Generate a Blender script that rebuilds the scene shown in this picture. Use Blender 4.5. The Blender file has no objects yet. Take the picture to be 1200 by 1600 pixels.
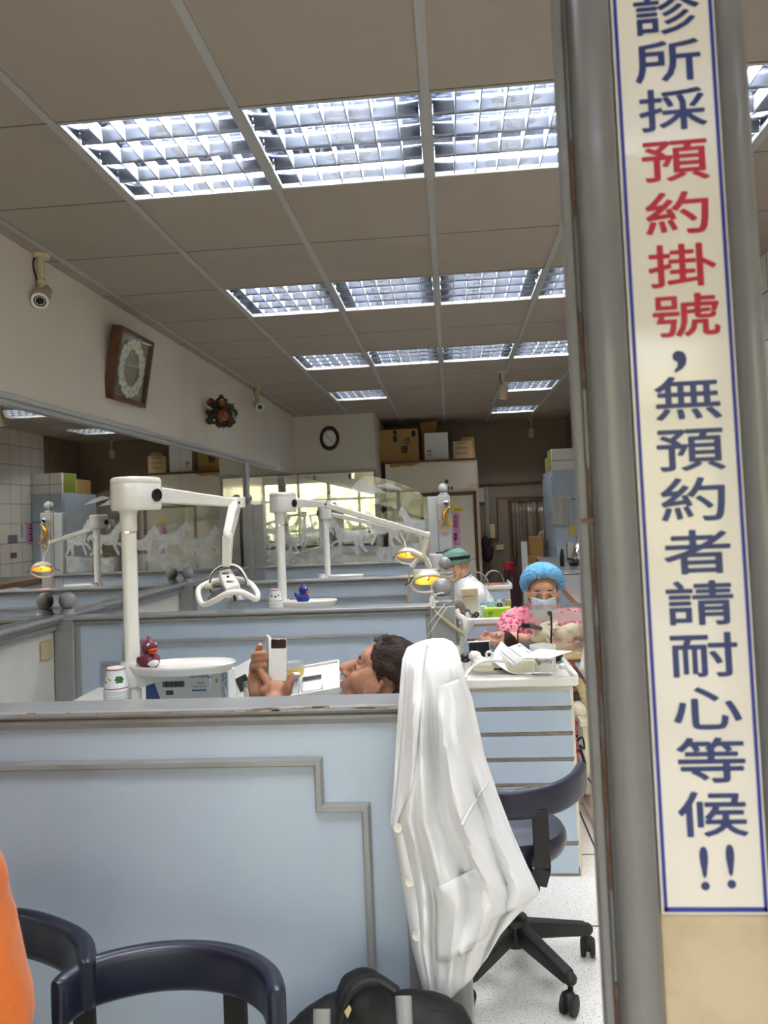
import bpy, math, random
from mathutils import Vector, Matrix, noise
from mathutils.geometry import tessellate_polygon
random.seed(7)
scene = bpy.context.scene
col = scene.collection
PI = math.pi

# ------------------------------------------------------------------ camera
F, CX, CY, EYE = 1227.66, 600.0, 752.34, 1.40
RGT = Vector((0.99556672, 0.08408504, -0.04214996))
DWN = Vector((-0.04564015, 0.04002603, -0.99815575))
FWD = Vector((-0.08224287, 0.99565437, 0.04368624))
cam_data = bpy.data.cameras.new('camera')
cam = bpy.data.objects.new('camera', cam_data)
col.objects.link(cam)
m = Matrix((RGT, -DWN, -FWD)).transposed().to_4x4()
m.translation = (0, 0, EYE)
cam.matrix_world = m
cam_data.sensor_fit = 'VERTICAL'
cam_data.sensor_height = 36.0
cam_data.sensor_width = 27.0
cam_data.lens = F / 1600 * 36.0
cam_data.shift_y = -(800 - CY) / 1600
cam_data.clip_start = 0.02
cam_data.dof.use_dof = True
cam_data.dof.focus_distance = 2.6
cam_data.dof.aperture_fstop = 7.0
scene.camera = cam

# ------------------------------------------------------------------ world, sun, exposure
scene.view_settings.view_transform = 'Standard'
scene.view_settings.look = 'None'
scene.view_settings.gamma = 1.0
scene.view_settings.use_curve_mapping = False
scene.view_settings.exposure = 0.72
W_SKY = (0.84, 0.91, 1.0)
W_STRENGTH = 3.9
TUBE_POWER = 54.0
world = bpy.data.worlds.new('overcast_sky')
scene.world = world
world.use_nodes = True
bg = world.node_tree.nodes['Background']
bg.inputs[0].default_value = (*W_SKY, 1)
bg.inputs[1].default_value = W_STRENGTH
sun_d = bpy.data.lights.new('sun', 'SUN')
sun_d.energy = 5.0
sun_d.angle = 0.02
sun_d.color = (1.0, 0.95, 0.82)
sun = bpy.data.objects.new('sun', sun_d)
sun.rotation_euler = (math.radians(-42), math.radians(12), 0)   # high, shining away from the shop onto the trees opposite
sun.location = (0, 6, 9)
col.objects.link(sun)
scene.cycles.max_bounces = 10
scene.cycles.diffuse_bounces = 5
scene.cycles.glossy_bounces = 6
scene.cycles.transmission_bounces = 8
scene.cycles.transparent_max_bounces = 12
scene.cycles.sample_clamp_indirect = 6.0
scene.cycles.caustics_reflective = False
scene.cycles.caustics_refractive = False
scene.cycles.use_denoising = True


def ray(px, py):
    return RGT * ((px - CX) / F) + DWN * ((py - CY) / F) + FWD


def at(px, py, Y):
    """a place at depth Y seen in the given direction"""
    r = ray(px, py)
    r = r * (Y / r.y)
    return Vector((r.x, Y, r.z + EYE))


def atz(px, py, Z):
    r = ray(px, py)
    r = r * ((Z - EYE) / r.z)
    return Vector((r.x, r.y, Z))


def atx(px, py, X):
    r = ray(px, py)
    r = r * (X / r.x)
    return Vector((X, r.y, r.z + EYE))


# ------------------------------------------------------------------ materials
def srgb(h):
    if isinstance(h, str):
        h = h.lstrip('#')
        c = [int(h[i:i + 2], 16) / 255 for i in (0, 2, 4)]
    else:
        c = [v / 255 for v in h]
    return tuple(v / 12.92 if v <= 0.04045 else ((v + 0.055) / 1.055) ** 2.4 for v in c)


def N(nt, typ, **kw):
    n = nt.nodes.new(typ)
    for k, v in kw.items():
        setattr(n, k, v)
    return n


def mat(name, rgb, rough=0.5, metal=0.0, var=None, bump=None, coat=0.0, trans=0.0, ior=1.45, emit=None, alpha=1.0, sss=0.0, spec=0.5, sheen=0.0):
    """principled material; var = (scale, rgb2, lo, hi) mixes in a second colour by noise; bump = (scale, strength)"""
    M_ = bpy.data.materials.new(name)
    M_.use_nodes = True
    nt = M_.node_tree
    b = nt.nodes['Principled BSDF']
    b.inputs['Base Color'].default_value = (*srgb(rgb), 1)
    b.inputs['Roughness'].default_value = rough
    b.inputs['Metallic'].default_value = metal
    b.inputs['Coat Weight'].default_value = coat
    b.inputs['Coat Roughness'].default_value = 0.08
    b.inputs['Transmission Weight'].default_value = trans
    b.inputs['IOR'].default_value = ior
    b.inputs['Alpha'].default_value = alpha
    b.inputs['Specular IOR Level'].default_value = spec
    b.inputs['Sheen Weight'].default_value = sheen
    if sss:
        b.inputs['Subsurface Weight'].default_value = sss
        b.inputs['Subsurface Radius'].default_value = (0.012, 0.005, 0.003)
        b.inputs['Subsurface Scale'].default_value = 1.0
    if emit:
        b.inputs['Emission Color'].default_value = (*srgb(emit[0]), 1)
        b.inputs['Emission Strength'].default_value = emit[1]
    tc = N(nt, 'ShaderNodeTexCoord')
    if var:
        nz = N(nt, 'ShaderNodeTexNoise')
        nz.inputs['Scale'].default_value = var[0]
        nz.inputs['Detail'].default_value = 6
        nz.inputs['Roughness'].default_value = 0.65
        nt.links.new(tc.outputs['Object'], nz.inputs['Vector'])
        mr = N(nt, 'ShaderNodeMapRange')
        mr.inputs['From Min'].default_value = var[2]
        mr.inputs['From Max'].default_value = var[3]
        nt.links.new(nz.outputs['Fac'], mr.inputs['Value'])
        mx = N(nt, 'ShaderNodeMix', data_type='RGBA')
        mx.inputs['A'].default_value = (*srgb(rgb), 1)
        mx.inputs['B'].default_value = (*srgb(var[1]), 1)
        nt.links.new(mr.outputs['Result'], mx.inputs['Factor'])
        nt.links.new(mx.outputs['Result'], b.inputs['Base Color'])
    if bump:
        nb = N(nt, 'ShaderNodeTexNoise')
        nb.inputs['Scale'].default_value = bump[0]
        nb.inputs['Detail'].default_value = 4
        nt.links.new(tc.outputs['Object'], nb.inputs['Vector'])
        bp = N(nt, 'ShaderNodeBump')
        bp.inputs['Strength'].default_value = bump[1]
        bp.inputs['Distance'].default_value = 0.01
        nt.links.new(nb.outputs['Fac'], bp.inputs['Height'])
        nt.links.new(bp.outputs['Normal'], b.inputs['Normal'])
    return M_


M = {}
M['wall'] = mat('cream_wall_paint', (212, 204, 189), 0.75, var=(1.3, (198, 189, 173), 0.5, 0.85), bump=(40, 0.05))
M['wall_white'] = mat('off_white_wall', (214, 211, 203), 0.6, var=(3, (200, 195, 184), 0.5, 0.9))
M['wall_dark'] = mat('grey_brown_wall_paint', (128, 114, 98), 0.8, var=(1.5, (110, 97, 84), 0.5, 0.85))
M['ceil'] = mat('ceiling_board', (153, 141, 127), 0.85, var=(1.1, (142, 130, 115), 0.5, 0.8), bump=(60, 0.03))
M['tbar'] = mat('grey_ceiling_bar', (158, 156, 150), 0.5)
M['tbar_thin'] = mat('thin_ceiling_joint', (92, 88, 82), 0.6)
M['dark_gap'] = mat('dark_gap', (40, 38, 35), 0.9)
M['blue'] = mat('pale_blue_laminate', (180, 194, 210), 0.33, var=(5, (174, 188, 204), 0.45, 0.8))
M['grey'] = mat('grey_gloss_paint', (148, 148, 148), 0.28, var=(9, (134, 133, 132), 0.45, 0.8), coat=0.3)
M['grey_pale'] = mat('pale_grey_paint', (172, 172, 170), 0.4)
M['chip'] = mat('chipped_brown_wood', (158, 140, 116), 0.8, var=(60, (120, 98, 76), 0.4, 0.7))
M['enamel'] = mat('white_enamel', (240, 237, 229), 0.18, coat=0.5, var=(4, (224, 220, 208), 0.5, 0.8))
M['enamel_beige'] = mat('beige_enamel', (222, 214, 190), 0.3, coat=0.3)
M['white'] = mat('white_plastic', (232, 231, 227), 0.4)
M['white_paper'] = mat('white_paper', (234, 234, 232), 0.8)
M['black'] = mat('black_plastic', (22, 22, 24), 0.35)
M['rubber'] = mat('black_rubber', (26, 25, 25), 0.65)
M['navy'] = mat('navy_vinyl', (17, 22, 42), 0.38, bump=(180, 0.05), coat=0.15)
M['black_metal'] = mat('black_painted_metal', (24, 23, 23), 0.5, var=(30, (52, 40, 32), 0.6, 0.85))
M['chrome'] = mat('chrome', (215, 215, 215), 0.12, metal=1.0)
M['steel'] = mat('brushed_steel', (170, 170, 168), 0.32, metal=1.0)
M['mirror'] = mat('mirror_silver', (238, 236, 229), 0.015, metal=1.0)
M['reflector'] = mat('polished_aluminium_reflector', (165, 170, 182), 0.10, metal=1.0)
M['louver'] = mat('bright_louver_aluminium', (140, 145, 156), 0.18, metal=0.85)
M['blade'] = mat('white_louver_blade', (160, 163, 170), 0.35)
M['cardboard'] = mat('brown_cardboard', (176, 140, 84), 0.8, var=(12, (160, 124, 72), 0.4, 0.8))
M['cardboard_pale'] = mat('pale_cardboard', (196, 168, 126), 0.8, var=(12, (178, 150, 108), 0.4, 0.8))
M['wood'] = mat('brown_wood', (92, 58, 36), 0.5, var=(14, (70, 42, 26), 0.4, 0.7))
M['wood_edge'] = mat('warm_wood_edging', (142, 96, 60), 0.5, var=(20, (120, 78, 46), 0.4, 0.7))
M['ply'] = mat('cream_painted_plywood', (216, 208, 190), 0.55, var=(2, (204, 194, 172), 0.5, 0.8))
M['ink'] = mat('dark_ink', (34, 34, 40), 0.7)
M['cloth_white'] = mat('white_cotton', (238, 236, 232), 0.85, bump=(700, 0.12), sheen=0.2)
M['coat'] = mat('white_coat_cotton', (236, 236, 237), 0.8, bump=(900, 0.06), sheen=0.2)
M['towel'] = mat('white_terry_towel', (196, 192, 184), 0.95, bump=(300, 0.6), sheen=0.3)
M['orange_cloth'] = mat('orange_cotton', (196, 98, 22), 0.8, var=(6, (172, 80, 14), 0.5, 0.8), bump=(300, 0.15), sheen=0.2)
M['skin'] = mat('tanned_skin', (178, 126, 98), 0.5, var=(26, (146, 94, 72), 0.52, 0.8), bump=(220, 0.12), sss=0.12)
M['skin_pale'] = mat('pale_skin', (206, 156, 126), 0.5, var=(14, (190, 136, 108), 0.5, 0.8), sss=0.12)
M['hair'] = mat('dark_brown_hair', (40, 27, 20), 0.6, var=(70, (66, 46, 36), 0.5, 0.8), bump=(120, 0.25), spec=0.2)
M['brass'] = mat('gold_metal', (214, 160, 60), 0.3, metal=0.9)
M['yellow'] = mat('yellow_plastic', (222, 196, 92), 0.4)
M['glove'] = mat('cream_latex', (232, 222, 196), 0.5, bump=(120, 0.2))
M['backpack'] = mat('black_nylon', (16, 16, 18), 0.6, bump=(500, 0.15))
M['webbing'] = mat('grey_webbing_strap', (160, 160, 158), 0.8, bump=(700, 0.4))
M['bonnet'] = mat('blue_bouffant_fabric', (104, 174, 222), 0.7, var=(18, (140, 200, 240), 0.45, 0.75), bump=(60, 0.7))
M['mask'] = mat('pale_blue_mask_fabric', (196, 216, 228), 0.75, bump=(90, 0.3))
M['green_cap'] = mat('surgical_green_cotton', (108, 146, 130), 0.8, bump=(60, 0.3))
M['plaster'] = mat('cream_plaster', (214, 208, 182), 0.85, var=(8, (182, 176, 150), 0.5, 0.75), bump=(40, 0.5))
M['lime'] = mat('lime_carton', (168, 202, 52), 0.55)
M['amber'] = mat('amber_bottle_glass', (46, 20, 10), 0.1, coat=0.5)
M['red_bag'] = mat('red_plastic_bag', (150, 20, 28), 0.35, bump=(20, 0.8))
M['purple_cloth'] = mat('dark_plum_cloth', (44, 28, 40), 0.9, bump=(30, 0.5))
M['pink_paper'] = mat('pink_paper', (222, 150, 196), 0.8)
M['yellow_paper'] = mat('yellow_sticker', (226, 208, 60), 0.7)
M['sign'] = mat('sign_board_ivory', (210, 203, 192), 0.12, coat=0.6)
M['sign_navy'] = mat('sign_navy_ink', (32, 44, 92), 0.3)
M['sign_blue'] = mat('sign_blue_border', (26, 34, 130), 0.3)
M['sign_red'] = mat('sign_red_ink', (160, 18, 42), 0.3)
M['beige_panel'] = mat('beige_stone_panel', (184, 166, 138), 0.35, var=(9, (168, 146, 112), 0.42, 0.75))
M['jamb'] = mat('grey_metal_jamb', (108, 106, 104), 0.28, var=(3.5, (90, 88, 86), 0.45, 0.8), coat=0.3)
M['rust'] = mat('rust_stain', (96, 68, 48), 0.8, var=(40, (122, 112, 104), 0.45, 0.65))
M['lampshade_glow'] = mat('glow_tinted_lamp_reflector', (252, 206, 110), 0.3, metal=0.2)  # amber glow of the lit bulb put into the reflector's colour
M['bulb'] = mat('lit_halogen_bulb', (255, 190, 70), 0.3, emit=((255, 196, 96), 13.0))
M['tube'] = mat('lit_fluorescent_tube', (250, 252, 255), 0.3, emit=((242, 246, 252), TUBE_POWER))
M['screen'] = mat('dark_screen', (18, 20, 26), 0.12, coat=0.5)
M['maroon'] = mat('maroon_duck_vinyl', (112, 44, 62), 0.4, var=(30, (96, 36, 52), 0.45, 0.7))
M['duck_blue'] = mat('blue_duck_vinyl', (30, 48, 128), 0.35)
M['beak'] = mat('orange_vinyl', (226, 92, 34), 0.4)
M['leaf'] = mat('dark_green_leaf', (52, 58, 38), 0.7, var=(30, (70, 50, 34), 0.45, 0.7))
M['petal'] = mat('burnt_orange_petal', (150, 86, 42), 0.75, var=(40, (92, 40, 26), 0.35, 0.7))
M['shell'] = mat('ivory_shell', (252, 248, 232), 0.4)
M['frame_wood'] = mat('walnut_frame', (96, 62, 42), 0.45, var=(20, (74, 46, 30), 0.4, 0.7))
M['clock_frame'] = mat('dark_maroon_wood', (58, 30, 26), 0.35)
M['cream'] = mat('cream_plastic', (206, 190, 150), 0.5)
M['cctv'] = mat('aged_ivory_plastic', (190, 178, 148), 0.5)
M['street_leaf'] = mat('sunlit_leaf', (206, 200, 140), 0.7, var=(2, (240, 236, 208), 0.38, 0.58))
M['pave'] = mat('street_pavement', (150, 150, 146), 0.9)
M['strap'] = mat('beige_elastic_strap', (186, 172, 128), 0.8)
M['teal'] = mat('teal_plastic', (96, 150, 158), 0.5)
M['pink_skin_screen'] = mat('cool_grey_plastic', (120, 124, 130), 0.3)
M['box_print'] = mat('blue_print', (70, 90, 150), 0.6)
M['floral'] = mat('pink_floral_cotton', (222, 132, 150), 0.85)
M['flower_red'] = mat('crimson_print', (196, 40, 72), 0.85)


def glass_mat(name, rgb=(1, 1, 1), tint=0.0, gloss_rough=0.02, ior=1.45):
    M_ = bpy.data.materials.new(name)
    M_.use_nodes = True
    nt = M_.node_tree
    nt.nodes.clear()
    out = N(nt, 'ShaderNodeOutputMaterial')
    tr = N(nt, 'ShaderNodeBsdfTransparent')
    tr.inputs[0].default_value = (*rgb, 1)
    gl = N(nt, 'ShaderNodeBsdfGlossy')
    gl.inputs['Roughness'].default_value = gloss_rough
    lw = N(nt, 'ShaderNodeLayerWeight')
    pw = N(nt, 'ShaderNodeMath', operation='POWER')
    nt.links.new(lw.outputs['Facing'], pw.inputs[0])
    pw.inputs[1].default_value = 5.0
    fr = N(nt, 'ShaderNodeMath', operation='MULTIPLY_ADD')
    nt.links.new(pw.outputs[0], fr.inputs[0])
    fr.inputs[1].default_value = 0.90
    fr.inputs[2].default_value = 0.035
    mx = N(nt, 'ShaderNodeMixShader')
    nt.links.new(fr.outputs[0], mx.inputs[0])
    nt.links.new(tr.outputs[0], mx.inputs[1])
    nt.links.new(gl.outputs[0], mx.inputs[2])
    last = mx
    if tint > 0:
        df = N(nt, 'ShaderNodeBsdfDiffuse')
        df.inputs[0].default_value = (0.8, 0.8, 0.78, 1)
        m2 = N(nt, 'ShaderNodeMixShader')
        m2.inputs[0].default_value = tint
        nt.links.new(mx.outputs[0], m2.inputs[1])
        nt.links.new(df.outputs[0], m2.inputs[2])
        last = m2
    nt.links.new(last.outputs[0], out.inputs[0])
    return M_


M['glass'] = glass_mat('clear_glass', (0.95, 0.97, 0.96))
M['acrylic'] = glass_mat('scuffed_clear_acrylic', (0.95, 0.94, 0.92), 0.05, 0.08)
M['visor'] = glass_mat('frosted_face_shield', (0.9, 0.9, 0.9), 0.82, 0.2)
M['cover'] = glass_mat('clear_splash_cover', (0.9, 0.92, 0.93), 0.12, 0.05)
M['pale_plastic'] = glass_mat('translucent_plastic', (0.88, 0.9, 0.9), 0.28, 0.15)


def frost_mat(name, fac, noise_scale=None):
    M_ = bpy.data.materials.new(name)
    M_.use_nodes = True
    nt = M_.node_tree
    nt.nodes.clear()
    out = N(nt, 'ShaderNodeOutputMaterial')
    tr = N(nt, 'ShaderNodeBsdfTransparent')
    df = N(nt, 'ShaderNodeBsdfDiffuse')
    df.inputs[0].default_value = (0.80, 0.81, 0.79, 1)
    tl = N(nt, 'ShaderNodeBsdfTranslucent')
    tl.inputs[0].default_value = (0.80, 0.81, 0.79, 1)
    a = N(nt, 'ShaderNodeMixShader')
    a.inputs[0].default_value = 0.45
    nt.links.new(df.outputs[0], a.inputs[1])
    nt.links.new(tl.outputs[0], a.inputs[2])
    mx = N(nt, 'ShaderNodeMixShader')
    mx.inputs[0].default_value = fac
    nt.links.new(tr.outputs[0], mx.inputs[1])
    nt.links.new(a.outputs[0], mx.inputs[2])
    tc = N(nt, 'ShaderNodeTexCoord')
    nz = N(nt, 'ShaderNodeTexNoise')
    nz.inputs['Scale'].default_value = noise_scale or 22
    nz.inputs['Detail'].default_value = 3
    nt.links.new(tc.outputs['Object'], nz.inputs['Vector'])
    mr = N(nt, 'ShaderNodeMapRange')
    mr.inputs['From Min'].default_value = 0.35
    mr.inputs['From Max'].default_value = 0.68
    mr.inputs['To Min'].default_value = fac * (0.1 if noise_scale else 0.75)
    mr.inputs['To Max'].default_value = fac
    nt.links.new(nz.outputs['Fac'], mr.inputs['Value'])
    nt.links.new(mr.outputs['Result'], mx.inputs[0])
    nt.links.new(mx.outputs[0], out.inputs[0])
    return M_


M['etch'] = frost_mat('sandblasted_etching', 0.62)
M['mist'] = frost_mat('sandblasted_mist', 0.55, 5.0)
M['peak'] = frost_mat('sandblasted_peak', 0.40)


def math_node(nt, op, a, b=None):
    n = N(nt, 'ShaderNodeMath', operation=op)
    for i, v in enumerate((a, b)):
        if v is None:
            continue
        if isinstance(v, (int, float)):
            n.inputs[i].default_value = v
        else:
            nt.links.new(v, n.inputs[i])
    return n.outputs[0]


def floor_material():
    M_ = mat('speckled_vinyl_floor', (206, 204, 196), 0.35, coat=0.15)
    nt = M_.node_tree
    b = nt.nodes['Principled BSDF']
    tc = N(nt, 'ShaderNodeTexCoord')
    sep = N(nt, 'ShaderNodeSeparateXYZ')
    nt.links.new(tc.outputs['Object'], sep.inputs[0])
    nz = N(nt, 'ShaderNodeTexNoise')
    nz.inputs['Scale'].default_value = 190
    nz.inputs['Detail'].default_value = 2
    nt.links.new(tc.outputs['Object'], nz.inputs['Vector'])
    r = N(nt, 'ShaderNodeMapRange')
    r.inputs['From Min'].default_value = 0.60
    r.inputs['From Max'].default_value = 0.66
    nt.links.new(nz.outputs['Fac'], r.inputs['Value'])
    mx = N(nt, 'ShaderNodeMix', data_type='RGBA')
    mx.inputs['A'].default_value = (*srgb((248, 245, 238)), 1)
    mx.inputs['B'].default_value = (*srgb((150, 145, 134)), 1)
    nt.links.new(r.outputs['Result'], mx.inputs['Factor'])

    def line(out, offs):
        t = math_node(nt, 'SUBTRACT', out, offs)
        t = math_node(nt, 'DIVIDE', t, 0.553)
        t = math_node(nt, 'FRACT', t)
        t = math_node(nt, 'SUBTRACT', t, 0.5)
        t = math_node(nt, 'ABSOLUTE', t)
        return math_node(nt, 'GREATER_THAN', t, 0.5 - 0.0075)
    l1 = line(sep.outputs['X'], 0.53)
    l2 = line(sep.outputs['Y'], 2.737)
    l = math_node(nt, 'MAXIMUM', l1, l2)
    m2 = N(nt, 'ShaderNodeMix', data_type='RGBA')
    nt.links.new(l, m2.inputs['Factor'])
    nt.links.new(mx.outputs['Result'], m2.inputs['A'])
    m2.inputs['B'].default_value = (*srgb((22, 22, 24)), 1)
    nt.links.new(m2.outputs['Result'], b.inputs['Base Color'])
    return M_


def tile_material():
    M_ = mat('white_glazed_wall_tile', (208, 202, 194), 0.2, coat=0.3)
    nt = M_.node_tree
    b = nt.nodes['Principled BSDF']
    tc = N(nt, 'ShaderNodeTexCoord')
    mp = N(nt, 'ShaderNodeMapping')
    mp.inputs['Rotation'].default_value = (0, 0, 0)
    sep = N(nt, 'ShaderNodeSeparateXYZ')
    cmb = N(nt, 'ShaderNodeCombineXYZ')
    nt.links.new(tc.outputs['Object'], sep.inputs[0])
    nt.links.new(sep.outputs['Y'], cmb.inputs['X'])
    nt.links.new(sep.outputs['Z'], cmb.inputs['Y'])
    br = N(nt, 'ShaderNodeTexBrick')
    br.offset = 0.0
    br.inputs['Color1'].default_value = (*srgb((240, 234, 226)), 1)
    br.inputs['Color2'].default_value = (*srgb((234, 227, 218)), 1)
    br.inputs['Mortar'].default_value = (*srgb((132, 122, 112)), 1)
    br.inputs['Scale'].default_value = 1.0
    br.inputs['Mortar Size'].default_value = 0.004
    br.inputs['Brick Width'].default_value = 0.25
    br.inputs['Row Height'].default_value = 0.25
    nt.links.new(cmb.outputs[0], br.inputs['Vector'])
    nt.links.new(br.outputs['Color'], b.inputs['Base Color'])
    return M_


def floral_material():
    M_ = mat('pink_floral_scrub', (224, 140, 156), 0.85, bump=(200, 0.1))
    nt = M_.node_tree
    b = nt.nodes['Principled BSDF']
    tc = N(nt, 'ShaderNodeTexCoord')
    vo = N(nt, 'ShaderNodeTexVoronoi')
    vo.inputs['Scale'].default_value = 34
    nt.links.new(tc.outputs['Object'], vo.inputs['Vector'])
    cr = N(nt, 'ShaderNodeValToRGB')
    e = cr.color_ramp.elements
    e[0].position = 0.0
    e[0].color = (*srgb((196, 30, 66)), 1)
    e[1].position = 1.0
    e[1].color = (*srgb((226, 150, 162)), 1)
    x = e.new(0.36)
    x.color = (*srgb((206, 62, 92)), 1)
    x = e.new(0.50)
    x.color = (*srgb((232, 150, 164)), 1)
    nt.links.new(vo.outputs['Distance'], cr.inputs[0])
    nz = N(nt, 'ShaderNodeTexNoise')
    nz.inputs['Scale'].default_value = 34
    nz.inputs['Detail'].default_value = 3
    nt.links.new(tc.outputs['Object'], nz.inputs['Vector'])
    r = N(nt, 'ShaderNodeMapRange')
    r.inputs['From Min'].default_value = 0.60
    r.inputs['From Max'].default_value = 0.64
    nt.links.new(nz.outputs['Fac'], r.inputs['Value'])
    mx = N(nt, 'ShaderNodeMix', data_type='RGBA')
    mx.inputs['B'].default_value = (*srgb((70, 78, 96)), 1)
    nt.links.new(r.outputs['Result'], mx.inputs['Factor'])
    nt.links.new(cr.outputs['Color'], mx.inputs['A'])
    nt.links.new(mx.outputs['Result'], b.inputs['Base Color'])
    return M_


M['floor'] = floor_material()
M['tile'] = tile_material()
M['floral'] = floral_material()


# ------------------------------------------------------------------ mesh builder
def rot_to(d, up=Vector((0, 0, 1))):
    """matrix whose z axis runs along d"""
    z = Vector(d).normalized()
    u = up if abs(z.dot(up)) < 0.98 else Vector((0, 1, 0))
    x = u.cross(z).normalized()
    y = z.cross(x)
    return Matrix((x, y, z)).transposed()


class MB:
    def __init__(s):
        s.v, s.f, s.mi = [], [], []

    def add(s, vs, fs, mi=0, mtx=None):
        o = len(s.v)
        for p in vs:
            s.v.append(mtx @ Vector(p) if mtx is not None else Vector(p))
        for f in fs:
            s.f.append([i + o for i in f])
            s.mi.append(mi)
        return s

    def box(s, c, d, rot=None, mi=0):
        c = Vector(c)
        x, y, z = d[0] / 2, d[1] / 2, d[2] / 2
        vs = [Vector(p) for p in ((-x, -y, -z), (x, -y, -z), (x, y, -z), (-x, y, -z), (-x, -y, z), (x, -y, z), (x, y, z), (-x, y, z))]
        if rot is not None:
            vs = [rot @ p for p in vs]
        return s.add([p + c for p in vs], [(0, 3, 2, 1), (4, 5, 6, 7), (0, 1, 5, 4), (1, 2, 6, 5), (2, 3, 7, 6), (3, 0, 4, 7)], mi)

    def span(s, a, b, mi=0):
        a, b = Vector(a), Vector(b)
        return s.box((a + b) / 2, [abs(v) for v in (b - a)], None, mi)

    def bar(s, p, q, w, h, mi=0, up=Vector((0, 0, 1)), w2=None, h2=None):
        """box beam from p to q, w across, h along up"""
        p, q = Vector(p), Vector(q)
        R = rot_to(q - p, up)
        w2 = w if w2 is None else w2
        h2 = h if h2 is None else h2
        vs = []
        for c, a, b in ((p, w, h), (q, w2, h2)):
            for sx, sy in ((-1, -1), (1, -1), (1, 1), (-1, 1)):
                vs.append(c + R @ Vector((sx * a / 2, sy * b / 2, 0)))
        return s.add(vs, [(0, 3, 2, 1), (4, 5, 6, 7), (0, 1, 5, 4), (1, 2, 6, 5), (2, 3, 7, 6), (3, 0, 4, 7)], mi)

    def tube(s, pts, r, n=10, mi=0, closed=False, flat=1.0):
        pts = [Vector(p) for p in pts]
        k = len(pts)
        rs = r if isinstance(r, (list, tuple)) else [r] * k
        tang = []
        for i in range(k):
            if closed:
                t = pts[(i + 1) % k] - pts[i - 1]
            else:
                t = pts[min(i + 1, k - 1)] - pts[max(i - 1, 0)]
            tang.append(t.normalized())
        ref = Vector((0, 0, 1)) if abs(tang[0].z) < 0.9 else Vector((1, 0, 0))
        x = ref.cross(tang[0]).normalized()
        vs, fs = [], []
        for i in range(k):
            x = (x - tang[i] * x.dot(tang[i])).normalized()
            y = tang[i].cross(x)
            for j in range(n):
                a = 2 * PI * j / n
                vs.append(pts[i] + (x * math.cos(a) + y * math.sin(a) * flat) * rs[i])
        for i in range(k if closed else k - 1):
            i2 = (i + 1) % k
            for j in range(n):
                j2 = (j + 1) % n
                fs.append((i * n + j, i * n + j2, i2 * n + j2, i2 * n + j))
        if not closed:
            fs.append(tuple(range(n - 1, -1, -1)))
            fs.append(tuple((k - 1) * n + j for j in range(n)))
        return s.add(vs, fs, mi)

    def lathe(s, prof, n=24, c=(0, 0, 0), axis=(0, 0, 1), mi=0, sx=1.0, sy=1.0, caps=True):
        R = rot_to(axis)
        c = Vector(c)
        vs, fs = [], []
        k = len(prof)
        for r, z in prof:
            for j in range(n):
                a = 2 * PI * j / n
                vs.append(c + R @ Vector((r * math.cos(a) * sx, r * math.sin(a) * sy, z)))
        for i in range(k - 1):
            for j in range(n):
                j2 = (j + 1) % n
                fs.append((i * n + j, i * n + j2, (i + 1) * n + j2, (i + 1) * n + j))
        if caps and prof[0][0] > 1e-5:
            fs.append(tuple(range(n - 1, -1, -1)))
        if caps and prof[-1][0] > 1e-5:
            fs.append(tuple((k - 1) * n + j for j in range(n)))
        return s.add(vs, fs, mi)

    def ball(s, c, r, nu=20, nv=12, rot=None, mi=0):
        c = Vector(c)
        if isinstance(r, (int, float)):
            r = (r, r, r)
        vs, fs = [], []
        vs.append(Vector((0, 0, -r[2])))
        for i in range(1, nv):
            t = -PI / 2 + PI * i / nv
            for j in range(nu):
                a = 2 * PI * j / nu
                vs.append(Vector((r[0] * math.cos(t) * math.cos(a), r[1] * math.cos(t) * math.sin(a), r[2] * math.sin(t))))
        vs.append(Vector((0, 0, r[2])))
        for j in range(nu):
            j2 = (j + 1) % nu
            fs.append((0, 1 + j2, 1 + j))
            for i in range(nv - 2):
                b = 1 + i * nu
                fs.append((b + j, b + j2, b + nu + j2, b + nu + j))
            fs.append((len(vs) - 1, 1 + (nv - 2) * nu + j, 1 + (nv - 2) * nu + j2))
        if rot is not None:
            vs = [rot @ p for p in vs]
        return s.add([p + c for p in vs], fs, mi)

    def prism(s, poly, h, mtx=None, mi=0):
        """polygon in xy pushed along z from 0 to h"""
        n = len(poly)
        area = sum(poly[i][0] * poly[(i + 1) % n][1] - poly[(i + 1) % n][0] * poly[i][1] for i in range(n))
        if area < 0:
            poly = poly[::-1]
        tris = tessellate_polygon([[Vector((p[0], p[1], 0)) for p in poly]])
        vs = [(p[0], p[1], 0) for p in poly] + [(p[0], p[1], h) for p in poly]
        fs = []
        for t in tris:
            a, b, c = [Vector((*poly[i], 0)) for i in t]
            if (b - a).cross(c - a).z < 0:
                t = t[::-1]
            fs.append(tuple(t[::-1]))
            fs.append(tuple(i + n for i in t))
        for i in range(n):
            j = (i + 1) % n
            fs.append((i, j, j + n, i + n))
        return s.add(vs, fs, mi, mtx)

    def grid(s, fn, nu, nv, mi=0, keep=None, closed_u=False):
        vs = [fn(i / nu, j / nv) for j in range(nv + 1) for i in range(nu + 1)]
        fs = []
        for j in range(nv):
            for i in range(nu):
                if keep is None or keep((i + .5) / nu, (j + .5) / nv):
                    a = j * (nu + 1) + i
                    fs.append((a, a + 1, a + nu + 2, a + nu + 1))
        return s.add(vs, fs, mi)

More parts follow.
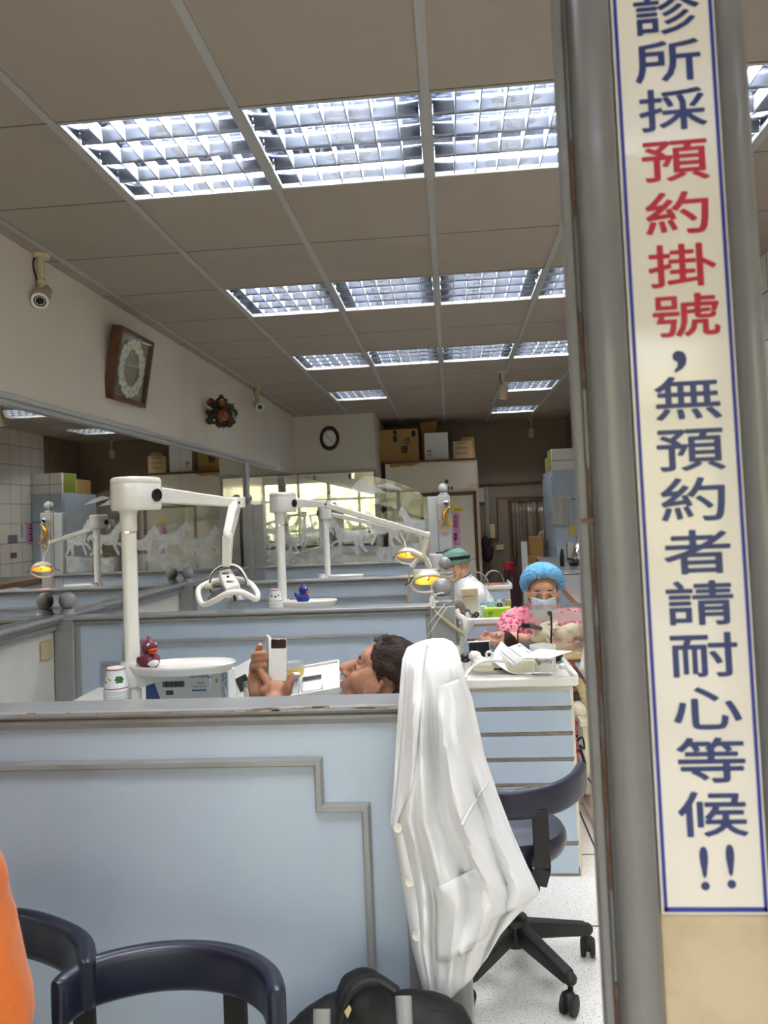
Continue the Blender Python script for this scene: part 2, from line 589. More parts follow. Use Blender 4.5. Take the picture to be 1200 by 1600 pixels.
    def build(s, name, mats, parent=None, smooth=True, angle=38, bevel=0.0, solid=0.0, subd=0):
        me = bpy.data.meshes.new(name)
        me.from_pydata([tuple(p) for p in s.v], [], s.f)
        if not isinstance(mats, (list, tuple)):
            mats = [mats]
        for m_ in mats:
            me.materials.append(M[m_] if isinstance(m_, str) else m_)
        if len(mats) > 1:
            me.polygons.foreach_set('material_index', s.mi)
        me.update()
        if smooth:
            me.polygons.foreach_set('use_smooth', [True] * len(me.polygons))
            me.set_sharp_from_angle(angle=math.radians(angle))
        o = bpy.data.objects.new(name, me)
        col.objects.link(o)
        if solid:
            md = o.modifiers.new('solid', 'SOLIDIFY')
            md.thickness = solid
            md.offset = 0
        if bevel:
            md = o.modifiers.new('bevel', 'BEVEL')
            md.width = bevel
            md.segments = 2
            md.limit_method = 'ANGLE'
            md.angle_limit = math.radians(40)
            md.harden_normals = False
        if subd:
            md = o.modifiers.new('subd', 'SUBSURF')
            md.levels = md.render_levels = subd
        if parent is not None:
            put(o, parent)
        return o


def world_mat(o):
    m_ = Matrix.Translation(o.location) @ o.rotation_euler.to_matrix().to_4x4()
    if o.parent is not None:
        m_ = world_mat(o.parent) @ o.matrix_parent_inverse @ m_
    return m_


def put(o, parent):
    o.parent = parent
    o.matrix_parent_inverse = world_mat(parent).inverted()


def tag(o, label, cat, group=None, kind=None):
    o['label'] = label
    o['category'] = cat
    if group:
        o['group'] = group
    if kind:
        o['kind'] = kind
    return o


def thing(name, label, cat, loc, group=None):
    o = bpy.data.objects.new(name, None)
    o.empty_display_size = 0.05
    col.objects.link(o)
    o.location = loc
    return tag(o, label, cat, group)


def struct(o):
    o['kind'] = 'structure'
    return o


def copy_tree(o, loc=None, rotz=None, parent=None):
    c = o.copy()
    col.objects.link(c)
    if parent is not None:
        c.parent = parent
        c.matrix_parent_inverse = o.matrix_parent_inverse.copy()
    if loc is not None:
        c.location = loc
    if rotz is not None:
        c.rotation_euler = (0, 0, rotz)
    for ch in list(o.children):
        copy_tree(ch, parent=c)
    return c


def fuse(mb, name, mats, parent=None, voxel=0.004, smooth=6, fac=0.5):
    """one continuous skin over overlapping shapes"""
    o = mb.build('tmp_fuse', mats, None, smooth=False)
    md = o.modifiers.new('r', 'REMESH')
    md.mode = 'VOXEL'
    md.voxel_size = voxel
    md.use_smooth_shade = True
    if smooth:
        md = o.modifiers.new('s', 'SMOOTH')
        md.iterations = smooth
        md.factor = fac
    dg = bpy.context.evaluated_depsgraph_get()
    me = bpy.data.meshes.new_from_object(o.evaluated_get(dg))
    bpy.data.objects.remove(o)
    me.name = name
    me.polygons.foreach_set('use_smooth', [True] * len(me.polygons))
    r = bpy.data.objects.new(name, me)
    col.objects.link(r)
    if parent is not None:
        put(r, parent)
    return r


def text_mesh(items, name, mats, parent, bold=0.0, depth=0.0, heavy=0.0):
    """items: (string, size, matrix, [sx]) -> one lettering mesh"""
    mb = MB()
    for it in items:
        s_, size, mtx = it[0], it[1], it[2]
        sx = it[3] if len(it) > 3 else 1.0
        cu = bpy.data.curves.new('t', 'FONT')
        cu.body = s_
        cu.size = size
        cu.align_x = 'CENTER'
        cu.align_y = 'CENTER'
        cu.offset = bold
        cu.extrude = depth
        cu.resolution_u = 3
        o = bpy.data.objects.new('t', cu)
        col.objects.link(o)
        bpy.context.view_layer.update()
        me = bpy.data.meshes.new_from_object(o.evaluated_get(bpy.context.evaluated_depsgraph_get()))
        shifts = [(0, 0)] if not heavy else [(heavy * math.cos(k * PI / 4), heavy * math.sin(k * PI / 4)) for k in range(8)]
        for k, (dx, dy) in enumerate(shifts):
            vs = [Vector((v.co.x * sx + dx, v.co.y + dy, v.co.z + k * .000004)) for v in me.vertices]
            mb.add(vs, [tuple(p.vertices) for p in me.polygons], it[4] if len(it) > 4 else 0, mtx)
        bpy.data.objects.remove(o)
        bpy.data.meshes.remove(me)
        bpy.data.curves.remove(cu)
    return mb.build(name, mats, parent, smooth=False)


def frame_of(o, x, y):
    """matrix with origin o, x axis x and y axis y"""
    x = Vector(x).normalized()
    y = Vector(y)
    y = (y - x * y.dot(x)).normalized()
    z = x.cross(y)
    R = Matrix((x, y, z)).transposed().to_4x4()
    R.translation = Vector(o)
    return R


def front(o):
    """writing on a face that looks toward -Y"""
    return frame_of(o, (1, 0, 0), (0, 0, 1))


def bez(p, n=24, closed=False):
    """smooth Catmull-Rom through points"""
    p = [Vector(q) for q in p]
    out = []
    k = len(p)
    segs = k if closed else k - 1
    for i in range(segs):
        if closed:
            a, b, c, d = p[i - 1], p[i], p[(i + 1) % k], p[(i + 2) % k]
        else:
            a, b, c, d = p[max(i - 1, 0)], p[i], p[i + 1], p[min(i + 2, k - 1)]
        for j in range(n):
            t = j / n
            out.append(0.5 * ((2 * b) + (c - a) * t + (2 * a - 5 * b + 4 * c - d) * t * t + (3 * b - a - 3 * c + d) * t ** 3))
    if not closed:
        out.append(p[-1])
    return out


def interp(table, t):
    for (a, va), (b, vb) in zip(table, table[1:]):
        if t <= b:
            u = 0 if b == a else max(0, (t - a) / (b - a))
            return va + (vb - va) * u
    return table[-1][1]


def rrect(w, h, r, n=5):
    pts = []
    for cx_, cy_, a0 in ((w / 2 - r, h / 2 - r, 0), (-w / 2 + r, h / 2 - r, 90), (-w / 2 + r, -h / 2 + r, 180), (w / 2 - r, -h / 2 + r, 270)):
        for i in range(n + 1):
            a = math.radians(a0 + 90 * i / n)
            pts.append((cx_ + r * math.cos(a), cy_ + r * math.sin(a)))
    return pts

# ================================================================== the setting
XL, XM, XR = -1.90, -1.905, 1.72        # left soffit face, mirror plane, right wall
YB, YF, ZC = 11.4, -3.4, 2.70           # back wall, shop front, ceiling
COLS = [-1.81 + 0.5967 * k for k in range(0, 7)]          # -1.81 .. 1.77
ROW0, ROW = 2.37, 0.6247
FIX = []
for n_ in (-6, -3, 0, 3, 6):
    for k_ in (1, 2, 3, 4):
        FIX.append((k_, n_))
FIX += [(1, 9), (4, 9), (4, 12)]
fixset = set(FIX)

struct(MB().span((-2.3, YF, -0.1), (2.0, YB + .1, 0)).build('floor', 'floor'))
mb = MB()
ce = [-2.15] + COLS[:-1] + [XR + .1]
for n_ in range(-9, 15):
    y0, y1 = ROW0 + ROW * n_, ROW0 + ROW * (n_ + 1)
    y1 = min(y1, YB + .1)
    for k_ in range(len(ce) - 1):
        if (k_ - 1, n_) in fixset:
            continue
        a, b = ce[k_], ce[k_ + 1]
        g = 0.0022
        mb.span((a + g, y0 + g, ZC), (b - g, y1 - g, ZC + .015), 0)
mb.span((-2.3, YF, ZC + .125), (2.0, YB + .2, ZC + .2), 1)
struct(mb.build('ceiling', ['ceil', 'dark_gap'], smooth=False))
mb = MB()
for c_ in COLS[:-1]:
    mb.span((c_ - .014, YF, ZC - .006), (c_ + .014, YB, ZC + .012))
struct(mb.build('trim_1', 'tbar'))
mb = MB()
for n_ in range(-9, 15):
    y_ = ROW0 + ROW * n_
    mb.span((-2.1, y_ - .0035, ZC - .0010), (XR, y_ + .0035, ZC + .006))
struct(mb.build('trim_2', 'tbar_thin'))
# left wall: soffit over the mirrors, low wall under them
mb = MB()
mb.span((XL, YF, 1.995), (-2.1, 8.5, ZC + .12))
mb.span((-1.99, 8.5, 1.995), (-2.1, YB + .1, ZC + .12))
mb.span((XM - .012, YF, 0), (-2.1, YB, ZC))
struct(mb.build('wall_left', 'wall', bevel=.004))
struct(MB().span((XL, -1.0, 0), (XM - .05, 9.78, 0.955)).build('wall_left_low', 'wall_white'))
mb = MB()
for z0, z1, d in ((1.975, 2.000, .018), (1.962, 1.975, .010), (1.950, 1.962, .022)):
    mb.span((XL + d, -1, z0), (XM, 8.5, z1))
mb.span((-1.975, 8.5, 1.955), (-2.0, 9.79, 1.985))
struct(mb.build('trim_3', 'grey_pale', bevel=.003))
mb = MB()
for z0, z1, d in ((.975, .995, .055), (.955, .975, .035), (.925, .955, .020)):
    mb.span((XL + d, -1, z0), (XM, 9.78, z1))
struct(mb.build('trim_4', 'grey', bevel=.006))
# right wall, tiled toward the street, painted at the very back
struct(MB().span((XR, YF, 0), (XR + .1, 10.35, ZC + .1)).build('wall_right', 'tile'))
struct(MB().span((XR - .0, 10.35, 0), (XR + .1, YB + .1, ZC + .1)).build('wall_right_rear', 'wall_dark'))
struct(MB().span((-2.1, YB, 0), (XR + .1, YB + .1, ZC + .1)).build('wall_back', 'wall_dark'))
# the boxed-in corner with the clock; its lower half carries a mirror
mb = MB()
mb.span((-2.0, 9.79, 1.97), (-0.905, YB, ZC + .02))
mb.span((-2.0, 9.83, 0), (-0.905, YB, 1.97))
struct(mb.build('wall_corner', 'wall'))
mb = MB()
mb.span((-2.0, 9.77, 1.955), (-0.905, 9.80, 1.985))
mb.span((-0.935, 9.775, .9), (-0.905, 9.80, 1.955))
struct(mb.build('trim_5', 'grey', bevel=.003))
# rails along the back wall
mb = MB()
p1, p2 = at(750, 758, YB - .01), at(862, 752, YB - .01)
mb.bar(p1, p2, .03, .03)
struct(mb.build('trim_6', 'wood', bevel=.004))
# shop front behind the camera
mb = MB()
mb.span((-2.1, YF - .1, 2.45), (XR + .1, YF, ZC + .1))
for x_ in (-2.05, -1.15, -.25, .65, 1.70):
    mb.span((x_ - .04, YF - .1, 0), (x_ + .04, YF, 2.45))
for z_ in (.06, 1.05, 1.95):
    mb.span((-2.1, YF - .09, z_ - .035), (XR, YF - .01, z_ + .035))
struct(mb.build('wall_front', 'grey_pale', bevel=.004))
struct(MB().span((-20, -24, -.2), (20, YF - .1, -.06)).build('ground', 'pave'))
# trees across the street, seen in the mirrors
random.seed(3)
mb = MB()
for i in range(700):
    x_, z_ = random.uniform(-13, 13), random.uniform(.1, 4.0)
    y_ = -10.5 + random.uniform(-.9, .9) + .1 * z_
    r_ = random.uniform(.12, .34)
    R_ = Matrix.Rotation(random.uniform(0, 6), 3, Vector((random.random(), random.random(), random.random())).normalized())
    mb.ball((x_, y_, z_), (r_, r_ * .8, r_ * .5), 6, 4, R_)
mb.span((-14, -12.4, 0), (14, -11.6, 3.6))
o = mb.build('hedge', 'street_leaf')
tag(o, 'sunlit yellow-green street foliage reflected in the mirrors', 'foliage', kind='stuff')

# ------------------------------------------------------------------ mirrors on the left wall and the corner
seams = [(-1.0, 1.60), (1.604, 3.612), (3.616, 5.452), (5.456, 7.235)]
mir_lab = ['tall wall mirror at the near end of the left wall', 'wall mirror whose far seam cuts through the leftmost grey ball finial',
           'wall mirror behind the nearest white lamp pole', 'wall mirror ending at the tall grey post with a ball']
for (a, b), lb in zip(seams, mir_lab):
    o = MB().span((XM - .008, a, .99), (XM, b, 1.955)).build('wall_mirror', 'mirror', smooth=False)
    tag(o, lb, 'mirror', 'mirrors along the left wall')
o = MB().span((XM - .008, 7.30, .99), (XM, 9.76, 1.955)).build('wall_mirror', 'mirror', smooth=False)
tag(o, 'wall mirror on the left wall behind the etched glass screen', 'mirror', 'mirrors along the left wall')
o = MB().span((-1.98, 9.80, .95), (-0.935, 9.808, 1.955)).build('wall_mirror', 'mirror', smooth=False)
tag(o, 'mirror on the corner wall below the round clock', 'mirror')
mb = MB()
mb.span((XM, 7.225, .99), (XM + .022, 7.262, 1.965))
mb.span((XM, 7.275, .99), (XM + .022, 7.312, 1.965))
struct(mb.build('trim_7', 'grey_pale', bevel=.003))

# ------------------------------------------------------------------ recessed louvre lights
CW = 0.5967 - .030
CD = ROW - .012
root = thing('ceiling_light', 'x', 'ceiling light', (0, 0, ZC))
mb = MB()                                  # pan: open box, inside faces seen
w, d, h = CW / 2, CD / 2, .10
vs = [(-w, -d, 0), (w, -d, 0), (w, d, 0), (-w, d, 0), (-w * .93, -d * .93, h), (w * .93, -d * .93, h), (w * .93, d * .93, h), (-w * .93, d * .93, h)]
mb.add([Vector(v) + Vector((0, 0, ZC)) for v in vs], [(4, 5, 6, 7), (0, 1, 5, 4), (1, 2, 6, 5), (2, 3, 7, 6), (3, 0, 4, 7)])
o = mb.build('housing', 'reflector', root, smooth=False, solid=.002)
mb = MB()
for s_ in (-1, 1):
    mb.span((-w, s_ * d - .006, ZC - .004), (w, s_ * d + .006, ZC + .014))
    mb.span((s_ * w - .006, -d, ZC - .004), (s_ * w + .006, d, ZC + .014))
mb.build('frame', 'tbar', root)
ty = [(-1.5 + i) * CD / 4 for i in range(4)]
for y_ in ty:
    t = MB().tube([(-w * .86, y_, ZC + .063), (w * .86, y_, ZC + .063)], .0135, 10).build('tube', 'tube', root)
    t.visible_shadow = True
mb = MB()
for i in range(5):                          # long parabolic bars between the tubes
    y_ = (-2 + i) * CD / 4
    hw = .020
    pr = []
    for side in (-1, 1):
        for j in range(5):
            u = j / 4
            zz = ZC + .002 + .045 * u
            pr.append((side, y_ + side * (.0025 + hw * u * u), zz))
    le = [p for p in pr if p[0] == -1]
    ri = [p for p in pr if p[0] == 1]
    if i == 0:
        le = [(-1, y_ + .001, p[2]) for p in le]
    if i == 4:
        ri = [(1, y_ - .001, p[2]) for p in ri]
    prof = le[::-1] + ri
    n = len(prof)
    vs = [(-w * .97, p[1], p[2]) for p in prof] + [(w * .97, p[1], p[2]) for p in prof]
    mb.add(vs, [(j, j + 1, j + 1 + n, j + n) for j in range(n - 1)])
o = mb.build('louver_bars', 'louver', root, solid=.0008)
mb = MB()
for i in range(1, 7):
    x_ = -w + CW * i / 7
    for j in range(4):
        y0, y1 = (-2 + j) * CD / 4, (-1 + j) * CD / 4
        vs = [(x_ - .0045, y0, ZC + .050), (x_ + .0045, y0, ZC + .050), (x_ + .0045, y1, ZC + .050), (x_ - .0045, y1, ZC + .050),
              (x_ - .0018, y0, ZC + .001), (x_ + .0018, y0, ZC + .001), (x_ + .0018, y1, ZC + .001), (x_ - .0018, y1, ZC + .001)]
        mb.add(vs, [(0, 1, 2, 3), (4, 7, 6, 5), (0, 4, 5, 1), (1, 5, 6, 2), (2, 6, 7, 3), (3, 7, 4, 0)])
mb.build('louver_blades', 'blade', root)
rown = {-6: 'at the shop front behind the camera', -3: 'above the waiting area', 0: 'in the nearest visible row', 3: 'in the second row from the front',
        6: 'in the third row from the front', 9: 'in the sparse fourth row', 12: 'alone nearest the back wall'}
coln = {1: 'leftmost', 2: 'second from the left', 3: 'third from the left', 4: 'rightmost'}
first = True
for (k_, n_) in FIX:
    loc = ((COLS[k_] + COLS[k_ + 1]) / 2, ROW0 + ROW * (n_ + .5), ZC)
    o = root if first else copy_tree(root)
    first = False
    o.location = loc
    if n_ == 12:
        lb = 'lit louvred ceiling light nearest the back wall'
    elif n_ == 9:
        lb = 'lit louvred ceiling light of the sparse fourth row, ' + ('above the clock' if k_ == 1 else 'beside the hanging round camera')
    else:
        lb = 'lit louvred ceiling light, %s, %s' % (coln[k_], rown[n_])
    o['label'] = lb
    o['group'] = 'recessed louvre ceiling lights'

# ------------------------------------------------------------------ doorway jamb with the sign, close to the camera on the right
YS = 0.80


def jx(px, py, Y=YS):
    return at(px, py, Y)


# jamb cross-section in x,y (plan), extruded floor to ceiling
prof = [(.150, .875), (.1310, .816), (.1265, .806), (.1295, .800), (.136, .801), (.139, .806), (.1405, .812), (.143, .812), (.1445, .806)]
for i in range(9):
    a = PI - PI * i / 8
    prof.append((.1655 + .0205 * math.cos(a), .806 - .020 * math.sin(a)))
prof += [(.187, .812), (.2905, .812)]
for i in range(9):
    a = PI - PI * i / 8
    prof.append((.3045 + .0135 * math.cos(a), .806 - .020 * math.sin(a)))
prof += [(.320, .812), (.320, .875)]
mb = MB().prism(prof, ZC)
o = struct(mb.build('door_1', ['jamb'], angle=50))
o['label'] = 'grey moulded doorway jamb carrying the tall sign'
mb = MB().span((.1875, .8085, 0), (.2900, .8115, .998))
bp_ = mb.build('lower_panel', 'beige_panel', o)
mb = MB()
for z0, z1 in ((.10, .55), (.80, .93), (1.02, 1.28), (1.3, 1.44), (1.52, 1.60), (1.7, 1.78)):
    mb.span((.1396, .8105, z0), (.1429, .8118, z1))
mb.span((.130, .7996, 1.385), (.143, .8005, 1.389))
mb.build('rust_seam', 'rust', o)

sg = thing('vertical_sign', 'tall ivory clinic sign lettered in navy and red with blue border', 'sign', (.2385, .807, 1.0))
mb = MB().span((.1875, .8035, 1.000), (.2905, .8080, 2.30))
mb.build('sign_board', 'sign', sg, bevel=.0008)
mb = MB()
for a, b in (((.1900, .8030, 1.0025), (.1936, .8036, 2.298)), ((.2845, .8030, 1.0025), (.2881, .8036, 2.298)), ((.1900, .8030, 1.0025), (.2881, .8036, 1.0070))):
    mb.span(a, b)
mb.build('border', 'sign_blue', sg)
chars = [('診', 1041, 26, 0), ('所', 1044, 100, 0), ('採', 1051, 176, 0), ('預', 1055, 255, 1), ('約', 1060, 338, 1), ('掛', 1066, 420, 1), ('號', 1072, 498, 1),
         (',', 1062, 566, 0), ('無', 1075, 627, 0), ('預', 1079, 707, 0), ('約', 1085, 786, 0), ('者', 1091, 868, 0), ('請', 1094, 948, 0), ('耐', 1100, 1029, 0),
         ('心', 1105, 1112, 0), ('等', 1112, 1194, 0), ('候', 1114, 1278, 0), ('!', 1101, 1361, 0), ('!', 1142, 1358, 0)]
navy, red = [], []
for ch, px, py, r_ in chars:
    p = at(px, py, .8030)
    p.y = .8031
    if ch == ',':
        it = (ch, .085, front(p + Vector((0, 0, .026))), 1.1)
    elif ch == '!':
        it = (ch, .058, front(p), 1.0)
    else:
        it = (ch, .0460, front(p), 1.50)
    (red if r_ else navy).append(it)
text_mesh(navy, 'navy_lettering', 'sign_navy', sg, heavy=.00085)
text_mesh(red, 'red_lettering', 'sign_red', sg, heavy=.00085)

# ------------------------------------------------------------------ low partitions between the bays
XP0, XP1 = -1.795, -0.113                   # between the wall post and the newel


def newel(root_, x, y, zt, name='newel_post', w=.115, ball=.043):
    mb = MB()
    mb.span((x - w / 2, y - w / 2, 0), (x + w / 2, y + w / 2, zt - .018))
    o = mb.build(name, 'grey', root_, bevel=.006)
    mb = MB()
    k = w / .115
    mb.lathe([(.0, zt - .02), (.050 * k, zt - .018), (.053 * k, zt - .010), (.051 * k, zt), (.042 * k, zt + .005), (.038 * k, zt + .010), (.038 * k, zt + .022), (.024 * k, zt + .026), (0, zt + .027)], 28, (x, y, 0))
    mb.build('post_cap', 'grey', o)
    mb = MB().ball((x, y, zt + .024 + ball * .93), ball, 28, 18)
    mb.build('ball_finial', 'grey', o)
    return o


def moulding_path(mb, pts, y, w=.020, d=.016):
    """mitred half-round strip on the face at y, pts in x,z"""
    n = len(pts)
    prof_ = [(-w / 2, 0), (-w / 2, -d * .5), (-w * .25, -d), (w * .25, -d), (w / 2, -d * .5), (w / 2, 0)]
    rings = []
    for i, p in enumerate(pts):
        p = Vector(p)
        if i == 0:
            t = (Vector(pts[1]) - p).normalized()
            nrm = Vector((-t.y, t.x))
            sc = 1
        elif i == n - 1:
            t = (p - Vector(pts[i - 1])).normalized()
            nrm = Vector((-t.y, t.x))
            sc = 1
        else:
            t1 = (p - Vector(pts[i - 1])).normalized()
            t2 = (Vector(pts[i + 1]) - p).normalized()
            n1, n2 = Vector((-t1.y, t1.x)), Vector((-t2.y, t2.x))
            nrm = (n1 + n2).normalized()
            sc = 1 / max(.3, nrm.dot(n1))
        rings.append([(p.x + nrm.x * a * sc, y + b, p.y + nrm.y * a * sc) for a, b in prof_])
    vs = [q for r in rings for q in r]
    k = len(prof_)
    fs = []
    for i in range(n - 1):
        for j in range(k - 1):
            fs.append((i * k + j, i * k + j + 1, (i + 1) * k + j + 1, (i + 1) * k + j))
    fs += [tuple(range(k)), tuple((n - 1) * k + j for j in range(k))[::-1]]
    mb.add(vs, fs)


def partition(yc, label, tall=False, nx=-.055):
    r_ = thing('low_partition', label, 'partition', (-.95, yc, 0), 'blue and grey bay partitions')
    r_['kind'] = 'thing'
    zt = .985
    MB().span((XP0 - .01, yc - .030, .04), (XP1 + .01, yc + .030, .955)).build('panel', 'blue', r_)
    mb = MB().span((XP0 - .01, yc - .034, 0), (XP1 + .01, yc + .034, .055))
    mb.build('kick_plate', 'grey', r_, bevel=.003)
    # cap rail: profile pushed along x
    pr = [(-.036, .905), (-.040, .925), (-.046, .930), (-.046, .942), (-.040, .948), (-.052, .956), (-.056, .966), (-.056, .978), (-.050, zt), (.050, zt), (.056, .978), (.056, .966), (.052, .956), (.040, .948), (.046, .942), (.046, .930), (.040, .925), (.036, .905)]
    pr = [(a, zt - (zt - b) * .56) for a, b in pr]
    x0, x1 = XP0 - .005, XP1 + .002
    n = len(pr)
    mb = MB()
    vs = [(x0, yc + a, b) for a, b in pr] + [(x1, yc + a, b) for a, b in pr]
    mb.add(vs, [(i, (i + 1) % n, (i + 1) % n + n, i + n) for i in range(n)] + [tuple(range(n))[::-1], tuple(range(n, 2 * n))])
    cap = mb.build('cap_rail', 'grey', r_, angle=25)
    MB().span((XP1 - .022, yc - .036, .055), (XP1 + .004, yc - .028, .940)).build('edge_strip', 'grey', r_, bevel=.003)
    MB().span((XP0 - .004, yc - .036, .055), (XP0 + .022, yc - .028, .940)).build('edge_strip', 'grey', r_, bevel=.003)
    # stepped panel moulding
    pts = [(-1.66, .10), (-1.66, .757), (-1.55, .757), (-1.55, .857), (-.320, .857), (-.320, .755), (-.217, .755), (-.217, .10)]
    mb = MB()
    moulding_path(mb, pts, yc - .030)
    mb.build('panel_moulding', 'grey', r_, angle=30)
    if not tall:
        newel(r_, nx, yc, zt + .012)
        newel(r_, -1.848, yc, zt + .012, 'wall_post', .098, .041)
    else:
        mb = MB()
        mb.span((nx - .058, yc - .055, 0), (nx + .058, yc + .055, 1.562))
        mb.span((nx - .145, yc - .040, 0), (nx - .060, yc + .040, 1.555))
        o = mb.build('tall_newel_post', 'grey_pale', r_, bevel=.005)
        mb = MB().lathe([(0, 1.56), (.045, 1.562), (.045, 1.57), (.035, 1.578), (.022, 1.590), (0, 1.592)], 24, (nx, yc, 0))
        mb.build('post_cap', 'grey', o)
        MB().ball((nx, yc, 1.628), .043, 28, 18).build('ball_finial', 'grey_pale', o)
        mb = MB()
        mb.span((-1.895, yc - .055, 0), (-1.800, yc + .055, 1.555))
        mb.span((-1.800, yc - .045, 0), (-1.700, yc + .045, 1.553))
        o = mb.build('tall_wall_post', 'grey', r_, bevel=.006)
        mb = MB().lathe([(0, 1.55), (.035, 1.553), (.030, 1.565), (.022, 1.575), (0, 1.577)], 24, (-1.852, yc, 0))
        mb.build('post_cap', 'grey', o)
        MB().ball((-1.852, yc, 1.612), .043, 28, 18).build('ball_finial', 'grey', o)
    return r_, cap


P1, cap1 = partition(1.80, 'nearest blue partition with grey cap and white coat on its end post')
P2, _c = partition(3.65, 'blue partition behind the reclining man with beige strap on its post')
P3, _c = partition(5.38, 'blue partition behind the navy blue duck')
P4, _c = partition(7.10, 'farthest blue partition carrying the etched glass with horses', True)
# worn paint along the nearest cap
mb = MB()
random.seed(5)
for i in range(26):
    x_ = random.choice((random.uniform(-.75, -.15), random.uniform(-1.3, -.15), random.uniform(-.5, -.15)))
    l_ = random.uniform(.004, .05)
    z_ = random.uniform(.974, .9815)
    mb.span((x_, 1.7432, z_), (x_ + l_, 1.7445, z_ + random.uniform(.0015, .004)))
mb.build('worn_paint', 'chip', cap1)

# etched glass on the last partition
gy = 7.10
gx0, gx1 = -1.70, -.205
out = [(gx0, .985)]
n = 30
for i in range(n + 1):
    u = i / n
    x_ = gx0 + (gx1 - gx0) * u
    out.append((x_, 1.555 + .235 * math.sin(PI * u) ** .8 if 0 < u < 1 else 1.50))
out.append((gx1, .985))
R_ = Matrix(((1, 0, 0, 0), (0, 0, -1, 0), (0, 1, 0, 0), (0, 0, 0, 1)))   # xy -> xz
R_.translation = (0, gy + .004, 0)
g_ = MB().prism(out, .008, R_).build('etched_glass', 'glass', P4, smooth=False)
HORSE = [(.02, .80), (0, .74), (.04, .70), (.10, .74), (.15, .72), (.19, .62), (.20, .52), (.24, .44), (.14, .40), (.05, .30), (.06, .24), (.10, .26), (.16, .34), (.27, .38), (.25, .28), (.18, .16), (.20, .10), (.25, .13), (.31, .26), (.36, .37),
         (.52, .36), (.62, .40), (.66, .30), (.62, .20), (.70, .06), (.76, .02), (.77, .07), (.72, .20), (.76, .30), (.80, .24), (.90, .12), (.96, .10), (.96, .15), (.88, .24), (.86, .38), (.88, .50), (.95, .52), (1.0, .42), (1.02, .56), (.95, .64), (.86, .65), (.70, .64), (.52, .62), (.40, .66), (.36, .74), (.31, .76), (.28, .84), (.22, .87), (.16, .95), (.14, 1.0), (.11, .95), (.06, .90)]
mb = MB()
for i, (x_, z_, s_) in enumerate(((-1.69, 1.06, .33), (-1.42, 1.09, .36), (-1.12, 1.04, .38), (-.80, 1.10, .38), (-.47, 1.10, .40))):
    sx_ = min(s_, gx1 - x_ + .02)
    poly = [(x_ + a * sx_ * .98, z_ + b * s_ * .98) for a, b in HORSE]
    R2 = R_.copy()
    R2.translation = (0, gy - .0045 - .0006 * i, 0)
    mb.prism(poly, .0003, R2)
mb.build('horse_etching', 'etch', g_, smooth=False)
mb = MB()
R2 = R_.copy()
R2.translation = (0, gy - .012, 0)
mb.prism([(gx0 + .01, .99), (gx1 - .01, .99), (gx1 - .01, 1.15), (-.6, 1.12), (-1.0, 1.15), (-1.4, 1.11), (gx0 + .01, 1.14)], .0003, R2)
mb.build('mist_etching', 'mist', g_, smooth=False)
mb = MB()
R2.translation = (0, gy - .0100, 0)
mb.prism([(-.97, 1.60), (-.93, 1.635), (-.89, 1.66), (-.84, 1.715), (-.80, 1.745), (-.76, 1.715), (-.72, 1.68), (-.66, 1.665), (-.60, 1.63), (-.54, 1.60), (-.66, 1.61), (-.72, 1.595), (-.80, 1.61), (-.88, 1.59)], .0003, R2)
R2.translation = (0, gy - .0107, 0)
mb.prism([(-1.28, 1.57), (-1.20, 1.60), (-1.13, 1.635), (-1.06, 1.60), (-1.0, 1.57), (-1.14, 1.585)], .0003, R2)
mb.prism([(-.66, 1.675), (-.58, 1.70), (-.48, 1.665), (-.40, 1.62), (-.50, 1.635)], .0003, R2)
mb.build('mountain_etching', 'peak', g_, smooth=False)

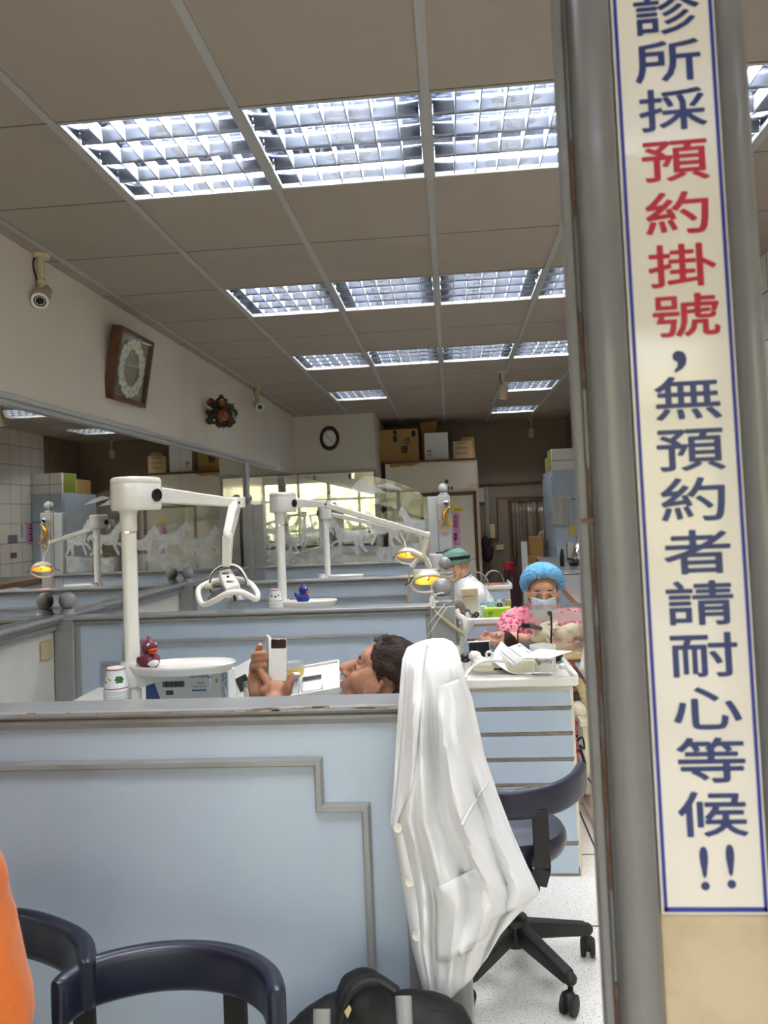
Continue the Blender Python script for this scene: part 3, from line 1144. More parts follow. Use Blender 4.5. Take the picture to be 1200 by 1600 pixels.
# ================================================================== dental units: pole, tray, arm and lamp
def pole_stand(label, px, Y, hw, hpx, hpy, dial, tray, joint, knuckle, fore, beige=False):
    """white pole with housing; joint = end of the upper arm, knuckle = end of the forearm"""
    k = Y / F
    base = at(px, 1000, Y)
    x, y = base.x, Y
    top = at(hpx, hpy, Y)
    r_ = thing('dental_light_stand', label, 'dental light', (x, y, 0), 'white dental light poles')
    mb = MB().lathe([(0, 0), (.055, 0), (.055, .02), (.045, .03), (.034, .06), (.028, .08), (.0265, .935), (.0245, .94), (.0245, top.z - .125), (0, top.z - .124)], 28, (x, y, 0))
    mb.build('pole', 'enamel', r_)
    mb = MB().lathe([(0, top.z - .127), (.0255, top.z - .127), (.0255, top.z - .118), (0, top.z - .118)], 28, (x, y, 0))
    mb.build('steel_ring', 'chrome', r_)
    mb = MB().lathe([(0, .885), (.038, .886), (.040, .892), (.040, .958), (.037, .964), (0, .965)], 28, (x, y, 0))
    c_ = mb.build('collar', 'enamel', r_)
    mb = MB().ball((x - .012, y - .039, .925), (.005, .004, .007), 8, 6)
    mb.build('set_screw', 'black', c_)
    # tray: shallow rounded triangle dish on a gusset
    tw, td = tray
    outl = bez([(x + .02, y - .05, 0), (x + tw * .45, y - td * .55, 0), (x + tw * .92, y - td * .34, 0), (x + tw, y + .02, 0), (x + tw * .82, y + td * .42, 0), (x + tw * .40, y + td * .46, 0), (x + .03, y + td * .2, 0), (x + .005, y, 0)], 8, True)
    cx_, cy_ = x + tw * .5, y
    n = len(outl)
    mb = MB()
    prof_ = [(.86, .938), (.93, .926), (1.0, .944), (1.02, .952), (.995, .955), (.955, .946), (.90, .941), (.84, .940)]
    vs = [(cx_ + (p.x - cx_) * f_, cy_ + (p.y - cy_) * f_, z_) for f_, z_ in prof_ for p in outl]
    fs = []
    for i in range(len(prof_) - 1):
        for j in range(n):
            j2 = (j + 1) % n
            fs.append((i * n + j, i * n + j2, (i + 1) * n + j2, (i + 1) * n + j))
    fs.append(tuple(range(n))[::-1])
    fs.append(tuple((len(prof_) - 1) * n + j for j in range(n)))
    mb.add(vs, fs)
    mb.build('tray', 'enamel', r_, angle=60)
    mb = MB().prism([(0, 0), (.0, -.055), (.02, -.05), (tw * .55, -.002), (tw * .55, 0)], .05, Matrix(((1, 0, 0, x + .03), (0, 0, -1, y + .025), (0, 1, 0, .936), (0, 0, 0, 1))))
    mb.build('tray_bracket', 'enamel', r_, bevel=.004)
    # housing at the top
    jd = (Vector(joint) - top)
    jd.z = 0
    ex = jd.normalized()
    hl = hw * .60
    cxh = Vector((x, y, 0)) + ex * (hw * .5 - .050)
    Rz = frame_of((cxh.x, cxh.y, top.z), ex, (-ex.y, ex.x, 0))
    mb = MB()
    lv = [(-.053, .93), (-.049, .975), (-.040, .995), (.033, 1.0), (.0345, .985), (.036, .985), (.0375, 1.0), (.048, .99), (.055, .94), (.058, .82)]
    rings = []
    for z_, s_ in lv:
        rr = rrect(hw * s_, hl * 1.05 * s_, hl * .44 * s_, 6)
        rings.append([Rz @ Vector((a, b, z_)) for a, b in rr])
    n = len(rings[0])
    mb.add([p for r in rings for p in r], [(i * n + j, i * n + (j + 1) % n, (i + 1) * n + (j + 1) % n, (i + 1) * n + j) for i in range(len(rings) - 1) for j in range(n)] + [tuple(range(n))[::-1], tuple((len(rings) - 1) * n + j for j in range(n))])
    mb.lathe([(0, top.z - .12), (.0275, top.z - .12), (.0275, top.z - .064), (.031, top.z - .056), (.036, top.z - .051)], 24, (x, y, 0))
    hs = mb.build('head_housing', 'enamel', r_, angle=45)
    sd = Vector((-ex.y, ex.x, 0))
    if sd.y > 0:
        sd = -sd
    dp = cxh + ex * hw * .20 + sd * hl * .525
    dp.z = top.z - .004
    mb = MB().lathe([(0, -.004), (.021, -.004), (.022, .004), (.020, .006), (.016, .006), (.016, .004), (0, .004)], 24, dp, sd)
    mb.lathe([(.003, .004), (.003, .008), (0, .008)], 8, dp + Vector((0, 0, .01)), sd)
    dl = mb.build('dial', 'black', hs)
    # upper arm
    j = Vector(joint)
    a0 = cxh + ex * hw * .45
    a0.z = top.z
    mb = MB().bar(a0, j, .030, .056, w2=.028, h2=.034)
    mb.build('upper_arm', 'enamel', r_, bevel=.006)
    mb = MB().lathe([(0, -.022), (.020, -.022), (.022, -.018), (.022, .018), (.020, .022), (0, .022)], 18, j)
    mb.box(j + Vector((.004, 0, .002)), (.062, .036, .040))
    mb.build('elbow', 'enamel', r_, bevel=.003)
    mb = MB().box(j + Vector((.008, -.018, 0)), (.03, .004, .010))
    mb.build('elbow_slot', 'black', r_)
    kn = Vector(knuckle)
    dirn = (kn - j).normalized()
    mb = MB().bar(j + dirn * .015, kn, .036, .050, w2=.030, h2=.042, up=Vector((0, 1, 0)))
    mb.build('forearm', 'enamel', r_, bevel=.006)
    mb = MB()
    if len(fore) > 2:
        mb.tube(bez(fore, 6), .0065 if not beige else .0085, 10)
    else:
        mb.bar(fore[0], fore[1], .036, .034, w2=.030, h2=.026, up=Vector((0, 1, 0)))
    mb.ball(kn, (.019, .019, .022), 14, 10)
    mb.build('drop_link', 'enamel', r_, bevel=0 if len(fore) > 2 else .005)
    return r_


# --- first unit, its lamp turned with its back to us
e1 = at(368, 786, 2.95)
k1 = at(356, 838, 2.80)
l1 = at(354, 886, 2.80)
U1 = pole_stand('nearest white lamp pole with tray holding the maroon duck', 206, 2.50, .175, 216, 772, True, (.335, .17), e1, k1, [k1, l1])
# back-turned lamp head
lh = MB()
H = lambda px, py, Y: at(px, py, Y)
loop = bez([H(310, 922, 2.76), H(316, 944, 2.72), H(336, 938, 2.68), H(356, 927, 2.66), H(378, 926, 2.67), H(400, 936, 2.70), H(402, 926, 2.76), H(390, 911, 2.84), H(372, 905, 2.88), H(345, 906, 2.88), H(325, 911, 2.84)], 6, True)
lmp = MB().tube(loop, .0105, 10, closed=True, flat=1.0).build('handle_loop', 'enamel', U1)
arc = bez([H(331, 925, 2.78), H(329, 905, 2.79), H(339, 889, 2.80), H(357, 883, 2.80), H(373, 887, 2.80), H(384, 903, 2.79), H(386, 915, 2.78)], 6)
MB().tube(arc, .006, 8).build('yoke', 'enamel', U1)
MB().tube([p + Vector((0, -.006, -.003)) for p in arc], .003, 6).build('yoke_cable', 'black', U1)
MB().lathe([(0, -.012), (.011, -.012), (.011, .012), (0, .012)], 14, H(326, 916, 2.77), (1, 0, 0)).build('yoke_pivot', 'cream', U1)
bx0, bx1 = H(352, 899, 2.84), H(365, 924, 2.68)
mb = MB().bar(bx0, bx1, .052, .045, up=Vector((0, -.5, 1)))
hb = mb.build('lamp_body', 'enamel', U1, bevel=.007)
dd = (bx1 - bx0).normalized()
nn = Vector((0, -.5, 1))
nn = (nn - dd * nn.dot(dd)).normalized()
mb = MB().lathe([(0, 0), (.005, 0), (.005, .006), (0, .007)], 10, (bx0 + bx1) / 2 + nn * .022, nn)
mb.build('lamp_screw', 'black', hb)
xx = dd.cross(nn)
mb = MB()
for t_ in (.20, .72):
    for q in range(4):
        mb.box(bx0 + (bx1 - bx0) * (t_ + .035 * q) + nn * .0228 + xx * 0, (.028, .004, .0012))
mb.build('vent', 'pink_skin_screen', hb)
mb = MB().tube([bx1 + Vector((.002, -.004, 0)), bx1 + Vector((.006, -.014, -.016)), bx1 + Vector((.010, -.02, -.030))], [.004, .004, .005], 8)
mb.lathe([(0, 0), (.008, 0), (.008, .006), (0, .006)], 12, bx1 + dd * .0 + Vector((0, -.001, 0)), dd)
mb.build('toggle_switch', 'black', hb)
mb = MB()
rc = H(358, 925, 2.80)
mb.grid(lambda u, v: rc + Vector((.085 * math.sin(v * 1.35) * math.cos(u * 2 * PI), .045 * math.sin(v * 1.35) * math.sin(u * 2 * PI), .060 * math.cos(v * 1.35) - .04)), 28, 8)
mb.build('lamp_reflector', 'steel', U1)
mb = MB().grid(lambda u, v: rc + Vector((.082 * math.sin(v * 1.4) * math.cos(u * 2 * PI), .045 * math.sin(v * 1.4) * math.sin(u * 2 * PI), -.055 * math.cos(v * 1.4) - .024)), 24, 6)
mb.build('splash_cover', 'cover', U1)


def lit_lamp(root_, c, fd, w, hang):
    """small lamp head: hood open toward fd, amber reflector, bulb, wire guard handle"""
    fd = Vector(fd).normalized()
    R = rot_to(fd)
    mb = MB()

    def hood(u, v):
        a = 2 * PI * u
        rr = .35 + .65 * v ** .6
        return c + R @ Vector((w * rr * math.cos(a), w * .62 * rr * math.sin(a), -.035 + .055 * v * v))
    mb.grid(hood, 24, 6)
    hd = mb.build('lamp_hood', 'enamel_beige', root_, solid=.003)
    mb = MB().grid(lambda u, v: hood(u, v) + fd * .005 - (hood(u, v) - c) * .06, 24, 6)
    mb.build('glow_tinted_reflector', 'lampshade_glow', hd)
    mb = MB().ball(c + fd * -.004, (.015, .015, .015), 12, 8)
    mb.build('lit_bulb', 'bulb', hd)
    up = Vector((0, 0, 1))
    sd = fd.cross(up).normalized()
    up2 = sd.cross(fd).normalized()
    pts = bez([c + sd * w * .95 + fd * .01, c + sd * w * 1.12 + fd * .03 - up2 * w * .45, c + sd * w * .55 + fd * .05 - up2 * w * .95, c - sd * w * .45 + fd * .05 - up2 * w * .98, c - sd * w * 1.1 + fd * .03 - up2 * w * .5, c - sd * w * .95 + fd * .01], 6)
    MB().tube(pts, .0075, 8).build('guard_handle', 'enamel', root_)
    mb = MB()
    for s_ in (-1, 1):
        mb.bar(c + sd * w * .9 * s_ - up2 * w * .2, c + sd * w * 1.5 * s_ - up2 * w * .55 + fd * .02, .010, .006)
    mb.build('grip_bar', 'black', root_)
    MB().tube(bez([Vector(hang), (Vector(hang) + c) / 2 + fd * .012, c + up2 * .01 + fd * .02, c + fd * .005], 5), .0075, 8).build('lamp_stem', 'enamel', root_)


# --- second unit, lit lamp over the second patient
e2 = at(506, 788, 4.55)
k2 = at(668, 836, 4.60)
U2 = pole_stand('white lamp pole beside the navy blue duck, its amber lamp lit', 444, 4.30, .165, 457, 785, True, (.30, .16), e2, k2, [k2, at(661, 862, 4.6), at(669, 874, 4.6), at(673, 884, 4.58)])
lit_lamp(U2, at(668, 902, 4.58), (.15, -.52, -.84), .086, at(673, 882, 4.6))
# --- third unit
e3 = at(508, 802, 6.30)
k3 = at(622, 826, 6.40)
U3 = pole_stand('farthest white lamp pole in front of the etched horses, its amber lamp lit', 516, 6.10, .155, 516, 800, True, (.28, .15), e3, k3, [k3, at(627, 838, 6.4), at(632, 845, 6.4)])
lit_lamp(U3, at(636, 864, 6.38), (-.10, -.50, -.86), .088, at(632, 846, 6.4))
# beige jointed x-ray head behind the lamps
xr = thing('x_ray_machine', 'beige jointed x-ray arm between the two lit lamps', 'x-ray arm', at(668, 900, 5.25))
MB().tube([at(668, 838, 5.3), at(665, 850, 5.3), at(658, 872, 5.3)], [.021, .022, .021], 16).build('upper_tube', 'enamel_beige', xr)
MB().tube([at(643, 862, 5.25), at(662, 871, 5.25)], [.024, .022], 16).build('cone_tube', 'enamel_beige', xr)
MB().tube([at(643, 886, 5.25), at(655, 868, 5.25)], [.018, .014], 14).build('lower_tube', 'enamel_beige', xr)
MB().tube(bez([at(650, 866, 5.27), at(662, 870, 5.27), at(668, 886, 5.27)], 6), .012, 10).build('fork', 'enamel_beige', xr)
MB().span(at(646, 903, 5.22), at(684, 888, 5.30)).build('control_head', 'enamel_beige', xr, bevel=.006)
mb = MB().tube([at(640, 892, 5.25), at(638, 930, 5.25), at(638, 1000, 5.25)], .006, 8)
mb.build('drop_cable', 'strap', xr)
mb = MB().span(Vector((at(676, 905, 5.26).x - .015, 5.235, 0)), Vector((at(676, 905, 5.26).x + .015, 5.265, at(676, 902, 5.26).z)))
mb.build('stand_column', 'enamel_beige', xr)


# ---- delivery cabinets that carry the pole bases and trays (their tops just out of sight behind the partitions)
def unit_cabinet(label, x0, x1, y0, y1, zt):
    r_ = thing('dental_unit_cabinet', label, 'cabinet', ((x0 + x1) / 2, (y0 + y1) / 2, 0), 'cuspidor cabinets behind the partitions')
    MB().span((x0, y0, .06), (x1, y1, zt)).build('body', 'enamel', r_, bevel=.012)
    MB().span((x0 + .03, y0 + .03, 0), (x1 - .03, y1 - .03, .06)).build('plinth', 'black', r_)
    return r_


zc1 = .80
unit_cabinet('white cuspidor cabinet below the nearest duck tray', -1.36, -.60, 2.565, 2.90, zc1)

# the white shelf standing by the first pole carries cups, glove box and monitor
# ---- paper cups
def cup_proto(pat):
    r_ = thing('paper_cup', 'x', 'cup', (0, 0, 0))
    prof_ = [(0, .003), (.0262, .003), (.0262, 0), (.0275, 0), (.0375, .068), (.0392, .070), (.0392, .073), (.0372, .074), (.0362, .070), (.0265, .006), (0, .006)]
    MB().lathe(prof_, 28).build('cup_body', 'white_paper', r_)
    return r_


def cup_stack(px, py, Y, n, lab_top, lab_rest, group, motif):
    """upside-down stack, bottom of the top cup up at (px,py)"""
    p = at(px, py, Y)
    pr = cup_proto(0)
    for i in range(n):
        c = pr if i == 0 else copy_tree(pr)
        c.location = (p.x, p.y, p.z - .0075 * (i))
        c.rotation_euler = (PI, 0, 0)
        c['label'] = lab_top if i == 0 else lab_rest
        c['group'] = group
        if i == 0:
            top = c
    # printed pattern on the top cup
    mb = MB()
    for z_, mi in ((.006, 0), (.063, 0)):
        r0 = .0276 + .0100 * z_ / .068 + .0006
        mb.lathe([(r0, -z_ - .0015), (r0 + .0003, -z_ + .0015)], 28, p, (0, 0, 1), mi, caps=False)

    def dot(a, z_, r, mi):
        z_ = z_ * .80
        rr = .0278 + .0100 * z_ / .068
        c = p + Vector((rr * math.sin(a), -rr * math.cos(a), -z_))
        mb.lathe([(0, .0006), (r, .0004), (r, 0)], 8, c, (math.sin(a), -math.cos(a), -.1), mi)
    if motif:
        for a, z_ in ((.5, .036), (.7, .036), (.9, .037), (.4, .044), (.6, .045), (.8, .045), (1.0, .045), (.5, .053), (.7, .053), (.9, .054)):
            dot(a, z_, .0046, 1)
        for a, z_ in ((-.35, .040), (-.25, .042), (-.15, .045)):
            dot(a, z_, .0035, 2)
        for a, z_ in ((-.75, .054), (-.68, .052)):
            dot(a, z_, .0035, 0)
    else:
        for a, z_, mi in ((-.4, .045, 0), (.2, .05, 3), (.7, .042, 4)):
            dot(a, z_, .006, mi)
    mb.build('printed_pattern', ['sign_red', 'leaf_green', 'yellow', 'ink', 'beak'], top, smooth=False)
    return top


M['leaf_green'] = mat('green_print', (40, 120, 50), 0.6)
cup_stack(181, 1042, 2.42, 7, 'topmost printed paper cup of the stack by the nearest pole', 'white rim of a nested paper cup under the printed one by the nearest pole', 'paper cups by the nearest pole', True)
cup_stack(430, 920, 4.22, 6, 'topmost paper cup of the stack left of the navy blue duck', 'nested paper cup in the stack left of the navy blue duck', 'paper cups by the second pole', False)
cup_stack(503, 897, 5.98, 4, 'topmost paper cup of the stack beside the farthest pole', 'nested paper cup in the stack beside the farthest pole', 'paper cups by the third pole', False)
for px, py, Y, n_, nm in ((181, 1042, 2.42, 7, 'nearest'), (430, 920, 4.22, 6, 'second'), (503, 897, 5.98, 4, 'farthest')):
    p = at(px, py, Y)
    zb = p.z - .0075 * (n_ - 1) - .0745
    o = MB().span((p.x - .055, p.y - .055, .0), (p.x + .055, p.y + .055, zb)).build('cup_dispenser', 'enamel', bevel=.006)
    tag(o, 'white cup dispenser pedestal under the cup stack at the %s pole' % nm, 'dispenser')
    o['group'] = 'cup dispensers'


# ---- ducks
def duck(name, c, s, fd, body, belly, label):
    r_ = thing(name, label, 'rubber duck', c)
    fd = Vector(fd).normalized()
    R = frame_of(c, fd, Vector((-fd.y, fd.x, 0)))
    q = lambda x, y, z: R @ Vector((x * s, y * s, z * s))
    R3 = R.to_3x3()
    mb = MB()
    mb.ball(q(0, 0, .30), (.42 * s, .34 * s, .31 * s), 24, 14, R3)
    mb.ball(q(.06, 0, .26), (.36 * s, .31 * s, .26 * s), 24, 14, R3)
    mb.tube([q(-.26, 0, .38), q(-.44, 0, .50), q(-.54, 0, .64)], [.17 * s, .11 * s, .03 * s], 12)
    for sg_ in (-1, 1):
        mb.ball(q(-.06, .30 * sg_, .34), (.24 * s, .09 * s, .15 * s), 14, 8, R3)
    mb.ball(q(.06, 0, .78), (.29 * s, .28 * s, .28 * s), 24, 14, R3)
    mb.tube([q(.05, 0, 1.0), q(0, 0, 1.10), q(-.04, 0, 1.15)], [.10 * s, .06 * s, .02 * s], 10)
    b_ = fuse(mb, 'body', body, r_, .022 * s * 1.0, 3)
    mb = MB()
    mb.ball(q(.34, 0, .70), (.17 * s, .16 * s, .045 * s), 14, 8, R3 @ Matrix.Rotation(-.35, 3, 'Y'))
    mb.ball(q(.32, 0, .63), (.14 * s, .13 * s, .04 * s), 14, 8, R3 @ Matrix.Rotation(.15, 3, 'Y'))
    mb.build('beak', 'beak', r_)
    for sg_ in (-1, 1):
        e_ = MB().ball(q(.262, .125 * sg_, .85), (.035 * s, .068 * s, .085 * s), 14, 10, R3 @ Matrix.Rotation(.42 * sg_, 3, 'Z'))
        eo = e_.build('eye', 'white', r_)
        MB().ball(q(.292, .122 * sg_, .845), (.016 * s, .032 * s, .042 * s), 10, 8, R3 @ Matrix.Rotation(.42 * sg_, 3, 'Z')).build('pupil', 'black', eo)
    if belly:
        MB().ball(q(.20, 0, .27), (.25 * s, .24 * s, .19 * s), 18, 10, R3).build('breast_patch', belly, r_)
    return r_


dz = at(234, 1040, 2.47)
duck('rubber_duck', (dz.x + .004, 2.455, .9415), .094, (.72, -.69, 0), 'maroon', 'cloth_white', 'maroon rubber duck with orange beak sitting on the nearest tray')
dz = at(472, 933, 4.26)
duck('rubber_duck', (dz.x, 4.28, .9415), .092, (.97, -.2, 0), 'duck_blue', None, 'navy blue rubber duck sitting on the second tray')

# ---- glove box under the nearest tray
gp = at(232, 1088, 2.62)
gq = at(330, 1047, 2.62)
gb = thing('glove_box', 'white and blue glove carton under the nearest white tray', 'box', ((gp.x + gq.x) / 2, 2.66, zc1))
zb_ = zc1
MB().span((gp.x, 2.60, zb_), (gq.x, 2.70, gq.z)).build('carton', 'white_paper', gb, bevel=.002)
MB().prism([(gp.x, zb_), (gp.x + .055, zb_), (gp.x + .03, zb_ + .07), (gp.x + .004, gq.z), (gp.x, gq.z)], .0008, Matrix(((1, 0, 0, 0), (0, 0, -1, 2.6), (0, 1, 0, 0), (0, 0, 0, 1)))).build('blue_panel', 'box_print', gb, smooth=False)
mb = MB()
random.seed(2)
x_ = at(254, 1070, 2.599).x
for i in range(24):
    w_ = random.choice((.0012, .002, .0028))
    mb.span((x_, 2.5988, at(254, 1074, 2.599).z), (x_ + w_, 2.5995, at(254, 1065, 2.599).z))
    x_ += w_ + random.choice((.0008, .0014))
x_ = at(259, 1080, 2.599).x
for i in range(9):
    w_ = random.choice((.0012, .002))
    mb.span((x_, 2.5988, at(259, 1086, 2.599).z), (x_ + w_, 2.5995, at(259, 1079, 2.599).z))
    x_ += w_ + .0012
mb.build('barcode', 'ink', gb, smooth=False)
Rup = lambda p: frame_of(p, (-1, 0, 0), (0, 0, -1))
text_mesh([('Medicom', .020, Rup(at(314, 1057, 2.598))), ('nitrile', .011, Rup(at(314, 1067, 2.598))), ('powder-free', .009, Rup(at(312, 1073, 2.598)))], 'printed_text', 'ink', gb)
MB().span(at(300, 1080, 2.5985), at(322, 1077, 2.5995)).build('print_bar', 'box_print', gb)
g2 = at(334, 1088, 2.56)
g3 = at(357, 1049, 2.56)
gb2 = thing('glove_box', 'small white carton with vertical blue lettering beside the nearest tray', 'box', ((g2.x + g3.x) / 2, 2.58, zc1))
MB().span((g2.x - .004, 2.555, zb_), (g3.x, 2.64, g3.z)).build('carton', 'white_paper', gb2, bevel=.002)
Rs = lambda p: frame_of(p, (0, 0, -1), (1, 0, 0))
text_mesh([('SafeTouch', .020, Rs(at(349, 1070, 2.553))), ('Medicom', .012, Rs(at(353.5, 1064, 2.553)))], 'printed_text', 'box_print', gb2)
MB().span(at(337, 1066, 2.5535), at(340, 1060, 2.5545)).build('orange_mark', 'beak', gb2)

# ---- tilted white monitor behind, jars, instrument tray with yellow tub
sp = at(385, 1075, 2.75)
wm = thing('scaler_console', 'white slanted console with small screen behind the phone hand', 'dental console', (sp.x, 2.8, .80))
Rt = frame_of(at(392, 1066, 2.72), (.92, .25, .42), (-.45, .2, .75))
mb = MB().box((0, 0, -.03), (.13, .15, .06))
for i in range(len(mb.v)):
    mb.v[i] = Rt @ mb.v[i]
mb.build('case', 'white', wm, bevel=.006)
mb = MB().box((-.025, .01, .0012), (.042, .05, .003))
for i in range(len(mb.v)):
    mb.v[i] = Rt @ mb.v[i]
mb.build('screen', 'screen', wm)
mb = MB()
mb.tube([Rt @ Vector((.035 + .022 * math.cos(a / 16 * 2 * PI), .02 + .022 * math.sin(a / 16 * 2 * PI), .002)) for a in range(14)], .0014, 6)
mb.build('dial_mark', 'ink', wm)
MB().span((sp.x - .06, 2.76, zc1 - .0), (sp.x + .05, 2.84, zc1 + .06)).build('foot', 'white', wm)
for i, (px, py, nm) in enumerate(((388, 1072, 'small steel-capped jar left of the phone hand'), (402, 1070, 'pale green-lidded jar beside the phone hand'))):
    p = at(px, py, 2.45)
    r_ = thing('dental_jar', nm, 'jar', (p.x, p.y, p.z - .06))
    MB().lathe([(0, -.075), (.015, -.075), (.015, -.006), (.013, 0), (0, 0)], 18, p).build('jar_body', 'plaster' if i == 0 else 'white', r_)
    MB().lathe([(0, 0), (.0165, 0), (.0165, .012), (.015, .014), (0, .014)], 18, p).build('lid', 'steel' if i == 0 else 'cream', r_)
# bracket tray
t0 = at(480, 1064, 2.75)
it = thing('instrument_tray', 'white bracket tray with steel dishes between the phone and the man', 'instrument tray', (t0.x, 2.75, .80))
Rt = frame_of(at(478, 1066, 2.72), (1, .1, .12), (.12, .9, .30))
mb = MB()
mb.box((0, 0, 0), (.24, .20, .012))
for c_, d_ in (((0, -.097, .008), (.24, .006, .014)), ((0, .097, .008), (.24, .006, .014)), ((-.117, 0, .008), (.006, .2, .014)), ((.117, 0, .008), (.006, .2, .014))):
    mb.box(c_, d_)
for i in range(len(mb.v)):
    mb.v[i] = Rt @ mb.v[i]
mb.build('tray_plate', 'enamel', it, bevel=.002)
for i, (x_, y_) in enumerate(((-.055, -.04), (.025, -.04))):
    mb = MB().box((x_, y_, .009), (.070, .085, .004))
    mb.box((x_, y_ + .042, .014), (.07, .004, .014))
    mb.box((x_ - .034, y_, .014), (.004, .085, .014))
    mb.box((x_ + .034, y_, .014), (.004, .085, .014))
    mb.v = [Rt @ v for v in mb.v]
    mb.build('steel_dish', 'steel', it, bevel=.001)
for y_ in (-.03, .03):
    pts = [Rt @ Vector(p) for p in ((.12, y_, -.002), (.155, y_, -.004), (.175, y_ + .005, .004), (.185, y_ + .008, .016))]
    MB().tube(pts, .0042, 8).build('handle_bar', 'steel', it)
mb = MB().span((t0.x - .02, 2.73, 0), (t0.x + .02, 2.77, .80)).build('tray_post', 'enamel', it)
yp = Rt @ Vector((-.045, .05, .01))
yb = thing('cotton_tub', 'clear yellow-bottomed tub on the instrument tray', 'tub', yp)
MB().lathe([(0, 0), (.030, 0), (.034, .024), (.0335, .024), (.029, .003), (0, .003)], 6, yp, sx=1.2).build('tub_base', 'yellow', yb, smooth=False)
MB().lathe([(.034, .024), (.028, .046), (0, .048)], 6, yp, sx=1.2).build('tub_lid', 'pale_plastic', yb, smooth=False)
MB().ball(yp + Vector((.012, -.03, .006)), (.022, .012, .009), 14, 8).build('cotton_ball', 'cloth_white', yb)


# ================================================================== stools
def stool(label, seat_c, zs, back_arc, zt, h, post_pts, thick=.036, base=True, base_rot=0.0, flip=False):
    """round seat, five-star base on castors, curved arm back; back_arc = list of (x,y) along the outer face"""
    r_ = thing('dental_stool', label, 'stool', (seat_c[0], seat_c[1], 0), 'navy dental stools')
    x, y = seat_c
    MB().lathe([(0, zs - .075), (.15, zs - .075), (.160, zs - .066), (.170, zs - .045), (.170, zs - .022), (.160, zs - .006), (.12, zs), (0, zs + .004)], 40, (x, y, 0)).build('seat', 'navy', r_)
    MB().lathe([(0, .16), (.025, .16), (.025, .30), (.016, .30), (.016, zs - .07), (0, zs - .07)], 16, (x, y, 0)).build('gas_column', 'black_metal', r_)
    mb = MB().lathe([(0, .085), (.045, .085), (.05, .10), (.042, .165), (0, .17)], 20, (x, y, 0))
    for i in range(5):
        a = base_rot + i * 2 * PI / 5
        d = Vector((math.cos(a), math.sin(a), 0))
        o_ = Vector((x, y, 0))
        mb.bar(o_ + d * .03 + Vector((0, 0, .125)), o_ + d * .235 + Vector((0, 0, .092)), .046, .050, w2=.036, h2=.034)
        mb.ball(o_ + d * .237 + Vector((0, 0, .090)), (.020, .020, .018), 12, 8)
    bs = mb.build('five_star_base', 'black_metal', r_, bevel=.006)
    for i in range(5):
        a = base_rot + i * 2 * PI / 5
        d = Vector((math.cos(a), math.sin(a), 0))
        o_ = Vector((x, y, 0)) + d * .237
        t = Vector((-d.y, d.x, 0)) * (1 if i % 2 else -1)
        t = (t + d * .5).normalized()
        ax = Vector((-t.y, t.x, 0))
        cst = MB()
        wc = o_ + t * .014 + Vector((0, 0, .028))
        for s_ in (-1, 1):
            cst.lathe([(0, -.009), (.020, -.009), (.028, -.006), (.028, .006), (.020, .009), (0, .009)], 20, wc + ax * .014 * s_, ax)
        c_ = cst.build('castor', 'rubber', r_)
        mb = MB().lathe([(0, .045), (.008, .045), (.008, .085), (0, .085)], 10, o_)
        mb.ball(wc + Vector((0, 0, .012)), (.022, .022, .026), 12, 8)
        mb.build('castor_fork', 'black_metal', c_)
    # back: rounded slab swept along an arc
    arc_ = bez([(p[0], p[1], 0) for p in back_arc], 8)
    n = len(arc_)
    mb = MB()
    sec = rrect(thick, h, thick * .46, 5)
    vs, fs = [], []
    k = len(sec)
    for i, p in enumerate(arc_):
        t = (arc_[min(i + 1, n - 1)] - arc_[max(i - 1, 0)]).normalized()
        nn_ = Vector((-t.y, t.x, 0))
        e_ = min(i, n - 1 - i)
        sc_ = (.55, .86, .96)[e_] if e_ < 3 else 1.0
        for a, b in sec:
            vs.append(p + nn_ * a * sc_ + Vector((0, 0, zt - h / 2 + b * (.85 + .15 * sc_))))
    for i in range(n - 1):
        for j in range(k):
            fs.append((i * k + j, i * k + (j + 1) % k, (i + 1) * k + (j + 1) % k, (i + 1) * k + j))
    fs += [tuple(range(k))[::-1], tuple((n - 1) * k + j for j in range(k))]
    mb.add(vs, fs)
    bk = mb.build('curved_back', 'navy', r_, angle=50)
    mb = MB()
    seam_pts = [p + Vector((0, 0, zt - .008)) for p in arc_]
    for i in range(len(post_pts) - 1):
        mb.bar(post_pts[i], post_pts[i + 1], .045, .012, up=Vector((0, 1, 0)))
    mb.build('back_post', 'black_metal', r_, bevel=.002)
    return r_, arc_, bk


# working stool behind the white coat
st2, arc2, bk2 = stool('navy stool on black castors right of the hanging white coat', (.137, 2.475), .445,
                       [(-.055, 2.44), (-.02, 2.34), (.06, 2.285), (.155, 2.275), (.26, 2.32), (.33, 2.41), (.372, 2.52)], .615, .085,
                       [Vector((.212, 2.275, .555)), Vector((.212, 2.262, .40)), Vector((.200, 2.285, .345)), Vector((.142, 2.43, .352))], base_rot=-.96)
e_ = arc2[-3]
MB().lathe([(0, 0), (.006, 0), (.005, .003), (0, .004)], 12, Vector((e_.x + .0165, e_.y - .008, .575)), (.9, -.4, 0)).build('back_screw', 'steel', bk2)
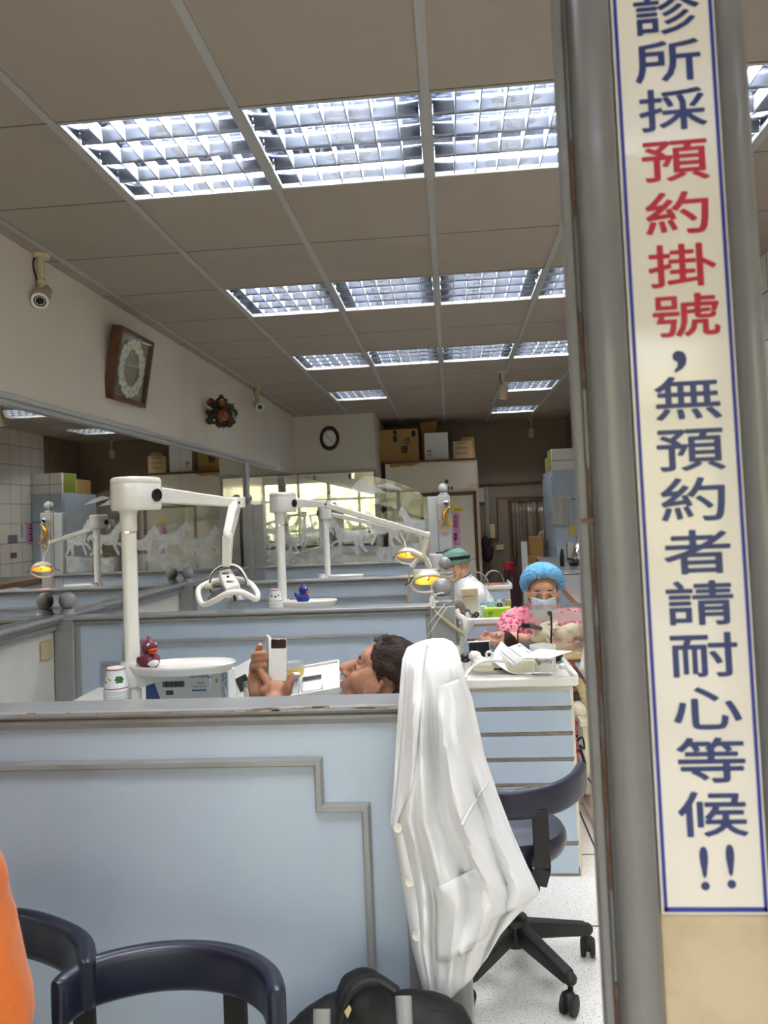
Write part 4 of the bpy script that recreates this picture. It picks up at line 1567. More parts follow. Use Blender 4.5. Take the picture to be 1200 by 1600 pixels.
# two waiting stools at the lower left
st1, _a, _b = stool('navy stool back nearest the camera at the bottom of the picture', (-.50, 1.22), .44,
                    [(-.742, 1.385), (-.715, 1.455), (-.62, 1.505), (-.52, 1.515), (-.43, 1.490), (-.365, 1.435), (-.335, 1.365)], .596, .090,
                    [Vector((-.455, 1.522, .54)), Vector((-.455, 1.522, .38)), Vector((-.46, 1.48, .352)), Vector((-.49, 1.25, .352))], base_rot=.2)
st0, _a, _b = stool('navy stool half hidden by the orange sleeve at lower left', (-1.02, 1.40), .44,
                    [(-1.19, 1.50), (-1.14, 1.585), (-1.04, 1.625), (-.94, 1.620), (-.84, 1.580), (-.755, 1.52), (-.705, 1.43)], .605, .095,
                    [Vector((-.775, 1.555, .54)), Vector((-.775, 1.560, .38)), Vector((-.80, 1.54, .352)), Vector((-.96, 1.36, .352))], base_rot=.5)

# ================================================================== drawer cabinets in the aisle
def drawer_cab(label, x0, x1, y0, y1, zt, rows, toe=.075):
    r_ = thing('drawer_cabinet', label, 'cabinet', ((x0 + x1) / 2, (y0 + y1) / 2, 0), 'white dental drawer cabinets')
    MB().span((x0 + .012, y0 + .010, .03), (x1 - .012, y1, zt - .035)).build('carcass', 'enamel_beige', r_, bevel=.002)
    MB().span((x0 + .02, y0 + .025, 0), (x1 - .02, y1 - .02, .03)).build('plinth', 'wood', r_)
    # worktop: slab with raised rounded rim
    mb = MB()
    mb.span((x0, y0, zt - .034), (x1, y1, zt - .012))
    for a, b in (((x0 - .006, y0 - .008, zt - .036), (x1 + .006, y0 + .010, zt + .002)), ((x0 - .010, y0 - .002, zt - .036), (x0 + .012, y1, zt + .014)), ((x1 - .012, y0 - .002, zt - .036), (x1 + .010, y1, zt + .014))):
        mb.span(a, b)
    mb.build('worktop', 'enamel', r_, bevel=.008)
    z = zt - .052
    for h_ in rows:
        dr = MB().span((x0 + .028, y0 - .002, z - h_), (x1 - .026, y0 + .02, z)).build('drawer', 'blue', r_, bevel=.001)
        mb = MB().span((x0 + .024, y0 + .001, z - h_ - .013), (x1 - .022, y0 + .012, z - h_ - .002))
        mb.span((x0 + .024, y0 - .003, z - h_ - .004), (x1 - .022, y0 + .012, z - h_ - .0015))
        mb.build('drawer_pull', 'pull_metal', dr)
        z -= h_ + .015
    return r_


M['pull_metal'] = mat('worn_drawer_pull', (150, 142, 130), 0.4, var=(20, (118, 104, 88), 0.4, 0.7))
zt1 = .752
drawer_cab('near white drawer cabinet with blue drawers behind the navy stool', .018, .452, 3.10, 3.62, zt1, [.058, .082, .082, .082, .205, .105])
drawer_cab('white drawer cabinet carrying the lime green box', .012, .40, 4.85, 5.30, .752, [.07, .07, .08, .08, .20, .09])
drawer_cab('small white cabinet farthest down the aisle, clear cover on top', .19, .50, 6.95, 7.35, .752, [.07, .07, .08, .08, .20, .09])
mb = MB()
for a, b in (((.400, 3.094, .135), (.428, 3.101, .160)), ((.410, 3.094, .09), (.432, 3.101, .115))):
    pass

# ================================================================== white coat hung over the nearest newel
cy0 = 1.715
LEFT = [(998, 676), (1003, 655), (1012, 636), (1030, 629), (1060, 626), (1100, 623), (1180, 618), (1240, 614), (1285, 610), (1312, 618), (1360, 627), (1420, 637), (1480, 645), (1530, 657), (1563, 666)]
RIGHT = [(998, 694), (1003, 706), (1012, 714), (1030, 719), (1060, 726), (1092, 738), (1130, 746), (1180, 757), (1240, 777), (1300, 800), (1350, 822), (1392, 842), (1420, 838), (1480, 800), (1530, 770), (1563, 742)]
BOT = [(0, 1563), (.35, 1566), (.55, 1555), (.70, 1531), (.79, 1497), (.82, 1460), (.88, 1427), (1, 1398)]
M['button'] = mat('pearl_button', (222, 218, 204), 0.25, coat=0.4)
ct = thing('lab_coat', 'white buttoned lab coat hung over the end post of the nearest partition', 'coat', (-.04, 1.78, 1.10))


def coat_pt(u, py, yoff=0.0):
    """front sheet: u across, py height in the view"""
    xl = interp([(a, b) for a, b in LEFT], py)
    xr = interp([(a, b) for a, b in RIGHT], py)
    px = xl + (xr - xl) * u
    t = (py - 998) / 565
    # basic hang: over the post in the middle-left, falling back at the right edge
    y = 1.700 - .030 * math.sin(PI * min(1, u * 1.15)) * min(1, t * 4)
    y += .11 * max(0, (u - .55) / .45) ** 2 * min(1, t * 2.2)
    y += .09 * max(0, 1 - t / .10) ** 2
    if u < .10:
        y += .004
    # falling folds, running from the peak outwards
    g = 0.0
    for uc, w, a, t0, t1 in ((.16, .050, .020, .05, 1), (.33, .055, .024, .08, .75), (.47, .045, -.018, .12, .8), (.58, .06, .026, .15, 1), (.74, .055, -.020, .25, 1), (.86, .05, .018, .3, 1), (.40, .05, .016, .55, 1), (.25, .04, -.014, .4, 1), (.66, .035, .012, .5, 1)):
        f_ = max(0, min(1, (t - t0) / .12)) * max(0, min(1, (t1 + .06 - t) / .12)) * 1.95
        uu = uc + .05 * math.sin(3 * t + uc * 9)
        g -= a * f_ * math.exp(-((u - uu) / w) ** 2)
    g += .016 * noise.noise(Vector((u * 7 + t * 2, t * 5.0, 1.3))) * min(1, t * 5)
    g += .008 * noise.noise(Vector((u * 20, t * 12.0, 5.3))) * min(1, t * 5)
    p = at(px, py, y + g + yoff)
    return p


NV = 110


def coat_fn(u, v):
    pb = interp(BOT, u)
    if v < .10:                                   # back fall, behind the post
        w = v / .10
        a = (1 - w)
        top = coat_pt(u, 998)
        x = -.055 + (u - .5) * (.06 + .20 * a)
        return Vector((x, 1.80 + .115 * min(1, a * 2.2) ** .8 + .012 * math.sin(u * 14) * a, 1.118 - .9 * a * a * .55 - .06 * a - .02 * (abs(u - .5) * 2) ** 2))
    w = (v - .10) / .90
    py = 998 + (pb - 998) * (w ** 1.25)
    return coat_pt(u, py)


mb = MB().grid(coat_fn, 72, NV)
mb.build('coat_body', 'coat', ct, angle=80, solid=.0025)


def strip(pts, w, yoff, name, mat_, thick=.002, parent=ct, taper=None):
    """flat fabric strip along image-traced points of the sheet"""
    vs, fs = [], []
    n = len(pts)
    for i, (u, py) in enumerate(pts):
        wl = w if taper is None else w * taper[i]
        vs += [coat_pt(u - wl / 2, py, yoff), coat_pt(u, py, yoff - .004), coat_pt(u + wl / 2, py, yoff)]
    for i in range(n - 1):
        for k in range(2):
            a = i * 3 + k
            fs.append((a, a + 1, a + 4, a + 3))
    return MB().add(vs, fs).build(name, mat_, parent, angle=80, solid=thick)


def fine(pts, n=8):
    q = bez([(a, b, 0) for a, b in pts], n)
    return [(p.x, p.y) for p in q]


# turned-back lapel and collar at the left
lv, lf = [], []
lp = fine([(.04, 1016), (.06, 1060), (.07, 1110), (.05, 1180), (.03, 1250), (.02, 1290)], 10)
lq = fine([(.62, 1008), (.54, 1050), (.44, 1100), (.36, 1160), (.27, 1230), (.03, 1292)], 10)
K = 8
for (a, pa), (b, pb) in zip(lp, lq):
    for k in range(K + 1):
        s_ = k / K
        lv.append(coat_pt(a + (b - a) * s_ * (.62 if pa < 1285 else 1), pa + (pb - pa) * s_, -.010 - .010 * math.sin(PI * s_)))
n = len(lp)
lf = [(i * (K + 1) + k, i * (K + 1) + k + 1, (i + 1) * (K + 1) + k + 1, (i + 1) * (K + 1) + k) for i in range(n - 1) for k in range(K)]
MB().add(lv, lf).build('lapel', 'coat', ct, angle=80, solid=.003)
# sleeve hanging down the right half
sl_l = fine([(.52, 1075), (.50, 1140), (.47, 1210), (.50, 1290), (.56, 1370), (.66, 1440)], 8)
sl_r = fine([(.92, 1060), (.95, 1130), (.96, 1210), (.97, 1280), (.98, 1340), (.99, 1400)], 8)
lv = []
K = 14
for i, ((a, pa), (b, pb)) in enumerate(zip(sl_l, sl_r)):
    for k in range(K + 1):
        s_ = k / K
        lv.append(coat_pt(a + (b - a) * s_, pa + (pb - pa) * s_, .004 - .030 * math.sin(PI * s_) ** .7 - .006 * math.sin(s_ * 9 + i * .2)))
n = len(sl_l)
lf = [(i * (K + 1) + k, i * (K + 1) + k + 1, (i + 1) * (K + 1) + k + 1, (i + 1) * (K + 1) + k) for i in range(n - 1) for k in range(K)]
slv = MB().add(lv, lf).build('sleeve', 'coat', ct, angle=80, solid=.003)
strip(fine([(.60, 1290), (.72, 1262), (.84, 1240), (.95, 1222)]), .030, -.034, 'cuff_seam', 'coat', .002, slv)
# button placket, buttons, pocket
strip(fine([(.035, 1300), (.035, 1380), (.035, 1470), (.04, 1555)]), .085, -.006, 'button_placket', 'coat', .002)
for px, py in ((624, 1287), (638, 1372), (652, 1456)):
    u_ = .052
    c = coat_pt(u_, py + 6, -.013)
    mb = MB().lathe([(0, 0), (.0095, 0), (.0105, .002), (.0095, .0035), (.006, .0022), (0, .0022)], 20, c, (0, -1, .1))
    mb.build('button', 'button', ct)
lv = []
pk = [[(.22, 1388), (.66, 1350)], [(.24, 1500), (.70, 1462)]]
K, J = 12, 8
for j in range(J + 1):
    for k in range(K + 1):
        s_, r_ = k / K, j / J
        ua = pk[0][0][0] + (pk[1][0][0] - pk[0][0][0]) * r_
        ub = pk[0][1][0] + (pk[1][1][0] - pk[0][1][0]) * r_
        pa = pk[0][0][1] + (pk[1][0][1] - pk[0][0][1]) * r_
        pb = pk[0][1][1] + (pk[1][1][1] - pk[0][1][1]) * r_
        lv.append(coat_pt(ua + (ub - ua) * s_, pa + (pb - pa) * s_ + 14 * math.sin(PI * s_) * r_, -.008 - .010 * math.sin(PI * s_)))
MB().add(lv, [(j * (K + 1) + k, j * (K + 1) + k + 1, (j + 1) * (K + 1) + k + 1, (j + 1) * (K + 1) + k) for j in range(J) for k in range(K)]).build('patch_pocket', 'coat', ct, angle=80, solid=.003)

# ================================================================== people
def head_shapes(mb, T, s=1.0, jaw=1.0, nose=1.0):
    """overlapping forms of a head; T maps (forward, left, up) in metres from between the ears"""
    R3 = T.to_3x3()
    q = lambda x, y, z: T @ Vector((x * s, y * s, z * s))

    def el(c, r, rot=None):
        mb.ball(q(*c), [v * s for v in r], 22, 14, R3 @ rot if rot else R3)
    el((-.010, 0, .035), (.098, .076, .082))
    el((-.035, 0, .005), (.066, .068, .070))
    el((.030, 0, -.025), (.062, .066, .080))
    el((.030, 0, -.080), (.054, .050 * jaw, .036))
    el((.062, 0, -.060), (.034, .040, .042))
    el((.070, 0, -.102), (.019, .024, .017))
    el((.070, 0, .034), (.022, .052, .034))
    el((.078, .022, .014), (.016, .024, .010))
    el((.078, -.022, .014), (.016, .024, .010))
    for sy in (-1, 1):
        el((.056, .040 * sy, -.034), (.030, .025, .030))
        el((.028, .058 * sy, -.020), (.040, .016, .045))
        el((.074, .031 * sy, -.006), (.012, .017, .011))
        el((.102, .012 * sy, -.044), (.011 * nose, .009 * nose, .009))
        # ears
        el((.006, .079 * sy, -.020), (.018, .011, .032), Matrix.Rotation(-.25, 3, 'Y'))
        pts = [q(.006 + .020 * math.cos(a) - .004 * math.sin(a), (.084) * sy, -.018 + .032 * math.sin(a)) for a in [(-1.9 + i * 4.4 / 12) for i in range(13)]]
        mb.tube(pts, .0042 * s, 7)
        el((.010, .080 * sy, -.050), (.009, .006, .010))
    mb.tube([q(.082, 0, .012), q(.096, 0, -.012), q(.112, 0, -.034)], [.010 * s, .011 * s * nose, .0135 * s * nose], 12)
    el((.112, 0, -.036), (.0145 * nose, .0145 * nose, .0125 * nose))
    el((.090, 0, -.066), (.014, .024, .008))
    el((.088, 0, -.079), (.013, .021, .009))


def eyes(parent, T, s=1.0, closed=True):
    R3 = T.to_3x3()
    q = lambda x, y, z: T @ Vector((x * s, y * s, z * s))
    for sy in (-1, 1):
        mb = MB().tube([q(.0882, .031 * sy + d_, -.0085 + .003 * (1 - abs(d_) / .014)) + R3 @ Vector((-abs(d_) * .3, 0, 0)) * s for d_ in (-.014, -.007, 0, .007, .014)], [.0012 * s, .0026 * s, .003 * s, .0028 * s, .0014 * s], 6)
        mb.build('eye_line', 'hair', parent)
        mb = MB().tube([q(.090 - abs(d_) * .3, .030 * sy + d_, .022 + .002 * math.cos(d_ * 70)) for d_ in (-.020, -.010, 0, .010, .020)], [.0015 * s, .0032 * s, .0036 * s, .0034 * s, .002 * s], 7)
        mb.build('eyebrow', 'hair', parent)


def hair_shell(T, s, front_fn, name, mat_, parent, extra=.010, seed=1, n=(190, 120)):
    q = lambda v: T @ (Vector(v) * s)

    def fn(u, v):
        a = u * 2 * PI
        t = -PI / 2 + PI * v
        d = Vector((math.cos(t) * math.cos(a), math.cos(t) * math.sin(a), math.sin(t)))
        e = extra + .004 * noise.noise(d * 3 + Vector((seed, 0, 0))) + .0016 * noise.noise(Vector((d.x * 5, d.y * 24, d.z * 16)))
        c = Vector((-.012, 0, .030))
        return q(c + Vector((d.x * (.098 + e), d.y * (.077 + e), d.z * (.083 + e))))
    return MB().grid(fn, n[0], n[1], keep=lambda u, v: front_fn(u * 2 * PI, -PI / 2 + PI * v)).build(name, mat_, parent, angle=80, solid=.004 * s)


def hand_shapes(mb, T, pose, s=1.0, side=1):
    """palm at origin: x toward fingertips, y across toward the thumb, z out of the back of the hand.
    pose = list of 4 fingers' bend angles (3 joints, degrees) + thumb points"""
    R3 = T.to_3x3()
    q = lambda x, y, z: T @ Vector((x * s, y * s * side, z * s))
    mb.ball(q(-.005, 0, 0), (.052 * s, .042 * s, .015 * s), 16, 10, R3)
    mb.ball(q(.020, .004, 0), (.034 * s, .041 * s, .013 * s), 16, 10, R3)
    mb.ball(q(-.015, .026, -.006), (.034 * s, .020 * s, .017 * s), 14, 10, R3)
    mb.ball(q(-.022, -.020, -.004), (.030 * s, .018 * s, .016 * s), 14, 10, R3)
    lens = [(.042, .026, .021), (.046, .029, .022), (.043, .027, .021), (.034, .020, .018)]
    for i, bends in enumerate(pose['f']):
        y = .030 - .0205 * i
        x, z, ang = .044 - .004 * abs(i - 1), 0.0, 0.0
        spread = (1.2 - i) * .05 * pose.get('spread', 1)
        pts, rad = [q(x - .03, y * .8, z)], [.0095 * s]
        pts.append(q(x, y, z))
        rad.append(.0098 * s)
        cy_ = y
        for L_, b_ in zip(lens[i], bends):
            ang += math.radians(b_)
            for h_ in (.5, .5):
                x += L_ * h_ * math.cos(ang)
                cy_ += L_ * h_ * spread
                z -= L_ * h_ * math.sin(ang)
                pts.append(q(x, cy_, z))
                rad.append((.0092 - .0022 * (len(pts) / 8)) * s * (.92 if i == 3 else 1))
        mb.tube(pts, rad, 9)
        mb.ball(pts[-1], rad[-1], 9, 7)
    tp = [q(*p) for p in pose['t']]
    mb.tube(tp, [.015 * s, .0125 * s, .0105 * s, .009 * s][:len(tp)], 9)
    mb.ball(tp[-1], .0088 * s, 9, 7)


def limb(mb, pts, rad, n=14):
    mb.tube(bez(pts, 5), [interp([(i / (len(rad) - 1), r) for i, r in enumerate(rad)], t / (len(pts) - 1) / 5) for t in range((len(pts) - 1) * 5 + 1)], n)
    mb.ball(pts[0], rad[0], n, 8)
    mb.ball(pts[-1], rad[-1], n, 8)


# ---------------------------------------------------- man in the chair
YM = 2.27
man = thing('person', 'reclining man with short dark hair holding up a white phone', 'person', (-.45, YM, .45))
hc = at(599, 1061, YM)
Fm = Vector((-.835, .10, .545)).normalized()
Um = Vector((.55, 0, .835))
Um = (Um - Fm * Um.dot(Fm)).normalized()
Lm = Um.cross(Fm)
Tm = Matrix((Fm, Lm, Um)).transposed().to_4x4()
Tm.translation = hc
mb = MB()
SM = .985
head_shapes(mb, Tm, SM, 1.05, 1.28)
qm = lambda x, y, z: Tm @ Vector((x, y, z))
neck = qm(-.035, 0, -.10)
chest = Vector((-.44, 2.25, .66))
pelv = Vector((-.92, 2.19, .48))
limb(mb, [qm(-.02, 0, -.05), neck, Vector((-.30, 2.27, .76))], [.058, .058, .064])
limb(mb, [Vector((-.33, 2.26, .72)), chest, Vector((-.68, 2.22, .56)), pelv], [.10, .135, .13, .13])
sh_n, sh_f = Vector((-.37, 2.09, .69)), Vector((-.34, 2.42, .70))
el_n, el_f = Vector((-.60, 2.07, .62)), Vector((-.58, 2.40, .61))
wr_n = at(428, 1096, 2.17)
wr_f = at(404, 1082, 2.27)
limb(mb, [sh_n, el_n], [.055, .042])
limb(mb, [el_n, wr_n], [.040, .028])
limb(mb, [sh_f, el_f], [.055, .042])
limb(mb, [el_f, wr_f], [.040, .028])
for dy in (-.09, .09):
    kn_ = pelv + Vector((-.42, -.02 + dy, .06))
    limb(mb, [pelv + Vector((0, dy, 0)), kn_], [.085, .055])
    limb(mb, [kn_, kn_ + Vector((-.34, -.01, -.24))], [.052, .036])
    limb(mb, [kn_ + Vector((-.34, -.01, -.24)), kn_ + Vector((-.44, -.01, -.16))], [.035, .03])
# near hand: cradles the phone from below, index at left, thumb at right
w0 = at(430, 1086, 2.19)
limb(mb, [wr_n, w0 + Vector((0, 0, -.01)), at(432, 1078, 2.20)], [.027, .030, .028])
mb.ball(at(420, 1080, 2.20), (.028, .020, .020), 14, 8)
mb.ball(at(444, 1080, 2.19), (.024, .018, .018), 14, 8)
mb.tube(bez([at(445, 1082, 2.19), at(451, 1070, 2.18), at(455, 1060, 2.18), at(456, 1054, 2.18)], 4), [.017 - .009 * i / 12 for i in range(13)], 10)
mb.ball(at(456, 1055, 2.18), .0085, 10, 8)
mb.tube(bez([at(430, 1082, 2.20), at(420, 1068, 2.205), at(410, 1052, 2.215), at(405, 1044, 2.23)], 4), [.017 - .008 * i / 12 for i in range(13)], 10)
for i, (dx, dy) in enumerate(((0, 0), (4, 5), (9, 9))):
    mb.tube([at(428 + dx, 1084, 2.22), at(420 + dx, 1076 + dy * .5, 2.245), at(424 + dx, 1068 + dy * .5, 2.262)], [.011, .010, .0085], 8)
# far hand: palm behind the phone, four fingers wrapping its left edge
mb.ball(at(400, 1050, 2.285), (.022, .018, .045), 14, 10)
limb(mb, [wr_f, at(402, 1066, 2.285), at(403, 1050, 2.285)], [.028, .030, .026])
for i, (y0, y1, xt) in enumerate(((1006, 1010, 409), (1021, 1023, 413.5), (1029, 1031, 416), (1040, 1040, 413))):
    if i == 0:
        mb.tube(bez([at(404, 1030, 2.28), at(404, 1016, 2.262), at(407, 1006, 2.252)], 3), [.011, .011, .0105, .010, .0095, .009, .008], 9)
        continue
    ys = (y0 + y1) / 2
    pts = bez([at(402, ys + 8, 2.285), at(397, ys + 5, 2.265), at(399, ys + 2, 2.236), at(406, ys, 2.222), at(xt, ys - 1, 2.218)], 3)
    mb.tube(pts, [.0115 - .0028 * k / 12 for k in range(len(pts))], 9)
    mb.ball(pts[-1], .0088, 9, 7)
bm_ = fuse(mb, 'body', 'skin', man, .0030, 5)
eyes(bm_, Tm, SM)
for sy in (-1, 1):
    pass


def man_front(a, t):
    """a: angle from straight ahead, t: elevation"""
    a = (a + PI) % (2 * PI) - PI
    aa = abs(a)
    lim = .62 if aa < .55 else (.62 - (aa - .55) * 1.05 if aa < 1.15 else (-.01 - (aa - 1.15) * .6 if aa < 1.45 else (-.02 if aa < 1.9 else -.75)))
    return t > lim + .05 * math.sin(a * 19) * math.sin(a * 7 + 1)


hm = hair_shell(Tm, SM, man_front, 'hair', 'hair', bm_, .017, 2)
# strands over the crown and fringe
random.seed(11)
mb = MB()
for i in range(1100):
    a = random.uniform(-2.9, 2.9)
    t = random.uniform(.1, 1.45)
    if not man_front(a, t):
        continue
    d = Vector((math.cos(t) * math.cos(a), math.cos(t) * math.sin(a), math.sin(t)))
    c = Vector((-.012, 0, .030))
    e = .014
    p0 = c + Vector((d.x * (.098 + e), d.y * (.077 + e), d.z * (.083 + e)))
    dirn = Vector((-.8 + random.uniform(-.3, .3), random.uniform(-.25, .25), .25 + random.uniform(-.2, .3)))
    dirn = (dirn - d * dirn.dot(d)).normalized()
    L_ = random.uniform(.018, .040)
    pts = [p0, p0 + dirn * L_ * .5 + d * .003, p0 + dirn * L_ + d * random.uniform(-.002, .003)]
    mb.tube([Tm @ (p * SM) for p in pts], [.0010, .0009, .0003], 4)
mb.build('hair_strands', 'hair', hm)
# shirt over trunk and upper arms, hidden behind the partition for the most part
mb = MB()
limb(mb, [Vector((-.325, 2.26, .725)), chest, Vector((-.68, 2.22, .56)), pelv], [.112, .150, .145, .145])
limb(mb, [sh_n, el_n], [.068, .056])
limb(mb, [sh_f, el_f], [.068, .056])
fuse(mb, 'shirt', 'teal', man, .008, 4)
mb = MB()
for dy in (-.09, .09):
    kn_ = pelv + Vector((-.42, -.02 + dy, .06))
    limb(mb, [pelv + Vector((0, dy, 0)), kn_], [.10, .068])
    limb(mb, [kn_, kn_ + Vector((-.34, -.01, -.24))], [.066, .05])
fuse(mb, 'trousers', 'black', man, .01, 3)

# phone: folding handset, white back below a dark camera band
Pc = at(436, 1033, 2.225)
ph = thing('phone', 'white folding phone with dark top band held up by the reclining man', 'phone', Pc)
a0, a1 = at(414.5, 1064, 2.245), at(448, 1064, 2.222)
upv = (at(447.5, 998, 2.226) - at(448, 1064, 2.222))
ex = (a1 - at(424, 1064, 2.222))
wd, ht = ex.length, upv.length
Tp = frame_of(at(424, 1064, 2.222), ex, upv)


def slab(x0, x1, y0, y1, z0, z1, r=.004):
    poly = [(x0 + (x1 - x0) / 2 + a, y0 + (y1 - y0) / 2 + b) for a, b in rrect(x1 - x0, y1 - y0, r, 4)]
    Q = Tp.copy() @ Matrix.Translation((0, 0, z0))
    return MB().prism(poly, z1 - z0, Q)


slab(0, wd, 0, ht, -.004, .0035).build('back_half', 'white', ph, bevel=.0008)
slab(.0005, wd - .0005, ht * .775, ht - .0008, .0036, .0041).build('camera_band', 'screen', ph)
hx = (at(413, 1056, 2.25) - at(424, 1064, 2.222))
Tp2 = frame_of(at(424, 1064, 2.222), Vector((-.35, .94, 0)), upv)
poly = [(a + .036, b + ht * .515) for a, b in rrect(.072, ht * 1.03, .004, 4)]
MB().prism(poly, .007, Tp2 @ Matrix.Translation((0, 0, -.007))).build('front_half', 'white', ph, bevel=.0008)
poly = [(a + .036, b + ht * .90) for a, b in rrect(.070, ht * .22, .004, 4)]
MB().prism(poly, .0006, Tp2 @ Matrix.Translation((0, 0, .0001))).build('front_band', 'screen', ph)
poly = [(a + wd * .5, b + ht * .985) for a, b in rrect(wd * .22, .002, .001, 3)]
MB().prism(poly, .0003, Tp @ Matrix.Translation((0, 0, .0042))).build('speaker_slot', 'steel', ph)
MB().ball(at(434, 1068, 2.212), (.016, .008, .009), 14, 8).build('cord_knot', 'cloth_white', ph)

# the man's dental chair
dc = thing('dental_chair', 'grey dental chair under the reclining man, headrest just showing', 'dental chair', (-.75, 2.2, 0))
hr = qm(-.118, 0, -.015)
MB().ball(hr + Vector((.012, 0, -.05)), (.05, .10, .075), 20, 12).build('headrest', 'teal', dc)
mb = MB()
mb.bar(Vector((-.16, 2.26, .56)), Vector((-.84, 2.21, .30)), .38, .06, up=Vector((.5, 0, .8)))
mb.build('chair_back', 'teal', dc, bevel=.03)
mb = MB().bar(Vector((-.82, 2.21, .28)), Vector((-1.62, 2.16, .24)), .36, .07, up=Vector((0, 0, 1)))
mb.build('chair_seat', 'teal', dc, bevel=.03)
mb = MB().span((-1.05, 2.06, 0), (-.80, 2.34, .25))
mb.build('chair_base', 'enamel', dc, bevel=.02)


# ---------------------------------------------------- nurse facing the camera behind the acrylic box
YN = 4.30
nurse = thing('person', 'woman in blue hair bonnet, mask and pink floral scrubs working with white gloves', 'person', (.47, YN + .1, .45))
hc = at(848, 923, YN)
Fn = Vector((-.05, -.98, -.16)).normalized()
Un = Vector((0, -.20, .98))
Un = (Un - Fn * Un.dot(Fn)).normalized()
Tn = Matrix((Fn, Un.cross(Fn), Un)).transposed().to_4x4()
Tn.translation = hc
qn = lambda x, y, z: Tn @ Vector((x, y, z))
mb = MB()
head_shapes(mb, Tn, .95, 1.0, .95)
cx_ = hc.x
shz = at(849, 968, YN).z
limb(mb, [qn(-.02, 0, -.06), Vector((cx_, YN + .05, shz + .05)), Vector((cx_, YN + .06, shz))], [.055, .052, .07])
limb(mb, [Vector((cx_, YN + .06, shz - .03)), Vector((cx_, YN + .07, .62)), Vector((cx_, YN + .10, .50))], [.10, .13, .14])
sL, sR = Vector((cx_ - .165, YN + .04, shz - .02)), Vector((cx_ + .165, YN + .04, shz - .02))
eL, eR = at(797, 998, YN - .10), at(912, 985, YN - .12)
wL, wR = at(838, 1003, 4.02), at(893, 985, 4.03)
limb(mb, [Vector((cx_ - .05, YN + .06, shz)), sL], [.07, .062])
limb(mb, [Vector((cx_ + .05, YN + .06, shz)), sR], [.07, .062])
limb(mb, [sL, eL], [.055, .042])
limb(mb, [sR, eR], [.055, .042])
limb(mb, [eL, wL], [.041, .027])
limb(mb, [eR, wR], [.041, .027])
for sx_ in (-1, 1):
    kn_ = Vector((cx_ + .10 * sx_, YN - .28, .50))
    limb(mb, [Vector((cx_ + .08 * sx_, YN + .10, .50)), kn_], [.085, .06])
    limb(mb, [kn_, kn_ + Vector((0, .02, -.40))], [.055, .038])
    limb(mb, [kn_ + Vector((0, .02, -.42)), kn_ + Vector((0, -.12, -.46))], [.036, .03])
hL = frame_of(at(851, 991, 4.0), (.80, .1, .12), (.05, -.3, 1))
hR = frame_of(at(880, 989, 4.0), (-.86, .1, .02), (-.05, -.4, 1))
grip = {'f': [(35, 45, 25), (40, 50, 25), (45, 50, 30), (45, 50, 30)], 't': [(-.02, .03, -.008), (.010, .045, -.020), (.034, .043, -.032), (.050, .038, -.036)]}
hand_shapes(mb, hL, grip, .92)
hand_shapes(mb, hR, grip, .92, -1)
limb(mb, [wL, hL.translation], [.027, .026])
limb(mb, [wR, hR.translation], [.027, .026])
nb = fuse(mb, 'body', 'skin_pale', nurse, .0042, 4)
eyes(nb, Tn, .95)
# scrubs
mb = MB()
limb(mb, [Vector((cx_, YN + .07, shz - .01)), Vector((cx_, YN + .08, .66)), Vector((cx_, YN + .10, .46))], [.125, .160, .165])
mb.ball(Vector((cx_, YN + .06, shz - .07)), (.20, .125, .11), 20, 12)
limb(mb, [Vector((cx_ - .06, YN + .06, shz - .01)), sL, sL.lerp(eL, .72)], [.080, .078, .070])
limb(mb, [Vector((cx_ + .06, YN + .06, shz - .01)), sR, sR.lerp(eR, .72)], [.080, .078, .070])
fuse(mb, 'floral_scrub_top', 'floral', nurse, .007, 3)
mb = MB()
for sx_ in (-1, 1):
    kn_ = Vector((cx_ + .10 * sx_, YN - .28, .50))
    limb(mb, [Vector((cx_ + .08 * sx_, YN + .10, .50)), kn_], [.10, .072])
    limb(mb, [kn_, kn_ + Vector((0, .02, -.38))], [.068, .05])
fuse(mb, 'scrub_trousers', 'floral', nurse, .01, 3)
# gloves
mb = MB()
g2_ = {'f': grip['f'], 't': grip['t']}
hand_shapes(mb, hL, g2_, .97)
hand_shapes(mb, hR, g2_, .97, -1)
limb(mb, [hL.translation, hL.translation.lerp(wL, .9)], [.034, .036])
limb(mb, [hR.translation, hR.translation.lerp(wR, 1.1)], [.034, .037])
gl = fuse(mb, 'gloves', 'glove', nurse, .0038, 2)


def bonnet(u, v):
    a = 2 * PI * u
    t = -.62 + (PI / 2 + .62) * v
    d = Vector((math.cos(t) * math.cos(a), math.cos(t) * math.sin(a), math.sin(t)))
    e = .022 + .012 * math.sin(a * 17 + 2 * math.sin(a * 3)) * max(0, .55 - v) + .006 * noise.noise(d * 9)
    c = Vector((-.022, 0, .040))
    fr = max(0, math.cos(a))
    lift = .112 * fr ** 1.1 * (1 - v) ** 1.1
    rx, ry, rz = .104, .094, .086
    if v < .06:
        e *= .3
    return qn(*(c + Vector((d.x * (rx + e), d.y * (ry + e), d.z * (rz + e) + lift))))


MB().grid(bonnet, 110, 40).build('hair_bonnet', 'bonnet', nurse, angle=80, solid=.002)


def face_patch(T, s, x0, w_, z0, z1, name, mat_, parent, fwd=.004, n=(16, 10), pleat=.0):
    q_ = lambda x, y, z: T @ Vector((x * s, y * s, z * s))

    def fn(u, v):
        y = (u - .5) * 2 * w_
        z = z0 + (z1 - z0) * v
        x = x0 - .62 * abs(y) ** 1.7 * 8 - .012 * abs(v - .55) ** 2 * 4
        x += .010 * math.exp(-(y / .018) ** 2) * v + fwd + pleat * math.sin(v * 18)
        return q_(x, y, z)
    return MB().grid(fn, n[0], n[1]).build(name, mat_, parent, angle=80, solid=.0018)


